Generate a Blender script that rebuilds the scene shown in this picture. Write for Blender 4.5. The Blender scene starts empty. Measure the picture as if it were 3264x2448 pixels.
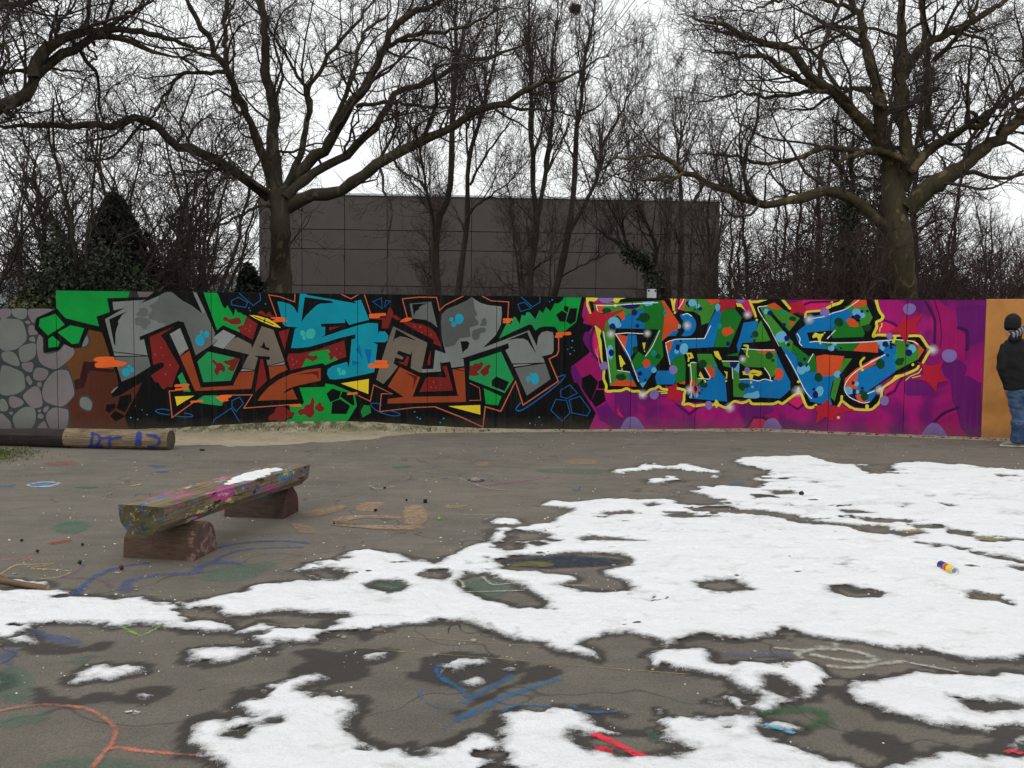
import bpy, bmesh, math, random
import numpy as np
from mathutils import Vector, Matrix
from mathutils.geometry import tessellate_polygon

random.seed(7)
rng = np.random.default_rng(11)
scene = bpy.context.scene
col = scene.collection

# ------------------------------------------------------------------ camera
CAM_H = 1.55
F_PX, CX, CY = 2949.0, 1632.0, 1224.0
PITCH, ROLL = math.radians(3.5), math.radians(0.53)
cam_rot = Matrix.Rotation(math.radians(90) - PITCH, 3, 'X') @ Matrix.Rotation(ROLL, 3, 'Z')
cam_data = bpy.data.cameras.new('camera')
cam = bpy.data.objects.new('camera', cam_data)
col.objects.link(cam)
cam_data.sensor_width = 36.0
cam_data.lens = 36.0 * F_PX / 3264.0
cam_data.clip_start = 0.05
cam_data.clip_end = 2000.0
cam.matrix_world = Matrix.Translation((0, 0, CAM_H)) @ cam_rot.to_4x4()
scene.camera = cam

# ------------------------------------------------------------------ sky, sun, exposure
SUN_EL, SUN_AZ = math.radians(48), math.radians(205)
world = bpy.data.worlds.new('World')
scene.world = world
world.use_nodes = True
wn = world.node_tree
wn.nodes.clear()
def wnode(t, **kw):
    n = wn.nodes.new(t)
    for k, v in kw.items():
        setattr(n, k, v)
    return n
sky = wnode('ShaderNodeTexSky', sky_type='NISHITA', sun_disc=False)
sky.sun_elevation = SUN_EL
sky.sun_rotation = SUN_AZ
sky.air_density = 1.0
sky.dust_density = 4.0
hsv = wnode('ShaderNodeHueSaturation')
hsv.inputs['Saturation'].default_value = 0.12
wn.links.new(sky.outputs[0], hsv.inputs['Color'])
# an even layer of cloud: brighter overhead than at the horizon, faintly uneven
tc = wnode('ShaderNodeTexCoord')
sep = wnode('ShaderNodeSeparateXYZ')
wn.links.new(tc.outputs['Generated'], sep.inputs[0])
ramp = wnode('ShaderNodeMapRange')
ramp.inputs['From Min'].default_value = 0.0
ramp.inputs['From Max'].default_value = 1.0
ramp.inputs['To Min'].default_value = 11.2
ramp.inputs['To Max'].default_value = 12.0
wn.links.new(sep.outputs['Z'], ramp.inputs['Value'])
nz = wnode('ShaderNodeTexNoise')
nz.inputs['Scale'].default_value = 2.2
nz.inputs['Detail'].default_value = 4.0
wn.links.new(tc.outputs['Generated'], nz.inputs['Vector'])
nr = wnode('ShaderNodeMapRange')
nr.inputs['To Min'].default_value = 0.93
nr.inputs['To Max'].default_value = 1.07
wn.links.new(nz.outputs['Fac'], nr.inputs['Value'])
mul = wnode('ShaderNodeMath', operation='MULTIPLY')
wn.links.new(ramp.outputs[0], mul.inputs[0])
wn.links.new(nr.outputs[0], mul.inputs[1])
comb = wnode('ShaderNodeCombineColor')
for k, g in zip(('Red', 'Green', 'Blue'), (0.985, 1.0, 1.005)):
    mm = wnode('ShaderNodeMath', operation='MULTIPLY')
    mm.inputs[1].default_value = g
    wn.links.new(mul.outputs[0], mm.inputs[0])
    wn.links.new(mm.outputs[0], comb.inputs[k])
mixw = wnode('ShaderNodeMix', data_type='RGBA')
mixw.inputs['Factor'].default_value = 0.9
wn.links.new(hsv.outputs[0], mixw.inputs['A'])
wn.links.new(comb.outputs[0], mixw.inputs['B'])
bg = wnode('ShaderNodeBackground')
bg.inputs['Strength'].default_value = 0.1
wn.links.new(mixw.outputs['Result'], bg.inputs['Color'])
wout = wnode('ShaderNodeOutputWorld')
wn.links.new(bg.outputs[0], wout.inputs['Surface'])

sun_l = bpy.data.lights.new('sun', 'SUN')
sun_l.energy = 0.6
sun_l.angle = math.radians(60)
sun_l.color = (1.0, 0.97, 0.93)
sun = bpy.data.objects.new('sun', sun_l)
col.objects.link(sun)
sd = Vector((math.sin(SUN_AZ) * math.cos(SUN_EL), math.cos(SUN_AZ) * math.cos(SUN_EL), math.sin(SUN_EL)))
sun.rotation_euler = sd.to_track_quat('Z', 'Y').to_euler()

scene.view_settings.view_transform = 'Standard'
scene.view_settings.look = 'None'
scene.view_settings.exposure = 0.0
scene.view_settings.gamma = 1.0
scene.render.engine = 'CYCLES'
scene.cycles.max_bounces = 4
scene.cycles.transparent_max_bounces = 24

# ------------------------------------------------------------------ helpers
RM = np.array(cam_rot)
CAMP = np.array((0, 0, CAM_H))
def ray(px, py):
    px = np.asarray(px, float); py = np.asarray(py, float)
    d = np.stack([(px - CX) / F_PX, -(py - CY) / F_PX, -np.ones_like(px)], -1)
    return d @ RM.T
def P(px, py, Y):                       # point seen at a photo pixel, at depth Y
    d = ray(px, py)
    return CAMP + d * (np.asarray(Y, float) / d[..., 1])[..., None]
def G(px, py, z=0.0):                   # ground point seen at a photo pixel
    d = ray(px, py)
    return CAMP + d * ((z - CAM_H) / d[..., 2])[..., None]

def lin(c):
    c = np.asarray(c, float) / 255.0
    return np.where(c <= 0.04045, c / 12.92, ((c + 0.055) / 1.055) ** 2.4)

def tag(o, label=None, cat=None, group=None, kind=None):
    if label: o['label'] = label
    if cat: o['category'] = cat
    if group: o['group'] = group
    if kind: o['kind'] = kind
    return o
def thing(name, loc, label, cat, group=None, rz=0.0):
    o = bpy.data.objects.new(name, None)
    col.objects.link(o)
    o.empty_display_size = 0.2
    o.location = loc
    o.rotation_euler = (0, 0, rz)
    return tag(o, label, cat, group)
def link(name, me, mats=(), parent=None, smooth=False):
    o = bpy.data.objects.new(name, me)
    col.objects.link(o)
    for m in (mats if isinstance(mats, (list, tuple)) else [mats]):
        me.materials.append(m)
    if parent is not None:
        o.parent = parent
        o.matrix_parent_inverse = Matrix.Translation(-Vector(parent.location)) if parent.rotation_euler.z == 0 else parent_inv(parent)
    if smooth:
        me.polygons.foreach_set('use_smooth', np.ones(len(me.polygons), bool))
    return o
def parent_inv(p):
    return (Matrix.Translation(p.location) @ p.rotation_euler.to_matrix().to_4x4()).inverted()
def qmesh(name, verts, quads=None, tris=None):
    me = bpy.data.meshes.new(name)
    verts = np.ascontiguousarray(verts, dtype=np.float32).reshape(-1, 3)
    me.vertices.add(len(verts))
    me.vertices.foreach_set('co', verts.ravel())
    idx, tot = [], []
    for f, n in ((quads, 4), (tris, 3)):
        if f is not None and len(f):
            f = np.ascontiguousarray(f, dtype=np.int32).reshape(-1, n)
            idx.append(f.ravel()); tot.append(np.full(len(f), n, np.int32))
    idx = np.concatenate(idx); tot = np.concatenate(tot)
    me.loops.add(len(idx))
    me.loops.foreach_set('vertex_index', idx)
    me.polygons.add(len(tot))
    st = np.zeros(len(tot), np.int32); st[1:] = np.cumsum(tot)[:-1]
    me.polygons.foreach_set('loop_start', st)
    me.polygons.foreach_set('loop_total', tot)
    me.update(calc_edges=True)
    me.validate()
    return me
def pymesh(name, verts, faces):
    me = bpy.data.meshes.new(name)
    me.from_pydata([tuple(map(float, v)) for v in verts], [], faces)
    me.update()
    return me
def bm_mesh(name, bm):
    me = bpy.data.meshes.new(name)
    bm.to_mesh(me)
    bm.free()
    return me
def bm_box(bm, lo, hi, bevel=0.0, M=None):
    r = bmesh.ops.create_cube(bm, size=1.0)
    vs = r['verts']
    c = (Vector(lo) + Vector(hi)) / 2
    s = Vector(hi) - Vector(lo)
    for v in vs:
        v.co = Vector((v.co.x * s.x, v.co.y * s.y, v.co.z * s.z)) + c
    if bevel:
        es = list({e for v in vs for e in v.link_edges})
        r2 = bmesh.ops.bevel(bm, geom=es, offset=bevel, segments=2, affect='EDGES', profile=0.6)
        vs = list({v for f in r2['faces'] for v in f.verts} | {v for v in vs if v.is_valid})
    if M is not None:
        for v in vs:
            v.co = M @ v.co
    return vs

def catmull(pts, n, closed=False):
    p = np.asarray(pts, float)
    k = len(p)
    if closed:
        q = np.vstack([p[-1], p, p[0], p[1]]); segs = k
    else:
        q = np.vstack([2 * p[0] - p[1], p, 2 * p[-1] - p[-2]]); segs = k - 1
    out = []
    for i in range(segs):
        a, b, c, d = q[i], q[i + 1], q[i + 2], q[i + 3]
        for t in np.arange(n) / n:
            out.append(0.5 * (2 * b + (c - a) * t + (2 * a - 5 * b + 4 * c - d) * t * t + (3 * b - a - 3 * c + d) * t ** 3))
    if not closed:
        out.append(p[-1])
    return np.array(out)
def resample(pts, n):
    p = catmull(pts, 6)
    d = np.r_[0, np.cumsum(np.linalg.norm(np.diff(p, axis=0), axis=1))]
    t = np.linspace(0, d[-1], n)
    return np.stack([np.interp(t, d, p[:, i]) for i in range(p.shape[1])], -1)

# value noise on arrays (for meshes built with numpy)
_perm = rng.permutation(512)
_tab = rng.random(512)
def _h(ix, iy):
    return _tab[(_perm[ix & 511] + iy) & 511]
def vnoise(x, y):
    x = np.asarray(x, float); y = np.asarray(y, float)
    ix = np.floor(x).astype(int); iy = np.floor(y).astype(int)
    fx = x - ix; fy = y - iy
    fx = fx * fx * (3 - 2 * fx); fy = fy * fy * (3 - 2 * fy)
    a = _h(ix, iy); b = _h(ix + 1, iy); c = _h(ix, iy + 1); d = _h(ix + 1, iy + 1)
    return (a * (1 - fx) + b * fx) * (1 - fy) + (c * (1 - fx) + d * fx) * fy
def fbm(x, y, oct=4):
    s = 0.0; a = 0.5; t = 0.0
    for o in range(oct):
        s = s + a * vnoise(x * 2 ** o + 17.3 * o, y * 2 ** o - 9.1 * o); t += a; a *= 0.5
    return s / t - 0.5
def sstep(a, b, x):
    t = np.clip((x - a) / (b - a), 0, 1)
    return t * t * (3 - 2 * t)

# ------------------------------------------------------------------ materials
class NT:
    def __init__(self, name):
        self.m = bpy.data.materials.new(name)
        self.m.use_nodes = True
        self.t = self.m.node_tree
        self.b = self.t.nodes['Principled BSDF']
        self.b.inputs['Specular IOR Level'].default_value = 0.3
        self.out = self.t.nodes['Material Output']
    def n(self, typ, **kw):
        x = self.t.nodes.new(typ)
        for k, v in kw.items():
            if k in x.inputs.keys() if isinstance(k, str) else False:
                x.inputs[k].default_value = v
            else:
                setattr(x, k, v)
        return x
    def l(self, a, b):
        self.t.links.new(a, b)
    def coord(self, kind='Object', scale=(1, 1, 1)):
        c = self.n('ShaderNodeTexCoord')
        mp = self.n('ShaderNodeMapping')
        mp.inputs['Scale'].default_value = scale
        self.l(c.outputs[kind], mp.inputs[0])
        return mp.outputs[0]
    def noise(self, vec, scale, detail=3.0, rough=0.55, dist=0.0):
        x = self.n('ShaderNodeTexNoise')
        x.inputs['Scale'].default_value = scale
        x.inputs['Detail'].default_value = detail
        x.inputs['Roughness'].default_value = rough
        x.inputs['Distortion'].default_value = dist
        if vec is not None: self.l(vec, x.inputs['Vector'])
        return x.outputs['Fac']
    def mr(self, v, a, b, c=0.0, d=1.0, smooth=False):
        x = self.n('ShaderNodeMapRange')
        if smooth: x.interpolation_type = 'SMOOTHSTEP'
        for k, val in zip(('From Min', 'From Max', 'To Min', 'To Max'), (a, b, c, d)):
            x.inputs[k].default_value = val
        self.l(v, x.inputs['Value'])
        return x.outputs[0]
    def math(self, op, a, b=None):
        x = self.n('ShaderNodeMath', operation=op)
        for i, v in enumerate((a, b)):
            if v is None: continue
            if isinstance(v, (int, float)): x.inputs[i].default_value = v
            else: self.l(v, x.inputs[i])
        return x.outputs[0]
    def mix(self, fac, a, b, blend='MIX'):
        x = self.n('ShaderNodeMix', data_type='RGBA', blend_type=blend)
        for k, v in (('Factor', fac), ('A', a), ('B', b)):
            if isinstance(v, (int, float)): x.inputs[k].default_value = v
            elif isinstance(v, (tuple, list, np.ndarray)): x.inputs[k].default_value = (*[float(q) for q in v[:3]], 1)
            else: self.l(v, x.inputs[k])
        return x.outputs['Result']
    def color(self, c):
        if isinstance(c, (tuple, list, np.ndarray)): self.b.inputs['Base Color'].default_value = (*[float(q) for q in c[:3]], 1)
        else: self.l(c, self.b.inputs['Base Color'])
        return self
    def rough(self, r):
        if isinstance(r, (int, float)): self.b.inputs['Roughness'].default_value = r
        else: self.l(r, self.b.inputs['Roughness'])
        return self
    def bump(self, h, strength=0.3, dist=0.01):
        x = self.n('ShaderNodeBump')
        x.inputs['Strength'].default_value = strength
        x.inputs['Distance'].default_value = dist
        self.l(h, x.inputs['Height'])
        self.l(x.outputs[0], self.b.inputs['Normal'])
        return self
    def alpha(self, a):
        self.l(a, self.b.inputs['Alpha'])
        return self
def sc(c, k):
    return tuple(float(min(v * k, 0.9)) for v in c)
def simple_mat(name, rgb, rough=0.8, var=0.25, scale=8.0, bump=0.0, bscale=60.0, stretch=(1, 1, 1), gain=1.0):
    """painted / natural surface with uneven tone and fine relief; rgb 0-255 is the colour as photographed"""
    m = NT(name)
    c = sc(lin(rgb), gain)
    v = m.coord('Object', stretch)
    n1 = m.mr(m.noise(v, scale, 4), 0.25, 0.75)
    m.color(m.mix(n1, sc(c, 1 - var), sc(c, 1 + var)))
    m.rough(rough)
    if bump:
        m.bump(m.noise(v, bscale, 3), bump, 0.01)
    return m.m

# ================================================================== graffiti wall
WALL_H, LOW_H, THICK = 2.02, 1.765, 0.14
def _xy(px, Y):
    return P(px, 1300, Y)[:2]
WA0, WA1, WB1 = _xy(428, 13.2), _xy(2424, 14.28), _xy(3144, 13.35)
LA = float(np.linalg.norm(WA1 - WA0)); DA = (WA1 - WA0) / LA
LB = float(np.linalg.norm(WB1 - WA1)); DB = (WB1 - WA1) / LB
NA = np.array((DA[1], -DA[0])); NB = np.array((DB[1], -DB[0]))      # towards the camera
def unroll(px, py):
    d = ray(px, py)
    def hit(o, n):
        t = ((o - CAMP[:2]) @ n) / (d[..., :2] @ n)
        return CAMP + d * t[..., None]
    a = hit(WA0, NA); s = (a[..., :2] - WA0) @ DA
    b = hit(WA1, NB); sb = (b[..., :2] - WA1) @ DB
    use = s > LA
    return np.stack([np.where(use, LA + sb, s), np.where(use, b[..., 2], a[..., 2])], -1)
def fold(s, z, off):
    s = np.asarray(s, float)
    inb = s > LA
    xy = np.where(inb[..., None], WA1 + DB * (s - LA)[..., None] + NB * off, WA0 + DA * s[..., None] + NA * off)
    return np.concatenate([xy, np.asarray(z, float)[..., None]], -1)

SEAM_PX = [428, 675, 912, 1140, 1362, 1582, 1799, 2012, 2219]
seams = [float(unroll(np.array(x), np.array(1150))[0]) for x in SEAM_PX] + [LA]
seams += [float(unroll(np.array(x), np.array(1170))[0]) for x in (2644, 2885, 3135)]
S_LOW = float(unroll(np.array(178), np.array(960))[0])
S_END = seams[-1] + 3 * 1.05
low_seams = [S_LOW - 1.03 * k for k in range(3, -1, -1)]
panels = [(low_seams[i], low_seams[i + 1], LOW_H, 'low') for i in range(3)]
panels.append((S_LOW, seams[0], WALL_H, 'mural'))
panels += [(seams[i], seams[i + 1], WALL_H, 'mural') for i in range(len(seams) - 1)]
ORANGE0 = seams[-1]
panels += [(ORANGE0 + 1.05 * i, ORANGE0 + 1.05 * (i + 1), WALL_H, 'tan') for i in range(3)]

def paint_mat(name, rgb, rgb2=None, scale=2.0, gain=1.14, rough=0.7):
    """sprayed paint on rough concrete: slightly uneven cover, fine grain, faint scuffs"""
    m = NT(name)
    v = m.coord('Object')
    c = sc(lin(rgb), gain)
    big = m.mr(m.noise(v, 1.7, 5, 0.6), 0.3, 0.7)
    base = m.mix(big, sc(c, 0.84), sc(c, 1.13))
    if rgb2 is not None:
        c2 = sc(lin(rgb2), gain)
        base = m.mix(m.mr(m.noise(v, scale, 3, 0.5, 0.6), 0.42, 0.6, smooth=True), base, c2)
    grain = m.noise(v, 170.0, 2)
    base = m.mix(m.mr(grain, 0.3, 0.7, 0.0, 0.22), base, (0.0, 0.0, 0.0))
    scuff = m.mr(m.noise(m.coord('Object', (1, 1, 3)), 9.0, 8, 0.75), 0.70, 0.80)
    base = m.mix(m.math('MULTIPLY', scuff, 0.12), base, (0.3, 0.29, 0.27))
    run = m.mr(m.noise(m.coord('Object', (14, 14, 0.5)), 1.3, 5, 0.7), 0.52, 0.75)
    base = m.mix(m.math('MULTIPLY', run, 0.16), base, (0.10, 0.095, 0.085))
    # splashed dirt along the foot of the wall
    geo = m.n('ShaderNodeNewGeometry'); sp = m.n('ShaderNodeSeparateXYZ'); m.l(geo.outputs['Position'], sp.inputs[0])
    low = m.mr(m.math('ADD', sp.outputs['Z'], m.mr(m.noise(v, 6.0, 4), 0, 1, -0.12, 0.12)), 0.22, 0.02)
    base = m.mix(m.math('MULTIPLY', low, 0.45), base, (0.07, 0.06, 0.045))
    m.b.inputs['Specular IOR Level'].default_value = 0.12
    m.color(base).rough(rough)
    m.bump(m.math('ADD', m.noise(v, 60.0, 4), m.math('MULTIPLY', m.noise(v, 7.0, 3), 1.2)), 0.35, 0.006)
    return m.m

PC = {
 'K': (8, 8, 9), 'W': (118, 124, 120), 'M': (96, 99, 97), 'D': (84, 87, 84), 'T': (108, 99, 88), 'X': (134, 138, 136),
 'Q': (46, 46, 49), 'V': (104, 95, 95),
 'G': (6, 142, 56), 'g': (30, 138, 76), 'h': (22, 125, 58), 'R': (116, 31, 29), 'r': (98, 16, 24), 'B': (142, 62, 31), 'd': (190, 60, 55),
 'O': (226, 98, 42), 'Y': (222, 192, 42), 'C': (4, 136, 156), 'A': (26, 150, 178), 'P': (58, 172, 162), 'U': (0, 98, 160), 'L': (16, 88, 145), 'S': (186, 96, 66),
 'sl': (56, 62, 64), 'ro': (110, 113, 108), 'rl': (115, 108, 110), 'ob': (96, 60, 28), 'rb': (78, 40, 27), 'mz': (48, 18, 22),
 'pu': (98, 20, 98), 'hp': (196, 30, 92), 'mp': (148, 18, 92), 'cr': (168, 28, 48), 'dp': (66, 16, 68), 'li': (126, 104, 164),
 'or': (198, 74, 36), 'bl': (4, 106, 166), 'ol': (56, 126, 38), 'gn': (22, 108, 32), 'dg': (10, 60, 28), 'nv': (16, 20, 92), 'lb': (96, 166, 198), 'te': (4, 132, 122),
 'yd': (206, 198, 50), 'wh': (226, 228, 226), 'pk': (232, 130, 110),
}
PM = {}
def pmat(k):
    if k not in PM:
        nm = 'paint_' + k
        if k == 'mg': PM[k] = paint_mat(nm, (158, 20, 106), (98, 20, 94), 1.3)
        elif k == 'tn': PM[k] = paint_mat(nm, (184, 128, 70), (156, 106, 56), 1.1)
        elif k == 'gl': PM[k] = glow_mat()
        else: PM[k] = paint_mat(nm, PC[k])
    return PM[k]
def glow_mat():
    m = NT('paint_soft_white_spray')
    a = m.n('ShaderNodeAttribute', attribute_name='cover')
    v = m.coord('Object')
    n = m.mr(m.noise(v, 120.0, 2), 0.25, 0.75, 0.55, 1.15)
    m.color((0.8, 0.8, 0.8)).rough(0.7)
    m.alpha(m.math('MULTIPLY', m.math('POWER', a.outputs['Fac'], 1.5), n))
    return m.m

TILES = {t: (ox, oy, 5.53) for t, ox, oy in (
    ('a', 320, 920), ('b', 320, 1120), ('c', 620, 920), ('d', 620, 1120), ('e', 920, 920), ('f', 920, 1120), ('g', 1220, 920), ('h', 1220, 1120),
    ('i', 1520, 920), ('j', 1520, 1120), ('k', 1820, 920), ('l', 1820, 1120), ('m', 2120, 920), ('n', 2120, 1120), ('o', 2420, 920), ('p', 2420, 1120),
    ('q', 2720, 920), ('r', 2720, 1120))}
TILES['z'] = (0, 900, 3.072)

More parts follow.
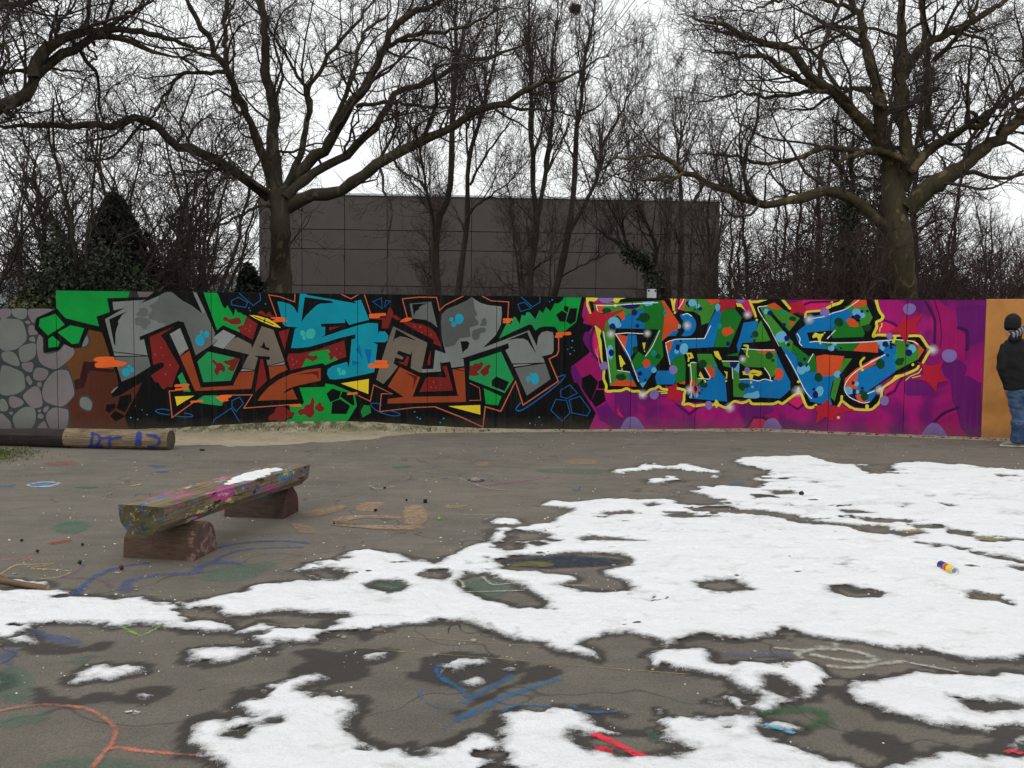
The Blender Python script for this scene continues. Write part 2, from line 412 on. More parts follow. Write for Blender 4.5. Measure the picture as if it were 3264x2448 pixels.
# each line: colour [~ smooth] [-w stroke width] [c closed stroke] [o circles] then tile letters and points
MURAL = """
@painted_background
K z 548,60 2600,60 7000,60 l 430,1100 380,1390 310,1500 z 400,1700 200,1600 545,1500
mg k 270,150 230,270 190,470 235,560 210,610 400,660 210,870 230,960 340,1100 290,1160 0,1380 0,1460 l 0,330 190,700 440,1090 310,1390 250,1500 r 2300,1750 q 2420,100
@painted_rock
sl z -800,200 552,200 552,300 640,620 722,640 738,700 640,810 695,880 742,1040 738,1110 660,1200 692,1280 692,1400 640,1520 -800,1640
rl ~ z 0,265 95,262 105,320 60,345 0,345
ro ~ z 120,262 250,258 262,330 230,360 180,355 125,320
rl ~ z 290,262 500,262 480,290 360,345 330,400 285,340
ro ~ z 0,370 100,358 200,370 240,430 262,540 220,610 130,662 0,640
ro ~ z 245,385 275,375 300,395 270,410
rl ~ z 280,430 330,425 370,500 330,515 285,510
rl ~ z 290,545 330,530 345,560 335,585 290,570
ro ~ z 20,690 90,675 150,700 190,780 180,820 110,805 30,760
ro ~ z 185,660 250,610 340,598 352,650 345,720 290,765 210,775
rl ~ z 215,800 260,785 322,790 320,860 290,880 230,850
rl ~ z 390,510 425,560 430,690 560,680 650,600 720,650 720,710 640,790 545,850 440,820 385,770 360,650 365,560
ro ~ z 10,840 60,815 130,840 225,890 245,990 240,1040 150,1095 0,1085
rl ~ z 330,880 370,835 470,865 450,940 390,965 330,940
rl ~ z 258,930 280,915 318,975 295,1005 262,965
rl ~ z 360,990 400,975 408,1010 385,1028
rl ~ z 415,1060 450,960 540,870 650,860 690,920 725,1060 715,1120 630,1205 560,1210 450,1170 420,1120
rl ~ z 230,1100 330,1020 385,1040 415,1150 405,1215 320,1228 250,1160
rl ~ z 90,1130 140,1115 225,1160 220,1200 140,1230 95,1200
ro ~ z 0,1150 50,1150 80,1220 60,1260 0,1250
ro ~ z 125,1340 190,1250 260,1220 340,1240 345,1370 290,1440 230,1500 190,1490
rl ~ z 85,1275 120,1265 130,1285 105,1298
rl ~ z 370,1250 400,1245 395,1270 375,1270
rl ~ z 430,1230 470,1210 475,1240 445,1275 425,1260
rl ~ z 370,1300 400,1285 428,1310 410,1335 372,1325
rl ~ z 450,1320 520,1230 640,1240 670,1270 665,1380 640,1440 580,1480 520,1470
rl ~ z 360,1430 430,1360 470,1440 490,1500 360,1500
rl ~ z 0,1290 60,1320 110,1390 95,1500 0,1500
ro ~ z -20,270 -160,262 -180,330 -120,400 -40,380
ro ~ z -30,420 -150,420 -240,520 -160,640 -30,630
rl ~ z -30,690 -140,700 -200,800 -120,900 -30,880
ro ~ z -30,930 -170,930 -230,1060 -120,1180 -30,1130
ro ~ z -260,270 -420,270 -460,420 -330,500 -240,420
rl ~ z -280,600 -440,560 -520,720 -400,850 -270,790
ro ~ z -280,900 -450,900 -480,1080 -340,1180 -270,1080
rl ~ z -40,1200 -200,1210 -260,1350 -180,1500 -40,1500
@painted_earth
ob z 640,805 730,700 725,645 800,640 870,460 1000,490 1200,1100 1260,1450 1280,1500 640,1500 692,1400 692,1280 660,1200 742,1110 742,1050 695,880
rb z 740,1050 820,1030 880,870 1120,880 1300,980 1400,960 1300,1500 640,1500 692,1400 692,1280 660,1200 742,1110
mz z 820,775 930,780 940,840 1115,850 1120,885 880,865 820,1030 740,1055 725,960 780,940
sl ~ z 770,1160 800,1110 870,1115 915,1170 900,1250 860,1270 790,1240
ro ~ z 785,1150 810,1125 860,1130 900,1175 895,1235 860,1252 790,1215
sl ~ z 800,630 850,505 885,540 880,600 840,645
ro ~ z 805,620 848,528 866,560 860,600 830,625
K z 960,440 1000,500 1120,760 1160,1000 1090,1090 1100,1125 1180,1105 1330,1010 1390,980 1360,1050 1220,1310 1270,1460 1290,1510 1800,1510 1800,60 1050,150 1075,290 945,335
K b 345,795 540,750 550,870 430,1075 285,1000
K b 105,940 265,920 270,990 165,1085 95,1050
K b 180,1125 265,1050 425,1130 410,1160 270,1240 190,1160
X b 190,720 240,660 320,610 300,640 200,740
@painted_crystal
G z 540,60 1285,60 1255,150 1050,155 1075,290 945,335 970,430 830,400 640,350 545,240
K z 340,440 360,350 540,265 545,240 640,350 840,400 980,440 1000,490 860,460 790,630 700,640 620,600 590,660 430,690 420,540 340,460
G z 390,360 545,308 635,415 470,520 380,430
G z 565,490 690,420 825,450 770,595 705,605
G z 472,555 515,525 585,585 570,630 475,640
Q a 515,50 600,40 640,72 680,155 500,160
V a 640,40 970,40 830,150 680,150
@painted_letter
W a 215,235 600,208 770,200 1050,115 1250,60 1450,215 1600,290 1800,440 1620,40 1680,40 1850,400 2025,785 1990,860 2070,905 1975,985 1680,1175 1590,900 1470,590 1510,540 1370,570 1000,720 690,850 700,910 770,890 835,1190 250,1200 235,1120 80,540 430,340 235,385
M a 1040,110 1160,60 1260,60 1450,215 1600,290 1800,440 1850,400 2025,785 1975,985 1680,1175 1590,900 1470,590 1370,570 1130,660 1130,620 1000,590 1000,570 860,535 840,470 920,370 860,300 960,250 1020,180
M ~ a 690,345 820,350 830,470 690,495 630,450 680,400
M ~ a 620,515 800,515 895,590 830,660 810,715 740,710 700,650 620,640
K a 155,540 470,400 380,470 310,580 320,620 290,700 265,800 265,1010 240,970
K a 700,265 900,120 980,80 1080,85 1060,115
M a 260,1205 840,1195 885,1370 630,1530 375,1640 300,1400
K -14 a 240,1115 840,1185
K -14 a 240,1195 840,1188
A o a 455,1475,70,80 560,1430,40,45 505,1370,28,28 1755,910,82,95 1868,805,55,55 1780,770,30,30
R a 870,850 1290,670 1070,825 1150,940 1240,1110 1400,1375 1330,1530 1290,1659 1260,1740 1170,1730 1120,1780 1070,1740 1030,1660 960,1640 890,1530 1120,1380 1120,1310 1050,1305 930,1345
d o a 1068,1040,12,12 965,1157,14,14 1105,1175,10,10 1228,1345,16,16 1150,1510,16,16
X a 1225,800 1405,695 1555,1060 1390,1160
X a 1385,1172 1500,1105 1470,1130 1400,1182
@painted_letter
B b 1405,95 1570,-15 1765,625 1745,640 2390,600 2340,590 2455,365 2720,350 2660,660 1670,697
g b 1360,440 1440,365 1595,710 1470,710 1410,560
g d 40,860 160,780 400,775 520,880 480,960 300,940 90,910
g c 50,1285 240,1110 715,1215 800,1240 640,1620 160,1650
R c 500,1270 620,1260 720,1215 800,1240 690,1460 640,1450 580,1420 630,1360 540,1320
R ~ c 305,1280 340,1250 400,1310 460,1305 540,1390 520,1470 450,1440 410,1525 360,1500 350,1430 380,1370
@painted_letter
X c 330,860 510,725 725,830 510,1060 320,1005 415,905
T c 750,850 1000,980 1010,1060 1040,1000 1185,660 1390,725 1590,1280 1290,1355 1270,1255 1330,1250 1330,1200 1050,1180 1120,1215 1060,1430 840,1400 940,1190 975,1165 550,1060
X c 530,1055 725,850 712,880 548,1058
X c 810,1455 842,1415 1060,1438
X c 1290,1370 1590,1297 1590,1332
K c 1130,1020 1185,1020 1225,930 1255,1030 1320,1045 1310,1095
B c 1305,1380 1610,1350 1640,1430 1480,1500 1335,1595
R d 1165,130 1205,135 1280,515 1070,720
R c 1480,760 1675,705 1590,1080
G c 150,40 370,40 420,110 450,190 500,310 540,355 580,290 640,390 690,480 720,350 770,430 800,415 860,460 920,480 860,640 730,690 810,720 790,770 500,645 400,735 380,680
R ~ c 505,530 550,490 620,540 720,515 790,515 825,580 790,625 660,630 580,580 520,565
R c 920,490 1115,620 1025,900 790,770 810,735 730,695 800,650 860,640
d o c 990,655,12,12 900,700,12,12 970,742,14,14
R c 1110,440 1150,395 1190,385 1230,420 1260,460 1290,430 1320,400 1360,460 1430,500 1300,500
@painted_eye
Y c 970,465 1100,475 1300,530 1430,610 1525,690 1400,670 1200,590 1060,520
K -16 c 1060,495 1390,630
K -18 c 1245,535 1230,590
@painted_letter
C e -200,225 -100,235 20,270 100,330 150,430 165,420 205,40 340,115 780,190 1205,265 1150,225 1275,195 1420,550 1190,605 1075,640 1065,640 985,520 1000,605 570,620 575,670 650,675 640,825 590,840 600,850 700,820 900,750 1215,650 1400,605 1575,610 1575,800 1590,755 1700,755 1760,830 1745,910 1700,945 1490,945 1565,985 1510,1470 1350,1510 1000,1580 800,1605 720,1590 675,1500 690,1420 780,1360 1030,1290 1055,1385 1075,1300 1110,890 1170,885 1180,805 900,870 600,960 350,1030 150,1050 45,1045 110,710 165,685 -60,665 -100,620
K e 285,150 740,215 795,240 760,255 560,265 500,290 410,370 300,480 225,590
R e 715,680 945,655 720,740
P o e 388,795,85,95 245,783,45,48 275,865,33,38 968,1473,38,52 885,1433,33,40 905,1500,25,25
U e 1250,985 1305,1245 1185,1075
U e 1335,1065 1465,1075 1430,1330 1410,1330
U e 1120,1265 1285,1305 1120,1350
R e 0,1145 200,1140 500,1080 980,910 1015,1200 870,1255 640,1350 600,1310 230,1390 35,1440 -30,1240
d o e 845,1067,14,14 912,1145,12,12 65,1245,12,12 145,1285,14,14 83,1338,14,14
G e 345,1165 400,1120 700,1070 735,1110 690,1150 720,1190 720,1250 770,1260 805,1190 870,1250 640,1350 610,1310 230,1390 310,1230 430,1285 525,1225 490,1165 430,1190
B d 1110,870 1170,780 1300,635 1480,500 1700,400 2000,320 2225,295 2225,515 1850,595 1730,655 1815,845
K d 1550,745 1650,660 1850,590 1740,655 1620,720
r d 1760,410 2190,340 2185,490 2150,420 2060,395
@painted_crystal
G f 190,640 640,625 645,565 800,590 1100,715 1170,770 1205,960 940,1385 900,1500 -110,1500 -100,1290 -20,1200 60,1180 110,1075 30,1060 20,985 220,960 260,915 270,890
R ~ f 390,870 410,820 440,820 458,900 445,1000 460,1060 430,1140 370,1175 320,1140 280,1110 200,1125 165,1070 190,1020 260,1010 300,940 370,930
R ~ f 465,990 540,900 580,910 585,950 635,1000 610,1050 540,1065 490,1030
R ~ d 1300,1170 1340,1120 1400,1080 1430,1000 1530,970 1620,1000 1700,1060 1770,1075 1740,1140 1610,1200 1550,1270 1500,1275 1450,1210 1330,1220
K f 665,745 770,655 925,705 890,830 735,895
K f 950,705 1135,745 1165,940 1130,955 910,800
K f 770,890 905,840 1085,960 1020,1105 750,1100
h f 1325,945 1435,955 1455,1080 1305,1165 1270,1060
@painted_letter
R g -240,530 -100,525 -5,510 60,505 100,350 130,330 165,380 200,465 240,470 330,550 250,560 160,500 150,520 95,705 -20,700 -10,550
R g 330,590 500,595 700,630 850,700 930,780 990,900 1035,1030 890,970 900,900 760,830 600,750
d o g 562,667,15,15 662,675,18,18 745,735,10,10 690,770,12,12 848,812,14,14
T g 185,665 790,955 690,1410 695,1475 640,1475 490,1400 520,1100 490,1165 270,1090 250,1150 365,1205 350,1250 220,1215 190,1320 270,1370 25,1690 -115,1605 -60,1400 0,1200 80,950
K g 235,715 585,915 550,910 420,860 310,840 260,865 215,880 170,955 200,860
R g 250,1285 370,1300 420,1190 470,1205 425,1370
R g 840,1100 850,1110 835,1350 770,1350
M g 475,265 855,230 965,690 860,600 750,550 520,525
K g 515,275 800,255 700,290 640,330 640,365 580,400 550,480
@painted_letter
W g 1560,150 1720,250 1850,290 2090,315 2100,450 2080,640 1990,820 1770,1040 2210,875 2580,735 2715,1010 2740,850 2800,770 2900,745 3000,770 3010,850 3010,1100 2980,1150 2790,1200 2830,1225 2860,1310 2280,1320 2160,1085 2225,1045 2210,960 2150,985 1350,1245 1420,1235 1435,1365 1210,1395 1190,1290 1030,1310 1010,1285 1025,1460 690,1480 690,1420 890,1415 925,1080 1110,1145 1040,850 1025,600 1040,450 1130,360 1330,280 1480,210
D g 1560,150 1600,200 1620,350 1670,460 1620,500 1690,590 1680,640 1530,690 1550,850 1350,880 1260,1000 1100,1040 1040,850 1025,600 1040,450 1130,360 1330,280 1480,210
D ~ g 1750,540 1800,520 1830,570 1820,650 1715,650 1740,600
D ~ g 1580,750 1650,715 1760,685 1815,710 1800,765 1720,790 1700,870 1640,910 1580,870
K g 1370,930 1490,925 1530,960 1500,1050 1430,1100 1410,1145
A o g 1347,532,80,85 1210,545,35,38 1252,628,43,48
K i 535,910 890,765 1040,1140 920,960 900,920 820,880 700,880
K -14 i 620,1332 1195,1308
X j 640,235 1000,220 650,275
K -14 i 640,1385 1195,1312
M j 665,295 1205,210 1300,490 880,780
A o j 1027,485,68,95 912,485,40,52 953,403,22,25
B h 300,275 660,455 530,790 490,800 1350,785 1320,770 1225,320 1440,285 1465,890 80,920 90,840 370,800 90,620
K -12 h 1220,300 1435,345
K -12 h 0,600 300,260
R h 1055,265 1130,255 1240,690 645,715 760,470 800,450 1120,460
d o h 895,540,14,14 848,635,14,14 935,637,12,12 1030,580,10,10
r h 380,365 620,440 525,675 550,500 520,450
g h 1535,185 2085,5 2310,490 2150,735 1520,490
R h 1530,250 1580,250 1640,205 1690,215 1750,175 1775,230 1720,320 1660,360 1705,410 1650,435 1525,430
R ~ h 1720,350 1800,270 1870,230 1910,260 1870,320 1870,380 1790,435 1740,400
K h 1920,515 2005,440 2225,540 2150,700 1920,610
G h 1780,650 2095,795 2030,950 1815,925
@painted_crystal
G i 1600,60 1860,60 1840,165 1750,590 1550,750 1440,765 1370,670 1200,665 1090,690 1030,745 980,650 930,630 700,730 390,880 530,600 600,630 650,490 690,510 750,625 790,460 850,480 870,420 930,415 1030,540 1100,380 1170,430 1215,325 1300,400 1370,260 1430,265 1500,215
g i 390,880 530,600 600,630 650,490 690,510 750,625 790,460 850,480 870,420 930,415 1030,540 1080,430 1150,560 1130,660 1090,690 1030,745 980,650 930,630 700,730
K i 1540,305 1620,320 1600,425 1530,375
K i 1500,385 1590,445 1555,585 1460,580 1395,460
K i 1640,345 1770,345 1740,575 1650,635 1570,575
@painted_arrow
Y b 1315,795 1655,780 1350,960
Y f 920,565 1415,485 1405,750
Y h 1155,965 1720,945 1720,1115
@painted_line
S -16 b 1320,692 1215,697 1265,1165 1630,905
L -14 ~ b 1215,1035 1080,1015 985,1035 985,1065 1080,1100 1215,1115
L -14 ~ b 1300,1135 1500,1155 1620,1145 1600,1110 1480,1085
A o b 615,965,9,9 735,1030,9,9 823,1117,10,10 535,1167,13,13 660,1200,11,11
L -14 d 270,1380 350,1200 650,1000 795,1245
L -14 c d 660,870 795,805 865,915 735,1060 660,970
L -14 c c 650,215 775,150 935,245 900,330 655,285
L -14 c 790,85 1035,300 1165,205 1155,85
S -16 c 1450,500 1310,110 1500,140 1765,235 1772,100
S -16 e 930,100 1100,180 1230,105
S -16 e 1335,100 1445,440
L -12 c e 1480,230 1635,165 1650,350
L -12 c e 1710,210 1795,220 1690,330
S -15 f 1190,760 1440,880 1500,590 1830,750 1635,745 1605,1065 h 0,1055 550,990 915,975
S -20 h 915,975 1400,1165 1765,1335 1805,975 2080,1055 j 680,530 815,945 1435,525 1270,135 1400,70 1440,0 i 1440,860
S -16 d 640,770 1020,765 870,1000 1680,940
L -16 ~ f 1640,945 1550,915 1455,920 1470,970 1580,1060 1800,1130 1940,1130 1950,1095 1800,1045
S -12 h 1535,560 1705,645 1725,860 1530,865
A o h 560,1065,12,12 610,1165,12,12 660,1190,14,14 1073,1180,14,14 1015,1255,14,14
A o j 1097,1160,14,14 935,1268,14,16 1027,1298,10,10 1147,1298,10,10
A o i 1683,920,14,14 1668,1040,12,12 1600,1070,10,10 1718,1093,10,10 1645,1152,14,14 1327,195,12,12 1280,230,10,10
A o c 1250,270,11,11 960,342,10,10 982,388,10,10
L -22 ~ j 770,910 700,990 700,1035 800,1030 1100,830 1400,600 1530,470 1545,415 1430,450
L -15 c j 1475,685 1635,590 1770,735 1590,830 1480,800
L -15 c j 1390,845 1580,865 1640,1075 1505,1230 1305,1040
L -15 c j 1625,860 1815,790 2000,1035 1945,1135 1675,1085
S -16 i 90,130 250,215 560,235 545,530
S -16 g 430,500 345,180 640,150 950,155 1000,385 1100,290 1420,130
L -14 c i 720,275 835,240 960,345 770,405
L -14 i 780,150 980,320 1115,240 1110,150
@painted_dash
O ~ z 915,760 960,730 1110,730 1130,760 1240,785 1200,815 1100,830 950,835 930,800 960,780
O -45 b 1330,608 1545,592
O -38 b 1335,675 1530,655
O -34 b 1605,890 1800,872
O ~ d 385,825 440,775 640,765 650,800 590,835 600,870 470,885 430,850
O ~ c 1330,515 1400,505 1550,505 1630,555 1600,580 1400,590 1380,560 1420,545
O -34 f 1045,752 1210,732
O -40 d 1690,955 1865,945
O -48 e 1440,468 1695,455
O -38 e 1440,505 1590,500
O ~ e 1960,585 2050,520 2150,510 2175,540 2100,580
O -52 e 1545,1287 1715,1290
O -74 e 1440,1360 1725,1360
O -58 i 1420,798 1635,790
O -44 i 1395,845 1490,840
O -40 i 475,545 615,545
O -38 i 475,590 575,585
@painted_haze
pu k 240,770 350,740 370,1000 400,1180 330,1100 230,960 210,880
pu k 0,1380 70,1350 190,1560 180,1659 60,1659 0,1480
pu l 770,740 1040,720 1030,1150 900,1000 800,900 820,1000 760,1090
pu l 440,1010 640,900 760,1100 950,1190 900,1380 740,1350 500,1200
hp k 390,830 430,720 540,1230 420,1180
hp l 810,970 850,1060 940,1180 830,1120
dp -40 ~ k 400,700 350,900 380,1120 480,1250 530,1300
mp k 70,1350 290,1180 500,1290 560,1480 480,1640 350,1500 190,1560
K l 190,470 345,400 480,540 350,885 190,640
K l 490,520 560,500 600,600 600,660 475,650
K l 440,675 575,680 615,870 430,985 360,880
mp q 1330,150 1420,150 1690,350 1780,380 1830,620 1840,700 1960,800 1980,1000 1970,1270 1800,1180 1640,1060 1520,1180 1480,900 1480,650 1430,420
pu q 1800,330 2212,280 2330,300 2330,900 2050,1000 1990,800 1850,680
pu r 1700,500 2000,420 2250,560 2250,1600 2030,1500 1880,1350 1820,1040 1750,900
pu ~ r 930,520 1150,500 1350,620 1380,760 1150,780 920,760
pu ~ r 1570,200 1800,140 1990,250 1960,430 1780,510 1600,420
mp r 1470,1260 1820,1050 1900,1400 2030,1530 1640,1560 1550,1320
mp r 540,1100 470,1330 550,1470 300,1500 200,1330 250,1180
mp n 1750,1150 1940,1030 2000,1080 2010,1240 1900,1180
dp -18 ~ q 1420,170 1530,560 1550,900 1520,1050
dp -45 ~ q 1270,230 1420,500 1440,700 1430,960
dp -55 ~ q 1850,690 1990,740 2020,900 2000,1080
dp -50 ~ r 1430,1240 1600,1090 1850,990
dp -40 n 200,930 430,1110 600,980
hp n 290,930 420,920 530,970 430,1060
dp -40 n 1400,1380 1560,1170 1740,1170 1800,1210
hp n 1450,1420 1560,1190 1720,1190 1790,1240 1750,1420
dp -38 p 480,890 680,1020 790,930
hp p 490,880 600,780 680,765 760,800 780,900 670,995
dp -40 ~ q 540,560 680,600 770,660
hp q 460,600 560,580 680,640 760,700 700,780 400,790
dp -40 r 570,790 730,700 800,560 870,460
hp r 550,680 760,530 720,650 540,770
@painted_outline
K k 310,150 400,260 850,260 860,150 1050,120 1620,120 1740,200 1790,320 1880,420 1960,120 m 240,120 1000,120 1230,230 1380,380 1420,480 1550,480 1530,270 1650,260 1760,120 1990,120 2212,370 o 560,400 560,420 620,420 760,480 840,450 1100,410 1500,120 1980,120 q 340,200 430,330 500,520 400,570 380,680 340,850 420,850 1150,850 1230,960 1300,1080 1180,1310 1100,1400 720,1530 500,1659 r 430,620 460,800 420,930 300,1000 100,1000 p 1900,1000 1700,980 1500,900 1450,900 1400,950 1100,960 850,950 780,760 690,700 600,740 450,880 n 1900,900 1550,900 1480,850 1250,850 1150,950 1060,960 900,900 600,900 360,900 350,700 220,630 l 1600,640 1450,680 1270,700 650,670 600,500 580,300 k 560,1300 540,1000 500,850 530,740 370,440
hp o 740,230 820,150 1450,150 1200,340 820,410
dp -40 o 800,280 900,240 1350,225
hp m 1350,260 1500,150 1500,220 1560,440 1460,390
@painted_letter
ol k 530,760 590,600 700,500 800,480 780,720 770,930 800,1420 l 820,340 1030,365 1150,600 680,600 640,300 k 610,1000
ol k 390,270 590,265 1280,225 1280,340 1060,440 950,470 820,480 700,510 640,440 420,400
or k 390,270 590,265 580,430 500,430 450,300
bl k 1290,340 1300,710 780,700 700,680 850,600 950,470 1060,450
gn k 1280,225 1590,210 1650,340 1600,920 1630,1190 1560,1290 l 1490,270 1390,210 1130,310 1050,210 1180,0 k 1300,1190 1540,730 1500,720 1300,710 1290,340
or k 1590,210 1640,210 1940,660 1860,740 1700,840 1600,930 1640,520 1650,340
bl k 1700,840 1800,740 1900,745 1840,830
or k 790,800 1000,840 940,1110
bl k 1000,800 1150,820 1170,1000 1040,1230 l 1030,150 940,0
bl l 1130,320 1390,210 1500,270 1260,645 1190,520
or l 680,605 800,505 1080,510 1160,620
bl l 1000,370 1040,365 1100,510 1020,510
or ~ l 1258,200 1320,130 1390,180 1380,260 1310,285
lb l 1210,560 1330,540 1260,640
nv ~ k 850,270 1210,280 1130,350 1000,355 900,320
lb k 1245,235 1470,220 1430,290 1320,310
or k 820,470 930,400 950,530 900,560
lb o k 760,580,100,85 830,640,55,50 690,1120,60,125
nv o k 730,675,58,60 1115,420,55,55 1168,655,35,35 710,1130,50,60
dg o k 1290,510,95,90 1180,540,30,30 1127,1075,48,60 625,390,78,52 1527,1192,48,48
dg o l 880,455,90,60 915,430,35,45
te o k 1657,430,40,40 1460,1140,50,58
lb o l 1460,330,48,48
nv o l 1215,390,40,42 1185,475,22,25 1310,500,22,22
yd k 1255,955 1315,950 1295,1070 1280,1070
yd o k 1295,1102,12,12 897,1418,14,14 780,300,22,30
yd k 840,1180 870,1175 960,1330 920,1340 900,1390 870,1380
wh -14 k 470,400 445,295 700,300 1000,275 1530,245
wh -14 k 780,800 980,780 1270,795
wh -14 ~ k 785,800 1000,1150 1100,1400 1190,1640
wh -13 ~ k 570,760 640,1200 680,1500 700,1659
wh -13 ~ k 820,1440 900,1450 1030,1470
wh -14 ~ k 1310,1190 1430,1020 1560,740
@painted_letter
bl ~ m 260,470 340,440 450,460 530,560 545,660 510,760 430,830 290,830 340,740 330,600
or m 260,140 380,140 380,195 330,350 330,390 240,370
ol m 380,140 700,140 780,280 960,260 890,330 770,600 640,640 620,480 500,400 340,400 330,350
bl m 890,380 1000,400 930,700 860,1030 330,1060 150,900 700,890 760,640
gn m 1000,400 1120,345 1230,360 1350,510 1130,1030 870,1030 930,700
or m 700,140 960,140 960,250 790,280
or m 10,970 150,900 100,1150 40,1130
bl m 150,900 330,1070 330,1170 200,1180 90,1330 60,1150
gn m 200,1180 330,1170 360,1300 350,1659 n 350,525 180,560 160,470 110,340 m 100,1420 90,1340
bl n -140,340 110,340 180,450 160,580 -150,585 -180,450
or n 230,560 350,525 350,585
lb o m 330,1060,75,95 200,1110,40,40 250,665,28,38
nv o m 220,1035,42,53 270,925,22,25 400,260,40,42 415,300,25,28 615,355,42,38 520,370,22,20 1105,970,38,40
lb o m 480,250,75,60 575,305,38,42 925,330,45,65
te o m 955,655,45,48
or ~ m 1005,740 1040,690 1100,685 1140,670 1165,700 1205,735 1190,785 1130,810 1070,840 1010,800
wh -14 m 5,960 80,920 200,890 690,880 800,655
wh -14 m 10,990 85,1340
wh -14 ~ m 310,465 390,440 465,485
wh -14 m 235,350 300,250 330,180
@painted_letter
ol m 560,1150 820,1150 920,1370 880,1500 600,1360
ol n 430,200 560,200 560,470 660,490 560,600 430,480
bl n 910,280 1060,470 1090,885 420,825 600,580 860,460
or n 700,310 800,230 880,340 860,460 780,460
or n 430,500 500,510 610,680 520,830 430,600
K n 555,260 600,250 740,460 560,470
dg o n 660,220,68,78 680,595,70,50 652,680,18,18
te o n 860,265,45,45
nv o n 530,660,35,50 495,790,35,30 605,735,22,22
lb o n 545,775,40,40 450,800,30,28
yd m 365,1130 465,1130 505,1220 430,1240 420,1290 395,1285 400,1200
cr m 400,1160 435,1160 450,1205 415,1205
yd m 855,1105 930,1100 1000,1250 960,1260 880,1190
yd n 590,420 620,350 690,480 650,490
yd n 1035,345 1100,360 1090,480 1065,490 1075,400
yd o n 700,525,20,20 1075,522,16,16
yd o m 420,1350,20,22
wh -14 ~ n 550,200 470,195 445,240 465,480 450,600 460,780
wh -14 n 700,290 800,460 770,490 580,475
@painted_letter
bl m 1380,600 1640,560 1600,760 1540,960 1360,960 1290,1150 1260,1010 1330,780
ol m 1640,620 1690,560 1860,910 1600,970 1560,900
ol m 1370,1080 1960,1100 1990,1500 1880,1560 1740,1390 1420,1380 1300,1300 1440,1180
bl m 1950,1100 2060,1350 2212,1650 n 2205,600 2212,670 2030,830 1210,800 1200,560 1310,500 1900,520 m 1990,1500
or m 1610,1090 1940,1075 1940,1130 1700,1150
ol n 1190,300 1300,390 1310,500 1400,730 1370,810 1200,790
gn m 1060,1180 1280,1130 1300,1190
ol n 1000,180 1140,180 1180,290 1030,260
lb n 1200,310 1310,180 1300,390 1260,360
K n 1310,270 1740,290 1840,490 1310,480
K m 1350,960 1900,920 1960,1060 1350,1050
dg o n 1345,605,62,58 1430,605,55,45 1360,660,40,35
lb ~ n 1380,810 1440,740 1530,730 1600,700 1640,700 1640,820
or ~ n 1935,330 2010,298 2070,340 2080,420 2040,490 2000,515 1980,490 1915,480 1945,420
dg o m 1835,1180,62,72 1900,1265,30,32 1585,800,55,62 1520,850,22,25 1575,910,22,25
nv o n 1205,230,65,60
lb o n 1538,625,24,26
yd n 1360,350 1500,340 1550,320 1700,350 1715,400 1640,440 1560,410 1530,500 1500,500 1470,420 1370,410
cr n 1480,375 1650,385 1550,405
yd ~ m 1370,1000 1420,985 1470,1000 1470,1060 1450,1120 1455,1180 1425,1180 1430,1100 1440,1040
yd o m 1465,1200,14,14
yd o n 1512,545,18,20
wh -14 m 1355,1060 1680,1080 1930,1080
wh -14 ~ m 1900,280 1750,310 1635,335 1700,480 1840,680 1930,860 2010,1010
wh -14 ~ n 1310,495 1480,490 1640,520 1750,490 1890,520
wh -14 ~ n 1750,290 1840,420 1860,500
wh -13 n 1180,290 1190,480
wh -13 n 1000,170 1300,175
@painted_letter
ol o 10,330 180,310 400,350 720,520 530,750 240,440 200,470 540,880 600,950 560,1110 350,1010
or o 130,290 270,245 410,350 300,370 180,320
gn o 600,980 880,1200 980,1150 1020,1470 880,1450 690,1300 670,1170 560,1110
bl o 380,1010 560,1110 670,1190 690,1440 1010,1470 1250,1540 1330,1500 1340,1560 1290,1659 p 1240,780 1290,950 1100,930 900,880
or o 1000,1190 1150,1160 1500,1190 1400,1500 1250,1540 1120,1540 1020,1470
ol o 1500,1230 1640,1230 1440,1500 1400,1470
ol p 1330,460 1440,470 1350,800 1330,880 1250,800
K -40 o 225,450 540,790
lb o o 385,850,100,100 125,400,48,45 740,1430,75,85 840,1400,60,60 1380,1510,60,65 480,955,30,28
nv o o 192,428,50,45 487,875,50,48 515,985,30,35 440,635,35,35 728,1337,40,50 835,1350,25,28 800,1243,30,30 1450,1530,38,38
te o o 432,420,38,38
dg o o 590,530,60,45 1045,1565,72,78
or o o 570,610,45,42
lb o p 1065,700,72,88
nv o p 990,762,52,62 962,668,28,28
wh -13 ~ o 470,1160 600,1380 720,1620 810,1800 920,1935
wh -14 o 860,1300 950,1150
@painted_letter
bl o 690,740 800,650 860,500 1250,430 1540,350 1680,430 1560,590 1330,660 1280,740 850,780 890,930 1110,940 1200,1040 1220,1070 760,1040 680,930 640,800
gn o 1340,660 1480,590 1780,580 1860,790 1830,850 1290,870 1280,740
ol o 1500,330 1620,270 1900,300 2000,510 1930,640 1790,660 1780,560 1640,420
or o 1610,260 1740,140 1880,140 1900,290 1680,345
gn o 1110,940 1750,950 1660,1100 1220,1080
or o 1770,950 2080,930 2115,960 2090,1130 1660,1100
K o 840,775 1290,735 1200,870 890,935
lb q 390,910 640,900 640,990 450,1000
bl q 550,1140 450,990 760,1010 740,1450 r 740,360 240,710 380,660 390,780 300,890 200,900 60,760 70,370 180,320 390,250 q 400,1330 430,1220
ol q 640,940 900,910 1160,1060 1150,1240 740,1450 760,1000
or q 940,910 1080,910 1250,1080 1150,1230 1160,1060 1050,950
or p 2120,80 2050,230 1730,370 1720,680 1600,640 1500,620 1510,480 1700,310 2000,130
lb ~ p 1500,640 1590,625 1650,680 1650,740 1560,760 1510,720
or p 1690,770 1780,760 1900,880 1750,910
nv p 1590,770 1660,770 1720,890 1640,870
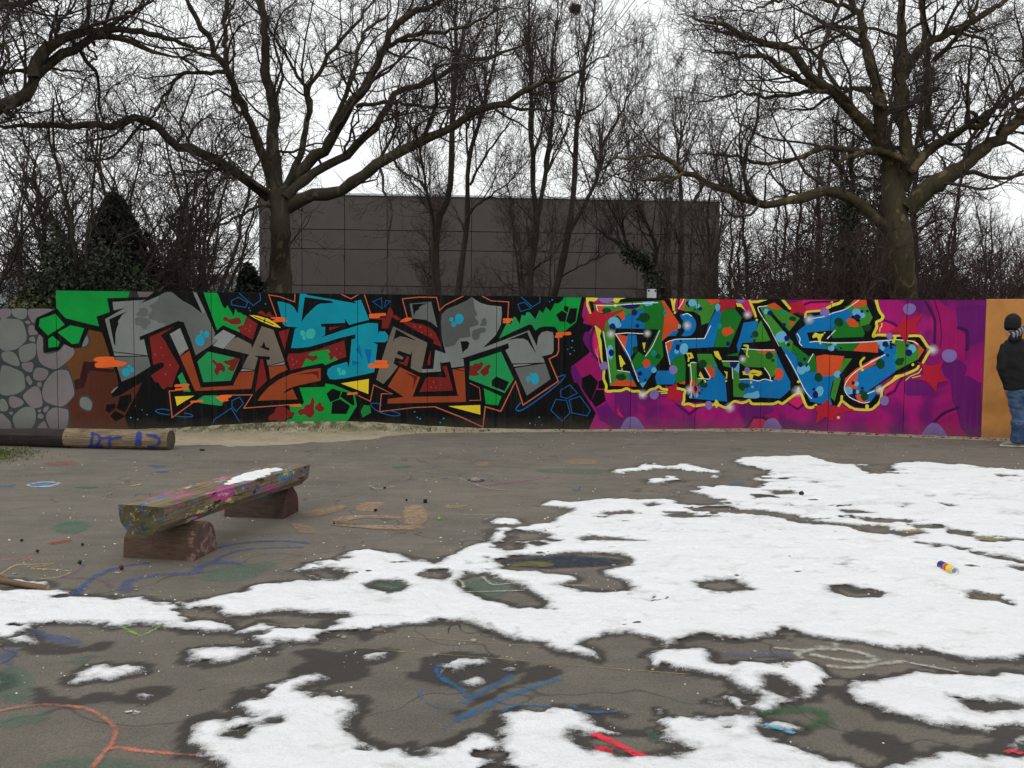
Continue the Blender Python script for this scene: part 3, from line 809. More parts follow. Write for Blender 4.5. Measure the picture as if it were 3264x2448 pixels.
lb o q 1035,1060,72,75 505,1040,50,55 60,420,80,75 150,470,60,50
nv o q 565,980,55,55 665,1035,30,33 465,1095,32,35 602,1175,30,28 975,1130,60,65 945,1000,28,28 70,500,55,52 150,400,30,28 248,395,30,25
dg o q 475,1325,82,85 810,1290,72,68 860,1255,40,38 250,690,70,65
te o q 740,1205,45,50
dg o o 1405,590,82,80
or ~ o 1540,560 1600,520 1680,540 1740,620 1740,670 1600,660
dg o p 1860,790,70,80 1810,720,50,40
lb o p 1715,570,40,42 1730,715,35,35
nv o p 1655,555,32,32 1672,715,32,34 1815,650,32,30
lb o o 1270,1050,60,48 1330,980,40,30
nv o o 1350,1070,35,22 1440,1050,25,22
yd ~ o 940,840 970,790 1000,775 1060,800 1130,790 1130,820 1095,870 1080,950 1050,940 1020,860 950,870
yd o o 1153,777,14,14 1080,965,16,16
wh -14 ~ o 930,525 1150,490 1300,430 1500,370 1650,280 1790,175
wh -14 ~ o 670,790 720,880 710,960 750,1005
wh -14 o 1200,880 1340,735
wh -14 ~ o 895,945 1000,930 1260,955 1800,945 2212,915 q 750,900 930,915 1050,930 1140,980
wh -14 ~ p 2212,60 1800,290 1620,430 1520,570 1510,690 1600,810 1820,905 1940,890
wh -14 q 300,1290 560,1165
wh -14 r 250,745 370,695
yd -34 ~ p 1850,112 1795,170 1785,220 1805,290
yd o p 1815,325,25,25
@painted_star
cr k 230,460 350,450 440,340 470,400 560,450 700,420 950,350 920,390 700,510 620,580 590,680 620,795 540,720 420,640 280,600 270,520
cr m 950,140 1230,140 1240,350 1120,335 1000,400 950,420 970,300
cr n 0,600 60,620 130,600 200,560 220,620 230,680 260,720 350,770 270,800 240,870 200,900 130,850 30,850 30,700
cr o 550,460 545,330 520,260 740,220 820,330 800,470 770,450 700,410 600,440
@painted_drip
yd k 260,100 480,100 465,200 400,230 320,215 300,250 360,440 325,445 270,300
yd ~ k 420,650 480,690 530,740 510,830 530,900 540,960 550,1200 560,1280 530,1270 490,1000 440,760
yd k 715,120 720,200 790,255 830,240 870,190 1040,150 1040,120
yd -44 ~ l 580,340 575,480 620,600 625,700 760,695 880,690 980,655 1080,700 1200,705 1240,780 1340,720 1400,675 1480,655 1545,615 1600,660 1690,675
yd -18 l 1545,705 1690,715
yd -18 l 1590,740 1690,735
yd -44 ~ n 220,650 300,670 350,690 335,760 330,860 310,930 420,925 520,960 640,945 700,940 820,945 900,925 980,960 1080,990 1180,900 1240,880 1330,905 1420,890 1480,860 1530,920 1700,925 1900,925 1990,890 2060,920 2130,880 p 560,810 690,735 745,760 800,900 850,980 930,990 1000,945
yd n 850,930 890,845 930,880 960,940 900,1000
yd -34 p 692,640 692,740
yd o p 692,535,26,26 1395,1165,28,24
yd -40 ~ p 1400,960 1450,880 1500,900 1600,980 1700,1020 1900,1030 2000,1010 2100,920
yd -40 p 1455,790 1450,890
yd -55 p 1900,960 1900,1020
yd -40 ~ r 380,970 440,920 490,820 510,660 650,550 800,450 900,410 1100,320 1150,260
yd r 640,550 740,420 840,405 760,500
yd -44 ~ q 390,120 420,280 460,400 520,490 490,550 410,590 410,680 350,830 430,815 580,820
yd -34 ~ q 700,835 780,830 880,825
yd -42 ~ q 960,835 1080,830 1180,840 1230,900 1310,1020 1370,1060 1300,1170 1230,1300
yd -40 q 740,850 705,940
yd o q 1048,1340,25,25
yd -16 ~ q 500,610 500,660 470,700 462,760
yd -14 r 1200,310 1150,380 1000,440 920,510
yd -14 r 1040,465 1180,430
yd -42 ~ m 1480,150 1500,240 1560,380 1595,490
yd -40 m 1500,235 1640,230 1830,170
yd m 1245,250 1340,265 1430,400 1330,320 1270,320
yd m 55,130 205,130 165,300 172,385 135,390 100,200
cr m 115,130 175,130 145,225
yd o m 170,420,22,24 1612,550,22,18
yd -42 ~ o 350,130 440,230 540,350
yd -36 ~ o 810,500 830,420 930,400 1060,390 1090,385
yd -50 ~ o 1200,345 1300,290 1420,250 1500,150
yd o o 1278,238,22,20
pk -10 ~ k 480,1000 470,1150 490,1280 505,1370
pk -10 ~ k 440,1070 445,1140 465,1210
@painted_star
cr q 860,480 900,450 940,570 1240,430 1110,640 1160,770 980,800 940,930 915,1010 870,880 800,790 620,750 770,680 840,600
cr r 1120,180 1230,220 1380,260 1580,190 1520,320 1560,430 1670,520 1480,550 1460,720 1400,650 1300,530 1150,490 1230,400 1230,280
cr p 960,960 1100,940 1215,830 1260,960 1650,1010 1660,1040 1400,1100 1320,1180 1320,1260 1230,1200 1170,1150 990,1280 1030,1080
@painted_dot
li o k 578,1365,70,82 1800,1428,72,78
li o l 1465,760,80,90
li o n 768,950,65,80 1445,335,48,60
li o o 1155,415,85,75
li o q 988,358,112,100 637,838,60,55 1690,1183,128,122
li o r 545,868,85,85
li ~ l 890,1410 910,1280 980,1180 1060,1150 1150,1170 1240,1270 1290,1410
li ~ n 1750,1410 1780,1230 1880,1180 1980,1220 2060,1410
li ~ r 1210,1540 1260,1380 1340,1290 1420,1260 1520,1300 1600,1400 1650,1550
li ~ k 470,120 760,120 720,220 620,255 520,230
li ~ m 1210,120 1450,120 1390,230 1290,250
@painted_glow
gl o k 700,800,95,110 1345,790,95,85
gl o l 1265,760,110,110
gl o m 385,650,105,105 1450,460,105,90 1365,1240,85,90
gl o n 430,680,120,100 1140,990,115,110
gl o p 690,700,150,110
gl o o 880,540,120,115
gl o q 1400,1080,135,115
gl o r 440,690,90,90
gl o p 2130,660,90,90
"""

def parse_mural():
    groups, cur, tile = [], None, None
    for line in MURAL.strip().splitlines():
        tk = line.split()
        if tk[0].startswith('@'):
            cur = (tk[0][1:], []); groups.append(cur); continue
        cname = tk[0]; smooth = closed = circ = False; w = None
        pts = []; i = 1
        seen_tile = False
        while i < len(tk):
            t = tk[i]
            if t == '~': smooth = True
            elif t[0] == '-' and ',' not in t: w = float(t[1:])
            elif ',' in t:
                v = [float(q) for q in t.split(',')]
                ox, oy, k = TILES[tile]
                if circ: pts.append((ox + v[0] / k, oy + v[1] / k, v[2] / k, v[3] / k))
                else: pts.append((ox + v[0] / k, oy + v[1] / k))
            elif t == 'o' and not seen_tile and tk[i + 1].isalpha(): circ = True
            elif t == 'c' and not seen_tile and tk[i + 1].isalpha(): closed = True
            else: tile = t; seen_tile = True
            i += 1
        cur[1].append((cname, smooth, closed, circ, w, pts))
    return groups

def stroke_pieces(sz, w, closed):
    """strip of quads with mitred joints and rounded ends"""
    p = np.asarray(sz)
    keep = [0] + [i for i in range(1, len(p)) if np.linalg.norm(p[i] - p[i - 1]) > 1e-4]
    p = p[keep]; n = len(p)
    d = np.diff(np.vstack([p, p[:1]]) if closed else p, axis=0)
    d /= np.linalg.norm(d, axis=1)[:, None]
    nor = np.stack([-d[:, 1], d[:, 0]], -1)
    offs = np.zeros((n, 2))
    for i in range(n):
        if closed: a, b = nor[i - 1], nor[i]
        else: a, b = nor[max(i - 1, 0)], nor[min(i, len(nor) - 1)]
        m = a + b; l = np.linalg.norm(m)
        if l < 0.35: offs[i] = b
        else:
            m /= l; offs[i] = m / max(m @ b, 0.45)
    jit = 1 + 0.10 * (rng.random((n, 1)) - 0.5)
    L = p + offs * w / 2 * jit; R = p - offs * w / 2 * jit
    out = [np.array([R[i], R[(i + 1) % n], L[(i + 1) % n], L[i]]) for i in range(n if closed else n - 1)]
    if not closed:
        for e, nn, dd in ((0, nor[0], -d[0]), (n - 1, nor[-1], d[-1])):
            a = np.linspace(-math.pi / 2, math.pi / 2, 7)
            out.append(p[e] + (np.sin(a)[:, None] * nn + np.cos(a)[:, None] * dd) * w / 2)
    return out

def clip_half(poly, ax, val, keep_less):
    out = []
    n = len(poly)
    for i in range(n):
        a, b = poly[i], poly[(i + 1) % n]
        ia = (a[ax] <= val) if keep_less else (a[ax] >= val)
        ib = (b[ax] <= val) if keep_less else (b[ax] >= val)
        if ia: out.append(a)
        if ia != ib:
            t = (val - a[ax]) / (b[ax] - a[ax]); out.append(a + (b - a) * t)
    return out

M_S = 1.0 / 5.53 / 206.0        # zoom pixels of a stroke to metres on the wall
GAP = 0.0025
def build_wall():
    concrete = simple_mat('cast_concrete', (150, 147, 140), 0.9, 0.18, 3.0, 0.4, 40.0)
    tanm = pmat('tn')
    root = thing('graffiti_barrier', (*fold(np.array(4.0), np.array(0.0), 0.0)[:2], 0.0),
                 'long bent concrete panel wall covered in two bright graffiti murals, tan beyond the purple', 'wall')
    for (a, b, h, kind) in panels:
        bm = bmesh.new()
        h2 = h + random.uniform(-0.004, 0.004)
        a2, b2 = a + GAP, b - GAP
        fr = fold(np.array([a2, b2]), np.array([0.0, 0.0]), 0.0)
        e = 1e-4
        mid = np.array([(a + b) / 2])
        # outward normal and direction at this panel
        p0 = fold(mid - 0.01, np.array([0.0]), 0.0)[0]; p1 = fold(mid + 0.01, np.array([0.0]), 0.0)[0]
        dd = (p1 - p0)[:2] / np.linalg.norm((p1 - p0)[:2]); nn = np.array((dd[1], -dd[0]))
        M = Matrix(((dd[0], nn[0], 0, fold(mid, np.array([0.0]), 0.0)[0][0]), (dd[1], nn[1], 0, fold(mid, np.array([0.0]), 0.0)[0][1]), (0, 0, 1, 0), (0, 0, 0, 1)))
        hw = (b2 - a2) / 2
        bm_box(bm, (-hw, -THICK, -0.3), (hw, 0.0, h2), 0.009, M)
        o = link('wall_panel', bm_mesh('wall_panel', bm), [concrete, tanm, pmat('K')], root)
        for f in o.data.polygons:
            if f.normal.z < 0.15: f.material_index = 1 if kind == 'tan' else 2  # bare concrete top; its pale bevel paints in the sky-lit edge highlight
    # dark mortar strip behind each open joint
    jm = simple_mat('joint_mortar', (22, 21, 20), 0.95)
    for s0 in [S_LOW] + seams[:-1]:
        p = fold(np.array([s0 - 0.03, s0 + 0.03]), np.array([0.0, 0.0]), -0.02)
        q = fold(np.array([s0 - 0.03, s0 + 0.03]), np.array([0.0, 0.0]), -0.09)
        vs = [(x[0], x[1], z) for z in (0, (LOW_H if s0 == S_LOW else WALL_H) - 0.03) for x in (p[0], p[1], q[1], q[0])]
        link('joint_filler', pymesh('joint_filler', vs, [(0, 1, 5, 4), (1, 2, 6, 5), (2, 3, 7, 6), (3, 0, 4, 7), (4, 5, 6, 7)]), jm, root)

    done = []          # (bbox, layer)
    jobs = []
    for name, items in parse_mural():
        if name in ('painted_letter', 'painted_background', 'painted_earth', 'painted_outline', 'painted_eye'): jobs.append((name, items))
        else:
            for it in items:
                if it[3]: jobs += [(name, [it[:5] + ([c],)]) for c in it[5]]
                else: jobs.append((name, [it]))
    for name, items in jobs:
        verts, faces, fm, mats, cover = [], [], [], [], []
        for (cn, smooth, closed, circ, w, pts) in items:
            subs = []
            if circ:
                for (x, y, rx, ry) in pts:
                    c = unroll(np.array(x), np.array(y))
                    e1 = unroll(np.array(x + rx), np.array(y)) - c; e2 = unroll(np.array(x), np.array(y + ry)) - c
                    a = np.linspace(0, 2 * math.pi, 25)[:-1] if cn != 'gl' else np.linspace(0, 2 * math.pi, 33)[:-1]
                    wob = 1 + (0.05 * np.sin(2 * a + rng.random() * 6) + 0.03 * np.sin(3 * a + rng.random() * 6) if cn != 'gl' else 0.0)
                    subs.append(('circ', c, c + (np.cos(a) * wob)[:, None] * e1 + (np.sin(a) * wob)[:, None] * e2))
            else:
                px = np.asarray(pts)
                if smooth:
                    px = catmull(px, 5, closed=(w is None or closed))
                subs.append(('stroke' if w else 'poly', None, unroll(px[:, 0], px[:, 1])))
            for typ, c, sz in subs:
                if typ == 'stroke': pieces = stroke_pieces(sz, w * M_S * 1.0, closed)
                elif typ == 'circ' and cn == 'gl':
                    pieces = []
                    rr = [0.0, 0.3, 0.6, 1.0]
                    for j in range(3):
                        n = len(sz)
                        for i in range(n):
                            A, B = sz[i], sz[(i + 1) % n]
                            pieces.append(np.array([c + (A - c) * rr[j], c + (A - c) * rr[j + 1], c + (B - c) * rr[j + 1], c + (B - c) * rr[j]]))
                elif typ == 'circ': pieces = [sz]
                else:
                    tr = tessellate_polygon([[Vector((q[0], q[1], 0)) for q in sz]])
                    pieces = [sz[list(t)] for t in tr]
                allp = np.vstack(pieces)
                bb = (allp[:, 0].min(), allp[:, 0].max(), allp[:, 1].min(), allp[:, 1].max())
                lay = 0
                for b2, l2 in done:
                    if bb[0] < b2[1] and bb[1] > b2[0] and bb[2] < b2[3] and bb[3] > b2[2]: lay = max(lay, l2 + 1)
                done.append((bb, lay))
                off = 0.0012 + 0.0001 * lay
                if cn not in mats: mats.append(cn)
                mi = mats.index(cn)
                for (a, b, h, kind) in panels:
                    if kind == 'tan' or bb[1] < a or bb[0] > b: continue
                    for pc in pieces:
                        if pc[:, 0].max() < a or pc[:, 0].min() > b: continue
                        q = [np.array(x) for x in pc]
                        for ax, val, less in ((0, a + GAP + 0.0012, False), (0, b - GAP - 0.0012, True), (1, 0.0, False), (1, h - 0.0115, True)):
                            q = clip_half(q, ax, val, less)
                            if len(q) < 3: break
                        if len(q) < 3: continue
                        q = np.array(q)
                        ar = 0.5 * np.sum(q[:, 0] * np.roll(q[:, 1], -1) - np.roll(q[:, 0], -1) * q[:, 1])
                        if abs(ar) < 1e-8: continue
                        if ar < 0: q = q[::-1]
                        v3 = fold(np.clip(q[:, 0], a + 1e-4, b - 1e-4), q[:, 1], off)
                        i0 = len(verts); verts.extend(v3.tolist())
                        faces.append(list(range(i0, i0 + len(q)))); fm.append(mi)
                        if cn == 'gl':
                            R = np.linalg.norm(sz - c, axis=1).mean()
                            cover.extend((1 - np.clip(np.linalg.norm(q - c, axis=1) / R, 0, 1)).tolist())
                        else: cover.extend([1.0] * len(q))
        if not faces: continue
        me = pymesh(name, verts, faces)
        me.polygons.foreach_set('material_index', np.array(fm, np.int32))
        if 'gl' in mats:
            at = me.attributes.new('cover', 'FLOAT', 'POINT'); at.data.foreach_set('value', np.array(cover, np.float32))
        link(name, me, [pmat(k) for k in mats], root)
    print('paint layers', max(l for _, l in done))
    return root
wall = build_wall()

# ================================================================== ground, snow, paint on the ground
GT = {'A': (0, 1350, 2.011), 'B': (1000, 1350, 1.8433), 'C': (2064, 1350, 1.8433),
      'D': (0, 1850, 2.011), 'E': (1000, 1850, 1.8433), 'F': (2064, 1850, 1.8433)}
def gpts(s):
    out, t = [], None
    for k in s.split():
        if k in GT: t = GT[k]
        else:
            x, y = [float(q) for q in k.split(',')]
            out.append((t[0] + x / t[2], t[1] + y / t[2]))
    a = np.array(out)
    a[:, 1] = np.clip(a[:, 1], 1330, 3400)
    return G(a[:, 0], a[:, 1])[:, :2]

SNOW_POS = ["""D -900,60 -100,60 0,60 100,55 330,65 440,65 480,100 650,105 730,125 890,115 960,135 1100,145 1200,145 1300,125 1380,105 1480,85 1560,75 1600,45 1680,25 A 1800,1020 1950,1010 2080,1015 1960,960 1880,945 1960,905 2100,885 2212,870
 B 0,820 130,800 220,750 330,740 480,765 590,800 690,800 720,830 760,790 900,730 1020,700 1060,640 1010,600 1080,555 1200,560 1230,600 1380,590 1430,560 1380,545 1500,530 1520,500 1330,480 1400,455 1560,465 1700,440 1900,450 2090,440 2130,470
 C 180,475 310,490 430,465 340,420 250,400 300,375 440,365 560,375 650,380 700,345 620,330 680,300 740,290 640,270 540,240 490,225 560,200 700,195 960,190 1010,210 1100,235 1220,240 1430,245 1480,235 1560,225 1700,235 1760,240 1850,240 1960,255 2050,265 2212,275 2900,290 3600,330
 F 3600,500 2212,470 1880,460 1620,410 1180,370 1080,350 1000,330 880,315 780,325 600,350 400,345 340,330 180,360 110,400 60,360 0,335 E 1980,345 1850,318 1700,325 1560,370 1540,385 1640,410 1680,440 1660,470 1560,440 1400,412 1360,392 1350,355 1180,345 1040,290 950,255 850,245 690,250 590,262 450,280 350,310 190,310 60,335 0,352
 D 2100,350 2030,380 1900,395 1770,390 1750,430 1640,470 1500,515 1340,525 1250,510 1170,460 1240,445 1390,440 1560,435 1700,425 1690,390 1640,375 1620,345 1500,340 1540,320 1610,300 1700,275 1790,305 1900,300 2110,290 2150,280 2100,255 E 90,240 180,215 100,205 0,195
 D 2212,225 2000,205 1850,200 1640,220 1560,240 1500,245 1420,215 1380,195 1240,180 1140,195 1200,240 1190,265 1370,265 1530,305 1490,325 1280,330 1190,335 1150,320 1040,290 900,275 760,300 650,300 560,278 420,275 300,285 175,300 180,345 240,400 120,395 0,375 -300,380 -900,300"""]
SNOW_POS += [
 "B 1890,265 1960,232 2212,240 C 250,245 400,275 460,300 400,318 250,300 200,330 120,352 0,350 B 1950,330 1850,310 1750,285 1800,270",
 """D 1210,950 1230,900 1340,880 1450,895 1500,880 1640,870 1600,850 1530,810 1560,775 1660,720 1680,690 1800,650 1960,610 2060,595 2090,620 2030,650 1950,680 1910,710 2000,720 2100,745 2212,750
 E 0,680 180,690 270,700 240,760 200,840 230,890 280,930 350,965 450,985 570,975 600,1000 720,985 800,975 900,940 1000,920 1090,935 1080,860 1100,800 1200,775 1400,755 1520,760 1600,790 1660,840 1760,880 1900,920 2000,950 2080,920 2030,860 2040,800 2120,785
 F 80,780 200,800 400,810 600,810 660,830 660,880 700,920 790,940 760,960 900,1000 1060,1050 1230,1090 1350,1130 1400,1500 1400,2600 E 0,2600 D 1500,1500 1380,1200 1330,1150 1220,1110 1260,1070 1230,1020""",
 "F 0,440 100,405 340,410 400,480 550,492 780,488 930,480 1010,520 1060,570 1040,640 1010,690 870,705 820,745 740,768 640,770 600,800 480,760 380,710 460,680 540,690 620,720 650,690 560,640 480,590 350,555 200,520 80,500 0,525 E 1950,470",
 "F 1160,650 1200,600 1350,590 1500,560 1660,550 1860,565 2050,575 2140,555 2212,560 3600,600 3600,900 2212,870 2080,900 1900,860 1700,860 1560,820 1400,790 1300,750 1210,735 1180,690",
 "F 1560,1080 1700,1035 1900,1030 2212,1010 3600,1000 3600,2600 1500,2600 1400,1110",
 "D 440,670 480,610 540,565 640,540 740,555 800,545 910,560 900,590 800,610 720,640 620,635 540,655 480,672",
 "D 885,730 935,708 985,730 935,752",
 "D 0,640 30,650 30,690 0,700 -300,720 -300,640",
 "A 60,1000 200,1005 310,1015 330,1040 250,1045 100,1030",
 "E 740,490 900,455 1000,445 1060,480 1020,500 940,505 850,530 740,545",
 "E 860,595 960,565 1030,590 940,615",
 "E 1080,535 1160,480 1210,510 1150,540",
 "E 310,440 420,430 410,450 330,460",
 "F 650,860 740,830 850,850 900,880 820,900 720,880",
 "F 2040,985 2120,950 2212,925 2400,940 2212,960 2100,990",
]
SNOW_NEG = [
 "A 1920,945 2080,930 2212,935 B 60,850 150,870 190,890 170,915 90,930 A 2180,1005 2080,1000 1980,970",
 "B 320,945 380,928 480,928 560,958 520,985 430,992 345,978", "B 630,900 680,872 760,870 800,890 760,918 670,918",
 "B 820,930 900,885 1000,890 1080,920 1180,930 1240,980 1380,1040 1390,1050 1340,1085 1200,1085 1050,1040 900,1000",
 "B 1070,810 1200,790 1380,775 1500,765 1650,760 1780,770 1870,800 1860,840 1700,870 1720,900 1840,930 1880,960 1840,985 1700,998 1600,990 1500,970 1440,950 1500,940 1560,920 1500,890 1380,875 1240,870 1120,860",
 "B 1130,660 1180,630 1300,640 1400,655 1330,690 1240,695 1150,690", "B 1060,710 1140,700 1220,715 1230,738 1130,745", "B 1560,680 1700,668 1900,690 1760,695 1600,692",
 "B 1180,560 1250,580 1380,575 1480,530 1440,520 1300,540", "B 1700,525 1850,515 1890,530 1720,545", "B 2090,545 2150,535 C 230,535 350,550 200,558",
 "B 1935,478 1985,468 2035,478 1985,490", "B 1265,715 1300,705 1340,716 1300,725", "B 1365,688 1395,681 1430,688 1395,695",
 "C 1230,250 1320,245 1430,255 1440,280 1340,295 1260,280", "C 400,495 560,510 700,515 840,535 860,560 700,540 520,530",
 "C 840,565 960,570 1100,590 1280,600 1260,620 1060,600 900,590", "C 1200,620 1330,610 1480,640 1600,620 1640,650 1500,660 1320,650",
 "C 1920,660 2100,680 2300,690 2100,695 1950,690", "C 1760,620 1900,640 1920,665 1780,655", "C 620,425 720,430 790,440 640,440", "C 720,400 850,405 880,415 760,418",
 "C 1130,515 1230,512 1300,530 1180,535", "C 1290,560 1440,570 1430,590 1320,580", "C 1560,600 1700,600 1730,615 1600,625", "C 1720,470 1800,480 1760,490",
 "C 2060,300 2170,305 2200,315 2080,315", "C 1780,720 1880,740 1840,750 1790,735", "C 1660,710 1740,720 1700,735", "C 1920,770 2050,780 2212,820 2150,815 2000,785", "C 2140,845 2260,860 2200,875",
 "C 260,935 400,922 500,925 620,985 520,995 380,990 290,965", "C 1100,965 1160,960 1240,985 1290,985 1390,1010 1280,1020 1180,1020 1110,995", "C 1870,1000 1920,990 1960,1000 2020,1030 2130,1050 2080,1055 1960,1040 1880,1025",
 "B 1900,290 2000,265 2100,265 C 60,265 150,275 250,285 300,295 180,300 100,295 0,300 B 2000,300",
 "E 1545,930 1560,905 1760,900 1900,905 2050,945 2150,970 2212,1010 2080,1045 1950,1055 1750,1030 1600,985",
 "F 690,580 760,565 850,620 890,680 820,690 740,660", "F 1860,735 1950,715 2080,720 2212,745 3000,780 2212,765 2000,770 1880,750",
 "D 1440,980 1500,950 1580,960 1540,995", "D 1740,910 1790,900 1800,915 1750,925", "E 1070,1045 1110,1035 1120,1050 1080,1065", "E 570,1000 700,985 720,1010 640,1040 590,1030",
 "E 1530,470 1600,455 1700,490 1620,505",
]
WET = [
 "D 120,450 180,400 300,400 520,430 640,390 720,395 735,420 650,455 500,470 380,485 200,475", "D -200,400 250,380 200,430 -200,450",
 "D 400,680 440,620 520,560 640,525 760,530 900,520 990,535 990,565 930,590 800,620 700,650 560,670 470,690",
 "D 190,690 290,680 335,720 340,745 480,765 640,715 740,720 760,740 880,690 1000,675 1135,695 1110,735 1000,780 960,800 700,790 400,810 200,805",
 "D 1140,470 1170,445 1250,440 1330,500 1250,525 1160,500", "D 1560,500 1780,450 1790,480 1700,490",
 "D 1830,465 1950,445 2040,435 2212,470 2212,640 2080,640 1950,690 1830,570 1960,520 1930,485",
 "E 0,400 130,430 260,400 420,405 500,435 420,490 330,510 350,560 250,590 100,620 0,640",
 "E 520,545 630,530 620,460 740,430 900,418 1030,430 1100,480 1220,475 1250,520 1180,560 1040,620 900,640 800,635 680,600 560,590",
 "E 1270,510 1350,485 1480,540 1380,590 1250,610 1150,640 1000,720 910,750 930,690 1000,670 1180,600",
 "E 770,770 880,750 930,770 830,805", "E 1500,740 1580,720 1900,790 1800,815 1620,790", "E 250,670 350,680 340,740 290,745 250,830 200,840",
 "F 1140,900 1250,880 1440,900 1560,970 1570,1010 1460,1070 1300,1010 1160,950", "D 1470,720 1560,690 1680,710 1600,760 1520,790",
 "D 1275,698 1300,685 1320,697 1290,706", "D 1440,682 1460,674 1475,682 1455,690", "D 1285,565 1310,552 1330,565 1300,578",
 "D 1100,1040 1160,960 1230,890 1300,870 1300,1200 1150,1120", "E 245,340 290,318 360,325 350,350 290,365",
]
def sdf(poly, X, Y, cap=0.6):
    """signed distance (positive inside), only worked out near the polygon"""
    lo, hi = poly.min(0) - cap, poly.max(0) + cap
    d = np.full(X.shape, -cap)
    m = (X > lo[0]) & (X < hi[0]) & (Y > lo[1]) & (Y < hi[1])
    x, y = X[m], Y[m]
    if not len(x): return d
    best = np.full(x.shape, cap * cap); ins = np.zeros(x.shape, bool)
    n = len(poly)
    for i in range(n):
        ax, ay = poly[i]; bx, by = poly[(i + 1) % n]
        cr = (ay > y) != (by > y)
        if by != ay:
            ins ^= cr & (x < (bx - ax) * (y - ay) / (by - ay) + ax)
        # nearby points only
        k = np.where((x > min(ax, bx) - cap) & (x < max(ax, bx) + cap) & (y > min(ay, by) - cap) & (y < max(ay, by) + cap))[0]
        if len(k):
            ex, ey = bx - ax, by - ay
            L = ex * ex + ey * ey + 1e-12
            t = np.clip(((x[k] - ax) * ex + (y[k] - ay) * ey) / L, 0, 1)
            dd = (x[k] - ax - t * ex) ** 2 + (y[k] - ay - t * ey) ** 2
            best[k] = np.minimum(best[k], dd)
    r = np.sqrt(best)
    d[m] = np.where(ins, r, -r)
    return d
POS = [gpts(s) for s in SNOW_POS]; NEG = [gpts(s) for s in SNOW_NEG]; WETP = [gpts(s) for s in WET]
def snow_d(X, Y):
    # jitter the lookup so that edges come out ragged at the size a melting edge has
    jx = X + 0.06 * fbm(X * 8, Y * 8, 3) + 0.022 * fbm(X * 34, Y * 34, 3)
    jy = Y + 0.11 * fbm(X * 8 + 50, Y * 6 + 50, 3) + 0.028 * fbm(X * 34 + 9, Y * 30, 3)
    d = np.full(X.shape, -0.6)
    for p in POS: d = np.maximum(d, sdf(p, jx, jy))
    for p in NEG: d = np.minimum(d, -sdf(p, jx, jy))
    far = sstep(5.5, 9.0, Y)
    d = d - far * 0.28 * sstep(0.075, 0.19, fbm(X * 1.7 + 3, Y * 4.2, 6)) - 0.07 * sstep(0.13, 0.3, fbm(X * 7, Y * 7 + 31, 4))
    d = d - 0.10 * sstep(0.20, 0.33, fbm(X * 3.1 + 70, Y * 4.3 + 12, 5))
    return d + 0.008 + 0.012 * far + (0.03 + 0.02 * far) * fbm(X * 13, Y * 13 + 8, 4) + 0.012 * fbm(X * 70, Y * 60, 2)

def grid(x0, x1, y0, y1, step):
    xs = np.linspace(x0, x1, int((x1 - x0) / step) + 1); ys = np.linspace(y0, y1, int((y1 - y0) / step) + 1)
    X, Y = np.meshgrid(xs, ys)
    n, m = X.shape
    i = np.arange(n * m).reshape(n, m)
    q = np.stack([i[:-1, :-1], i[:-1, 1:], i[1:, 1:], i[1:, :-1]], -1).reshape(-1, 4)
    return X, Y, q

# ---- wide ground
def ground_material():
    m = NT('bare_earth_and_dead_leaves')
    v = m.coord('Object')
    a = m.mix(m.mr(m.noise(v, 0.8, 6), 0.35, 0.65), (0.05, 0.045, 0.028), (0.09, 0.075, 0.05))
    m.color(m.mix(m.mr(m.noise(v, 14.0, 4), 0.45, 0.62), a, (0.035, 0.045, 0.018))).rough(0.95)
    m.bump(m.noise(v, 20.0, 5), 0.6, 0.03)
    return m.m
me = pymesh('ground', [(-600, -300, -0.03), (600, -300, -0.03), (600, 900, -0.03), (-600, 900, -0.03)], [(0, 1, 2, 3)])
tag(link('ground', me, ground_material()), kind='structure')

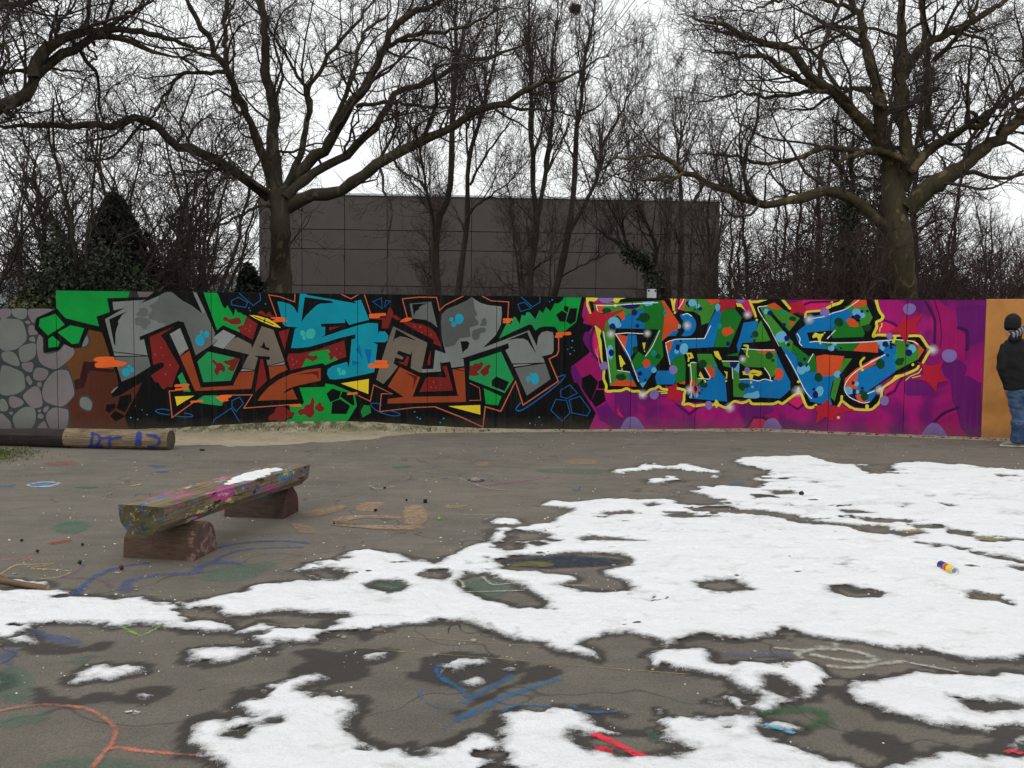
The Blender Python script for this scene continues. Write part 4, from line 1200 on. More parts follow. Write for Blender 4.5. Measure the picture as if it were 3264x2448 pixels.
# ---- asphalt
def asphalt_material():
    m = NT('worn_asphalt')
    v = m.coord('Object')
    big = m.mr(m.noise(v, 0.8, 8, 0.68), 0.3, 0.7)
    c = m.mix(big, (0.125, 0.109, 0.089), (0.220, 0.190, 0.150))
    streak = m.mr(m.noise(m.coord('Object', (1.0, 2.6, 1)), 1.9, 6, 0.7), 0.42, 0.62)
    c = m.mix(m.math('MULTIPLY', streak, 0.5), c, (0.26, 0.228, 0.185))
    grit = m.noise(v, 260.0, 2)
    c = m.mix(m.mr(grit, 0.36, 0.66, 0.42, 0.0), c, (0.03, 0.027, 0.024))
    c = m.mix(m.mr(m.noise(v, 330.0, 1), 0.66, 0.74, 0, 0.55), c, (0.3, 0.28, 0.25))
    c = m.mix(m.mr(m.noise(v, 75.0, 4, 0.75), 0.34, 0.60, 0.55, 0.0), c, (0.05, 0.044, 0.037))
    c = m.mix(m.mr(m.noise(v, 130.0, 3, 0.7), 0.54, 0.70, 0.0, 0.5), c, (0.33, 0.30, 0.255))
    c = m.mix(m.mr(m.noise(v, 5.5, 6, 0.75), 0.5, 0.72, 0.0, 0.45), c, (0.085, 0.074, 0.06))
    # old sprayed paint worn into the surface
    for k, (col3, s, lo, hi, a) in enumerate((((0.05, 0.11, 0.075), 0.8, 0.60, 0.70, 0.34), ((0.045, 0.075, 0.16), 1.1, 0.64, 0.72, 0.32),
                                              ((0.25, 0.17, 0.105), 0.9, 0.63, 0.72, 0.36), ((0.17, 0.06, 0.05), 1.9, 0.70, 0.76, 0.35), ((0.2, 0.17, 0.05), 2.3, 0.71, 0.77, 0.4))):
        vv = m.n('ShaderNodeVectorMath', operation='ADD'); vv.inputs[1].default_value = (13.7 * k + 5, -7.3 * k, 3.1 * k); m.l(v, vv.inputs[0])
        mask = m.mr(m.noise(vv.outputs[0], s, 4, 0.6, 0.4), lo, hi)
        wear = m.mr(m.noise(v, 34.0, 5, 0.7), 0.42, 0.6)
        c = m.mix(m.math('MULTIPLY', m.math('MULTIPLY', mask, wear), a), c, col3)
    # chalky scrapes
    scr = m.mr(m.noise(m.coord('Object', (1.2, 7.0, 1)), 5.0, 8, 0.78), 0.665, 0.71)
    c = m.mix(m.math('MULTIPLY', scr, 0.4), c, (0.36, 0.34, 0.31))
    # hairline cracks
    vo = m.n('ShaderNodeTexVoronoi', feature='DISTANCE_TO_EDGE'); vo.inputs['Scale'].default_value = 0.42
    vw = m.n('ShaderNodeVectorMath', operation='ADD'); nn = m.n('ShaderNodeTexNoise'); nn.inputs['Scale'].default_value = 2.0; m.l(v, nn.inputs['Vector'])
    m.l(v, vw.inputs[0]); m.l(nn.outputs['Color'], vw.inputs[1]); m.l(vw.outputs[0], vo.inputs['Vector'])
    crack = m.mr(vo.outputs['Distance'], 0.0, 0.006, 0.6, 0.0)
    c = m.mix(crack, c, (0.025, 0.022, 0.02))
    wet = m.n('ShaderNodeAttribute', attribute_name='wet').outputs['Fac']
    c = m.mix(m.math('MULTIPLY', wet, 0.86), c, (0.016, 0.011, 0.009))
    m.color(c)
    m.rough(m.mr(wet, 0, 1, 0.93, 0.6))
    h = m.math('ADD', m.math('MULTIPLY', grit, 0.5), m.noise(v, 60.0, 4))
    m.bump(h, 0.5, 0.006)
    return m.m
AX0, AX1, AY1 = -14.0, 12.5, 15.2
verts, quads, wets, off = [], [], [], 0
for (x0, x1, y0, y1, st) in ((-5.2, 5.2, 1.2, 7.0, 0.024), (AX0, AX1, 7.0, AY1, 0.07), (AX0, -5.2, 1.2, 7.0, 0.09), (5.2, AX1, 1.2, 7.0, 0.09), (AX0, AX1, -6.0, 1.2, 0.3)):
    X, Y, q = grid(x0, x1, y0, y1, st)
    w = np.zeros(X.shape)
    if y1 > 1.5:
        sdn = snow_d(X, Y)
        w = sstep(-0.075, -0.055, sdn + 0.06 * fbm(X * 3, Y * 3, 3) - 0.02) * (0.55 + 0.45 * sstep(8, 4, Y))
        jx = X + 0.03 * fbm(X * 12, Y * 12, 3); jy = Y + 0.05 * fbm(X * 12 + 9, Y * 12, 3)
        w = np.maximum(w, 0.20 * sstep(6.6, 4.2, Y + 1.5 * fbm(X * .9, Y * .9, 3)))
        for p in WETP: w = np.maximum(w, sstep(-0.008, 0.008, sdf(p, jx, jy, 0.1)))
    verts.append(np.stack([X, Y, 0.0 * X], -1).reshape(-1, 3)); quads.append(q + off); wets.append(w.ravel()); off += X.size
me = qmesh('asphalt', np.concatenate(verts), np.concatenate(quads))
me.attributes.new('wet', 'FLOAT', 'POINT').data.foreach_set('value', np.concatenate(wets).astype(np.float32))
asphalt = tag(link('asphalt_court', me, asphalt_material()), kind='structure')

# ---- snow
def snow_material():
    m = NT('old_melting_snow')
    v = m.coord('Object')
    th = m.n('ShaderNodeAttribute', attribute_name='thick').outputs['Fac']
    fine = m.math('ADD', m.mr(m.noise(m.coord('Object', (1, 1.5, 1)), 26.0, 7, 0.72), 0, 1, -0.40, 0.40), m.mr(m.noise(v, 170.0, 2), 0, 1, -0.25, 0.25))
    tn = m.math('ADD', th, fine)
    full = m.mr(tn, 0.12, 0.62)
    m.alpha(m.mr(tn, -0.05, 0.26))
    c = m.mix(full, (0.40, 0.398, 0.395), (0.845, 0.85, 0.86))
    dirt = m.mr(m.noise(m.coord('Object', (1, 1.8, 1)), 3.3, 8, 0.72), 0.55, 0.70)
    c = m.mix(m.math('MULTIPLY', dirt, 0.5), c, (0.44, 0.40, 0.34))
    spk = m.mr(m.noise(v, 120.0, 2), 0.71, 0.76)
    c = m.mix(m.math('MULTIPLY', spk, 0.5), c, (0.25, 0.22, 0.18))
    m.color(c).rough(m.mr(full, 0, 1, 0.35, 0.75))
    m.b.inputs['Subsurface Weight'].default_value = 0.0
    m.bump(m.math('ADD', m.noise(v, 30.0, 6, 0.65), m.math('MULTIPLY', m.noise(v, 140.0, 3), 0.4)), 0.9, 0.022)
    return m.m
PRINTS = []
for (x0, y0, x1, y1, n) in ((-3.0, 5.2, 1.5, 6.6, 13), (0.6, 4.9, 3.8, 7.8, 11), (1.0, 7.5, 5.5, 9.5, 12), (-1.2, 3.3, 0.4, 4.4, 5), (2.2, 6.0, 5.8, 6.6, 9), (0.2, 6.4, 2.4, 9.2, 8), (3.5, 8.2, 7.0, 10.5, 9), (1.6, 3.1, 2.9, 3.9, 4)):
    a_ = math.atan2(y1 - y0, x1 - x0)
    for k in range(n):
        t_ = (k + rng.uniform(-.25, .25)) / n; sg = .09 if k % 2 else -.09
        PRINTS.append((x0 + (x1 - x0) * t_ - math.sin(a_) * sg, y0 + (y1 - y0) * t_ + math.cos(a_) * sg, a_ + rng.uniform(-.3, .3)))
verts, quads, th, off = [], [], [], 0
for (x0, x1, y0, y1, st) in ((-4.6, 4.6, 2.2, 7.0, 0.0135), (-4.4, 9.4, 7.0, 12.3, 0.03), (-8.0, -4.6, 3.0, 7.0, 0.05), (4.6, 9.4, 1.2, 7.0, 0.05)):
    X, Y, q = grid(x0, x1, y0, y1, st)
    d = snow_d(X, Y)
    h = 0.004 * sstep(-0.02, 0.03, d) + 0.017 * (1 - np.exp(-np.clip(d, 0, 1) / 0.10)) + np.minimum(d, 0) * 0.35
    ins = sstep(0.0, 0.12, d)
    h = h + ins * (0.022 * fbm(X * 4, Y * 4, 3) + 0.020 * fbm(X * 13, Y * 15, 4) + 0.004 * fbm(X * 60, Y * 60, 2))
    # trodden prints
    pr = np.zeros(X.shape)
    for (fx, fy, fa) in PRINTS:
        m_ = (np.abs(X - fx) < .25) & (np.abs(Y - fy) < .25)
        if not m_.any(): continue
        dx, dy = X[m_] - fx, Y[m_] - fy
        u = dx * math.cos(fa) + dy * math.sin(fa); w_ = -dx * math.sin(fa) + dy * math.cos(fa)
        e = np.sqrt((u / 0.14) ** 2 + (w_ / (0.052 - 0.10 * (u + .02) ** 2)) ** 2) + 0.5 * fbm(X[m_] * 20, Y[m_] * 20, 3)
        pr[m_] = np.maximum(pr[m_], 1 - sstep(0.7, 1.1, e))
    h = h - ins * pr * 0.013
    # trodden dents
    dent = sstep(0.17, 0.27, fbm(X * 5.5 + 40, Y * 5.5 + 20, 3))
    h = h - ins * dent * 0.009
    far_ = sstep(4.5, 8.5, Y)
    tk = np.clip(d / 0.09, 0, 1) - 0.34 * dent * ins - 0.42 * pr * ins * (0.6 + fbm(X * 9, Y * 9, 3)) - 0.50 * (0.45 + 0.55 * far_) * sstep(0.01, 0.20, fbm(X * 2.3 + 11, Y * 4.4, 6)) - 0.25 * sstep(0.12, 0.3, fbm(X * 11 + 5, Y * 11, 4))
    keep = (h.ravel()[q] > -0.004).any(1)
    q = q[keep]
    used = np.unique(q); remap = np.full(X.size, -1); remap[used] = np.arange(len(used))
    verts.append(np.stack([X, Y, np.maximum(h, -0.01) + 0.0], -1).reshape(-1, 3)[used]); quads.append(remap[q] + off); th.append(tk.ravel()[used]); off += len(used)
me = qmesh('snow', np.concatenate(verts), np.concatenate(quads))
me.attributes.new('thick', 'FLOAT', 'POINT').data.foreach_set('value', np.concatenate(th).astype(np.float32))
tag(link('snow_cover', me, snow_material(), smooth=True), 'thin patchy melting snow lying over the asphalt court', 'snow', kind='stuff')

# crumbs of snow beside the patches
def rock_mesh(name, pts, sizes, seed=1, flat=0.6):
    r = np.random.default_rng(seed)
    t = (1 + 5 ** 0.5) / 2
    base = np.array([(-1, t, 0), (1, t, 0), (-1, -t, 0), (1, -t, 0), (0, -1, t), (0, 1, t), (0, -1, -t), (0, 1, -t), (t, 0, -1), (t, 0, 1), (-t, 0, -1), (-t, 0, 1)]) / 1.9
    fc = np.array([(0, 11, 5), (0, 5, 1), (0, 1, 7), (0, 7, 10), (0, 10, 11), (1, 5, 9), (5, 11, 4), (11, 10, 2), (10, 7, 6), (7, 1, 8), (3, 9, 4), (3, 4, 2), (3, 2, 6), (3, 6, 8), (3, 8, 9), (4, 9, 5), (2, 4, 11), (6, 2, 10), (8, 6, 7), (9, 8, 1)])
    V, T = [], []
    for i, (p, s) in enumerate(zip(pts, sizes)):
        b = base * (1 + 0.5 * (r.random((12, 1)) - 0.5)) * np.array((s * r.uniform(.7, 1.4), s * r.uniform(.7, 1.4), s * flat))
        V.append(b + np.array(p) + (0, 0, s * flat * 0.6)); T.append(fc + 12 * i)
    return qmesh(name, np.concatenate(V), tris=np.concatenate(T))
cx = rng.uniform(-4.5, 5, 26000); cy = rng.uniform(2.6, 7.5, 26000)
dd = snow_d(cx, cy)
ok = (dd > -0.16) & (dd < -0.015) & (rng.random(26000) < 0.035)
cp = np.stack([cx[ok], cy[ok], 0 * cx[ok]], -1)
tag(link('snow_crumbs', rock_mesh('snow_crumbs', cp, rng.uniform(0.0012, 0.004, len(cp)) * (1 + (rng.random(len(cp)) < .12)), 3), simple_mat('snow_crumb', (235, 236, 238), 0.6, 0.05)),
    'loose crumbs of ice scattered beside the snow patches', 'ice crumbs', kind='stuff')

# ---- paint sprayed on the ground, worn
def mark_material(name, rgb, cover=0.75, gain=1.0):
    m = NT(name)
    v = m.coord('Object')
    c = sc(lin(rgb), gain)
    m.color(m.mix(m.mr(m.noise(v, 5.0, 4), 0.3, 0.7), sc(c, 0.8), sc(c, 1.2))).rough(0.85)
    wear = m.mr(m.noise(v, 22.0, 6, 0.72), 0.30, 0.52)
    spk = m.mr(m.noise(v, 240.0, 2), 0.28, 0.50, 0.35, 1.0)
    edge = m.mr(m.math('ADD', m.n('ShaderNodeAttribute', attribute_name='edge').outputs['Fac'], m.mr(m.noise(v, 9.0, 7, 0.72), 0, 1, -0.9, 0.9)), 0.1, 0.95, smooth=True)
    m.alpha(m.math('MULTIPLY', m.math('MULTIPLY', m.math('MULTIPLY', wear, spk), edge), cover))
    return m.m
MARK_COL = {'blue': (52, 84, 142), 'tan': (160, 134, 108), 'mag': (165, 52, 135), 'teal': (70, 116, 94), 'red': (152, 60, 50), 'cyan': (30, 110, 160), 'yel': (196, 178, 105),
            'pink': (205, 90, 100), 'navy': (28, 44, 62), 'blk': (38, 36, 34), 'sky': (44, 106, 150), 'hot': (238, 44, 66), 'chalk': (186, 183, 172), 'grn': (42, 88, 52),
            'lite': (96, 176, 214), 'org': (205, 122, 98), 'lime': (112, 172, 52), 'och': (126, 120, 66), 'pur': (110, 60, 110), 'line': (152, 134, 84), 'white': (205, 205, 200)}
MARKS = """
blue 0.08 0.64 A 480,1100 560,1020 680,950 800,915 960,893
blue 0.123 0.48 A 830,1085 800,1040 860,1000 1000,975 1150,965 1240,960 1280,920 1400,890 1560,900
blue 0.072 0.64 A 1380,800 1550,768 1750,755 1900,760 1990,772
blue 0.065 0.64 A 1370,890 1420,855 1540,815 1700,800 1950,795
yel 0.029 0.64 A 0,970 100,910 200,905 340,900 200,930 380,940 450,955 380,985 250,1000
pink .03 .5 A 0,880 100,870 210,860 130,885
teal 0 0.36 A 1280,960 1500,900 1800,890 1700,960 1600,1020 1300,1020
och 0.043 0.4 A 1520,900 1640,850 1800,830 1930,850 1850,880 1700,890
teal 0 0.48 A 300,660 480,620 600,640 560,690 400,720
red 0 0.64 A 300,770 450,740 460,760 330,780
white 0 .8 A 155,402 220,378 330,370 405,385 320,410 200,412
cyan 0 0.76 A 170,400 225,382 325,376 385,386 315,403 205,406
teal 0 0.72 A 460,405 650,405 560,420
yel 0 0.72 A 820,402 920,384 900,396 840,406
blue 0 0.4 A 930,265 1070,275 1000,290
blue 0 0.4 A 990,315 1060,300 1080,318
yel 0.036 0.72 A 960,222 1050,214
red 0 0.28 A 280,250 480,240 500,270 300,275
cyan 0 0.48 A 0,400 110,390 90,405 0,412
pur 0.043 0.36 A 540,910 480,960 400,990 620,1000 720,1060
tan 0 .5 A 1900,580 2212,520 2212,560 1990,610
tan 0 .5 A 1850,640 1980,660 2040,710 1900,705
tan 0 .8 B 70,575 150,595 400,602 700,605 640,632 300,622 90,600
tan 0 .8 B 530,490 660,488 656,602 525,598
tan 0 .8 B 75,570 140,548 330,535 530,543 528,560 300,555 150,580
tan 0 .8 B 245,480 320,458 430,460 390,490 360,515 240,520
tan 0 .65 B 0,520 120,490 215,485 160,510 60,540 0,555
tan 0 .6 B 760,485 900,478 900,496 780,500
mag .045 .95 B 920,375 1390,320
teal 0 0.4 B 1310,265 1700,270 1700,298 1320,292
tan 0 .5 B 1420,225 1600,205 1700,235 1560,245
tan 0 .5 B 940,235 1020,225 1030,250 950,252
teal 0 0.64 B 450,255 560,245 590,260 470,265
chalk 0.029 0.64 B 320,365 380,385 480,370
chalk 0.029 0.56 B 860,325 1040,385 1260,395
red 0 0.4 B 500,215 560,205 540,222
cyan 0 0.4 B 1500,392 1570,385 1550,402
blue 0 0.32 B 740,325 780,318 790,330
chalk 0.022 0.56 B 880,540 1060,540 1000,570
tan .012 .7 B 0,355 180,290 330,240 510,185
navy 0 .8 B 1080,810 1500,770 1860,800 1840,835 1600,850 1200,860
och 0 0.64 B 1160,820 1400,815 1395,845 1170,845
teal 0 0.4 B 340,945 480,932 540,960 500,982 400,985
teal 0 0.36 B 850,940 1000,900 1200,960 1100,1030 950,1010
chalk 0.029 0.64 B 890,995 1100,990 1240,985
chalk 0.043 0.64 B 830,915 870,935 880,970
chalk 0.043 0.64 B 990,905 1050,950 1160,945
chalk 0.043 0.48 B 1460,955 1540,955 1620,960
blk .014 .8 E 790,315 800,275 850,260 870,300 920,312 1040,300 980,325 1130,345 1170,340
line .012 .9 E 0,365 500,420 1000,455 1500,500 2212,555
line .012 .9 E 330,312 800,350 1350,395
line .01 .8 D 1190,225 1500,255 1900,300
sky 0.072 0.6 E 1170,560 1100,600 1000,650 880,725
sky 0.072 0.64 E 1450,580 1200,660 1000,750 830,830
sky 0.029 0.4 E 870,800 800,850 760,880
sky 0.051 0.56 E 740,500 720,540 780,595 860,640 900,690
sky 0.026 0.4 E 620,640 640,700 740,750 860,752
sky 0.043 0.64 E 1110,780 1150,750 1240,735 1390,745
sky 0.043 0.64 E 1510,740 1600,775 1780,775
blue 0 0.64 E 890,880 930,870 920,885
hot .05 1.2 E 1640,900 1960,1055
hot 0 .7 E 1640,990 1720,975 1780,1030 1700,1028
hot 0 1.2 F 2070,1015 2200,1003 2195,1022
chalk 0.072 0.72 F 900,465 890,430 980,408 1100,405 1250,430 1340,470 1290,485 1150,475 950,440
chalk 0.043 0.72 F 920,420 740,400
chalk 0.065 0.64 F 1050,510 1200,520 1350,500 1520,480
chalk 0.043 0.56 F 1540,490 1700,520 1830,545
chalk 0.072 0.56 F 1090,420 1110,375
blue 0 0.24 F 400,430 860,430 880,460 500,450
grn 0.131 0.6 F 660,790 800,775 960,768 1040,805 1010,850 920,868
lite .05 .9 F 690,850 780,880 860,910
org 0.034 0.6 D 0,845 150,815 300,805 450,815 580,840 680,900 740,970 720,1050 690,1090 640,1150 580,1230
org 0.038 0.88 D 690,1085 750,1075 900,1095 1110,1115
org 0.022 0.48 D 1110,1115 1280,1125
teal 0 0.4 D 0,890 300,850 320,900 0,960
teal 0 0.32 D 200,1160 600,1140 950,1150 900,1230 200,1250
teal 0 0.28 D 420,520 560,480 640,490 480,550
teal 0 0.28 D 0,560 200,560 220,760 0,800
blue 0 0.36 D 170,320 300,330 560,400 500,430 300,390
blue 0 0.28 D 0,450 120,440 100,540 0,550
lime 0.032 0.72 D 780,300 890,355 930,350 1040,290
lime 0.022 0.64 D 960,95 1100,105 1220,95
lime 0.029 0.48 D 0,235 60,220
white 0 1.0 D 805,850 850,838 895,850 850,866
org 0 0.64 D 825,851 850,843 872,851 850,859
teal 0 0.32 F 0,880 60,900 90,960 0,960
yel 0 0.4 C 1480,620 1600,615 1620,640 1500,650
yel 0 0.4 C 1930,665 2100,678 2100,692 1960,690
och 0 0.4 C 1880,1005 2020,1030 2060,1050 1930,1035
cyan 0 0.4 C 480,350 560,345 570,365 500,368
cyan 0 0.48 C 680,435 720,432 720,442
cyan 0 0.4 C 820,170 880,165 870,178
"""
mark_mats = {}
for li, line in enumerate(MARKS.strip().splitlines()):
    cn, w, cov, rest = line.split(None, 3)
    w = float(w); cov = float(cov)
    p = gpts(rest)
    z = 0.0025 + 0.0002 * (li % 24)
    key = (cn, round(cov, 1))
    if key not in mark_mats: mark_mats[key] = mark_material('ground_paint_' + cn, MARK_COL[cn], cov)
    if w > 0:
        q = catmull(p, 5) if len(p) > 2 else np.linspace(p[0], p[1], 12)
        d = np.gradient(q, axis=0); d /= np.linalg.norm(d, axis=1)[:, None] + 1e-9
        nrm = np.stack([-d[:, 1], d[:, 0]], -1)
        n = len(q)
        wj = w / 2 * (0.8 + 0.5 * rng.random((n, 1)))
        V = np.concatenate([q + nrm * wj, q, q - nrm * wj]); E = np.r_[np.zeros(n), np.ones(n), np.zeros(n)]
        F = [(i, i + 1, n + i + 1, n + i) for i in range(n - 1)] + [(n + i, n + i + 1, 2 * n + i + 1, 2 * n + i) for i in range(n - 1)]
    else:
        q = catmull(p, 4, closed=True); c = q.mean(0); n = len(q)
        q = q + 0.03 * (rng.random(q.shape) - 0.5)
        V = np.concatenate([q, c + (q - c) * 0.7, c[None]]); E = np.r_[np.zeros(n), np.ones(n), 1.0]
        F = [(i, (i + 1) % n, n + (i + 1) % n, n + i) for i in range(n)] + [(n + i, n + (i + 1) % n, 2 * n) for i in range(n)]
    me = pymesh('painted_mark', np.c_[V, np.full(len(V), z)], F)
    me.attributes.new('edge', 'FLOAT', 'POINT').data.foreach_set('value', E.astype(np.float32))
    link('painted_mark', me, mark_mats[key], asphalt)

# ---- sand and dirt blown against the foot of the wall
def sand_material():
    m = NT('sandy_dirt')
    v = m.coord('Object')
    c = m.mix(m.mr(m.noise(v, 1.6, 6, 0.65), 0.3, 0.7), (0.27, 0.225, 0.15), (0.42, 0.36, 0.255))
    c = m.mix(m.mr(m.noise(m.coord('Object', (1, 2.2, 1)), 9.0, 6, 0.7), 0.56, 0.66, 0, 0.8), c, (0.085, 0.065, 0.042))
    moss = m.n('ShaderNodeAttribute', attribute_name='moss').outputs['Fac']
    mk = m.math('MULTIPLY', moss, m.mr(m.noise(v, 7.0, 5), 0.40, 0.56))
    c = m.mix(mk, c, (0.045, 0.058, 0.018))
    m.color(c).rough(0.95)
    m.bump(m.noise(v, 45.0, 6, 0.7), 0.8, 0.02)
    return m.m
ss = np.arange(-4.5, LA + LB + 2.6, 0.035); tt = np.arange(0.0, 2.6, 0.035)
S, Tt = np.meshgrid(ss, tt)
base = fold(S.ravel(), 0 * S.ravel(), 0.0).reshape(*S.shape, 3)
n_ = np.where((S > LA)[..., None], NB, NA)
XY = base[..., :2] + n_ * (Tt[..., None] - 0.06)
core = np.exp(-((S - 2.6) / 1.9) ** 2)
widthm = 0.16 + 1.5 * sstep(-1.2, 0.5, S) * sstep(4.4, 2.4, S) + 0.10 * (S > 8.5)
edge = widthm - Tt + 0.5 * fbm(S * 1.1, Tt * 1.1, 4) * np.clip(widthm, 0.1, 1) * 1.6
hh = np.minimum(edge, 0.25) * 0.05 + 0.12 * core * np.exp(-(Tt / 0.22) ** 2) + 0.05 * np.exp(-Tt / 0.07) * (0.5 + core) + 0.018 * fbm(S * 5, Tt * 5, 4) * (edge > 0)
moss = np.exp(-(Tt / 0.26) ** 2) * sstep(-1.5, 0.4, S) * sstep(5.2, 3.0, S) + 0.5 * np.exp(-(Tt / 0.1) ** 2) * (S > 7)
q = grid(0, 1, 0, 1, 1)[2]
nn_, mm_ = S.shape
i = np.arange(nn_ * mm_).reshape(nn_, mm_)
q = np.stack([i[:-1, :-1], i[1:, :-1], i[1:, 1:], i[:-1, 1:]], -1).reshape(-1, 4)
q = q[(hh.ravel()[q] > -0.004).any(1)]
me = qmesh('sand_drift', np.concatenate([XY, np.maximum(hh, -0.008)[..., None]], -1).reshape(-1, 3), q)
me.attributes.new('moss', 'FLOAT', 'POINT').data.foreach_set('value', moss.ravel().astype(np.float32))
tag(link('sand_drift', me, sand_material(), smooth=True), 'sandy dirt with moss drifted along the foot of the graffiti wall', 'dirt', kind='stuff')
def drift_h(s, t):
    return max(0.0, 0.10 * math.exp(-((s - 2.6) / 1.9) ** 2) * math.exp(-(t / 0.22) ** 2))

# tufts of grass at the foot of the wall, litter of dead leaves and pale grit
def blades(name, n, sfun, tfun, hmin, hmax, seed):
    r = np.random.default_rng(seed); V = []; T = []
    for k in range(n):
        s = sfun(r); t = tfun(r)
        b = fold(np.array([s]), np.array([0.0]), t)[0]; b[2] = drift_h(s, t)
        a = r.uniform(0, 6.28); h = r.uniform(hmin, hmax); w = r.uniform(0.004, 0.009)
        le = r.uniform(0.2, 0.9) * h; dx, dy = math.cos(a), math.sin(a)
        V += [b + (-dy * w, dx * w, -0.01), b + (dy * w, -dx * w, -0.01), b + (dx * le, dy * le, h)]
        T.append((3 * k, 3 * k + 1, 3 * k + 2))
    return qmesh(name, np.array(V), tris=np.array(T))
grass_m = simple_mat('dull_winter_grass', (78, 84, 34), 0.9, 0.45, 6.0)
tag(link('grass_fringe', blades('grass_fringe', 2800, lambda r: r.choice([r.normal(1.6, .9), r.normal(3.0, .9), r.uniform(-4, 5)]), lambda r: abs(r.normal(0.04, 0.10)), 0.01, 0.045, 5), grass_m),
    'fringe of short mossy grass along the foot of the black mural', 'grass', kind='stuff')
def g2(px, py): return G(np.array(float(px)), np.array(float(py)))
V, T = [], []
for k in range(2600):
    c = g2(-60 + 75 * rng.normal(), 1447 + 11 * rng.normal()); a = rng.uniform(0, 6.28); h = rng.uniform(.01, .04); w = .006
    V += [c + (-math.sin(a) * w, math.cos(a) * w, 0), c + (math.sin(a) * w, -math.cos(a) * w, 0), c + (math.cos(a) * h, math.sin(a) * h, h)]; T.append((3 * k, 3 * k + 1, 3 * k + 2))
tag(link('grass_patch', qmesh('grass_patch', np.array(V), tris=np.array(T)), grass_m), 'low grass growing in front of the burnt log end', 'grass', kind='stuff')
lp, lq = [], []
for k in range(420):
    s = rng.choice([rng.uniform(8.8, LA + LB + 2), rng.uniform(-2, 9)], p=[.7, .3]); t = abs(rng.normal(0.06, 0.07)) + 0.02
    c = fold(np.array([s]), np.array([0.0]), t)[0] + (0, 0, 0.012 + drift_h(s, t)); a = rng.uniform(0, 6.28); l = rng.uniform(.012, .04); w = l * .6
    u = np.array((math.cos(a), math.sin(a), rng.uniform(-.4, .6))) * l; v = np.array((-math.sin(a), math.cos(a), rng.uniform(-.4, .4))) * w
    lp += [c - u, c - v * .8, c + u, c + v]; lq.append((4 * k, 4 * k + 1, 4 * k + 2, 4 * k + 3))
tag(link('leaf_litter', qmesh('leaf_litter', np.array(lp), np.array(lq)), simple_mat('dead_leaf', (98, 58, 38), 0.9, 0.6, 4.0)), 'dead brown leaves lying along the foot of the purple mural', 'leaves', kind='stuff')
gp = []
for k in range(1500):
    u = rng.random()
    if u < 0.45:
        s = rng.uniform(-1.0, 9.0); t = abs(rng.normal(0.0, 0.35)) + .03
        c = fold(np.array([s]), np.array([0.0]), t)[0]; c[2] = drift_h(s, t) + 0.004
    else:
        c = g2(rng.uniform(0, 3264), 1440 + 700 * rng.random() ** 1.6)
    gp.append(c)
tag(link('grit', rock_mesh('grit', gp, rng.uniform(0.002, 0.008, len(gp)) * np.where(rng.random(len(gp)) < .06, 2.2, 1), 8), simple_mat('pale_grit', (150, 143, 132), 0.9, 0.5, 3.0)), 'pale grit and small pebbles strewn over the court', 'grit', kind='stuff')

wp = [g2(rng.uniform(0, 3264), 1400 + 520 * rng.random() ** 1.3) for _ in range(420)]
tag(link('white_litter', rock_mesh('white_litter', wp, rng.uniform(0.002, 0.009, len(wp)), 18, 0.35), simple_mat('white_scrap', (226, 222, 214), 0.8, 0.15)), 'tiny white scraps and paint chips strewn over the bare asphalt', 'litter', kind='stuff')

# ================================================================== logs, bench and small things on the court
def g3(t, x, y, z=0.0):
    ox, oy, k = GT[t]
    return G(np.array(ox + x / k), np.array(oy + y / k), z)
def wood_material(name, base, dark, grain=(3, 3, 40), paint=(), end=(0.12, 0.09, 0.05), rough=0.85, rot=0.0, pscale=(1, 1, 1)):
    """weathered timber; attribute 'along' runs 0-1 down the log, 'face' is 1 on the sawn ends"""
    m = NT(name)
    al = m.n('ShaderNodeAttribute', attribute_name='along').outputs['Fac']
    ar = m.n('ShaderNodeAttribute', attribute_name='around').outputs['Fac']
    fc = m.n('ShaderNodeAttribute', attribute_name='face').outputs['Fac']
    cv = m.n('ShaderNodeCombineXYZ'); m.l(m.math('MULTIPLY', al, 2.0), cv.inputs[0]); m.l(m.math('MULTIPLY', ar, 24.0), cv.inputs[1])
    oc = m.n('ShaderNodeTexCoord'); pv = m.n('ShaderNodeMapping'); pv.vector_type = 'TEXTURE'; pv.inputs['Rotation'].default_value = (0, 0, rot); pv.inputs['Scale'].default_value = pscale
    m.l(oc.outputs['Object'], pv.inputs[0])
    v = m.coord('Object')
    g = m.noise(cv.outputs[0], 2.2, 7, 0.7, 0.3)
    c = m.mix(m.mr(g, 0.32, 0.66), dark, base)
    c = m.mix(m.mr(m.noise(v, 5.0, 5), 0.5, 0.7, 0, 0.6), c, sc(dark, 0.6))
    c = m.mix(fc, c, m.mix(m.mr(m.noise(v, 12.0, 5), 0.35, 0.65), sc(end, 0.55), end))
    for k, (rgb, lo, hi, s, th) in enumerate(paint):
        vv = m.n('ShaderNodeVectorMath', operation='ADD'); vv.inputs[1].default_value = (3.7 * k, 1.3 * k, -5.1 * k); m.l(pv.outputs[0], vv.inputs[0])
        mask = m.mr(m.noise(vv.outputs[0], s, 8, 0.7, 0.6), th, th + 0.04)
        gate = m.math('MULTIPLY', m.mr(al, lo - 0.04, lo + 0.04), m.mr(al, hi - 0.04, hi + 0.04, 1.0, 0.0))
        wear = m.mr(g, 0.36, 0.5)
        c = m.mix(m.math('MULTIPLY', m.math('MULTIPLY', mask, gate), wear), c, tuple(lin(rgb)))
    m.color(c).rough(rough)
    m.bump(m.math('ADD', g, m.math('MULTIPLY', m.noise(v, 40.0, 4), 0.5)), 0.7, 0.012)
    return m.m
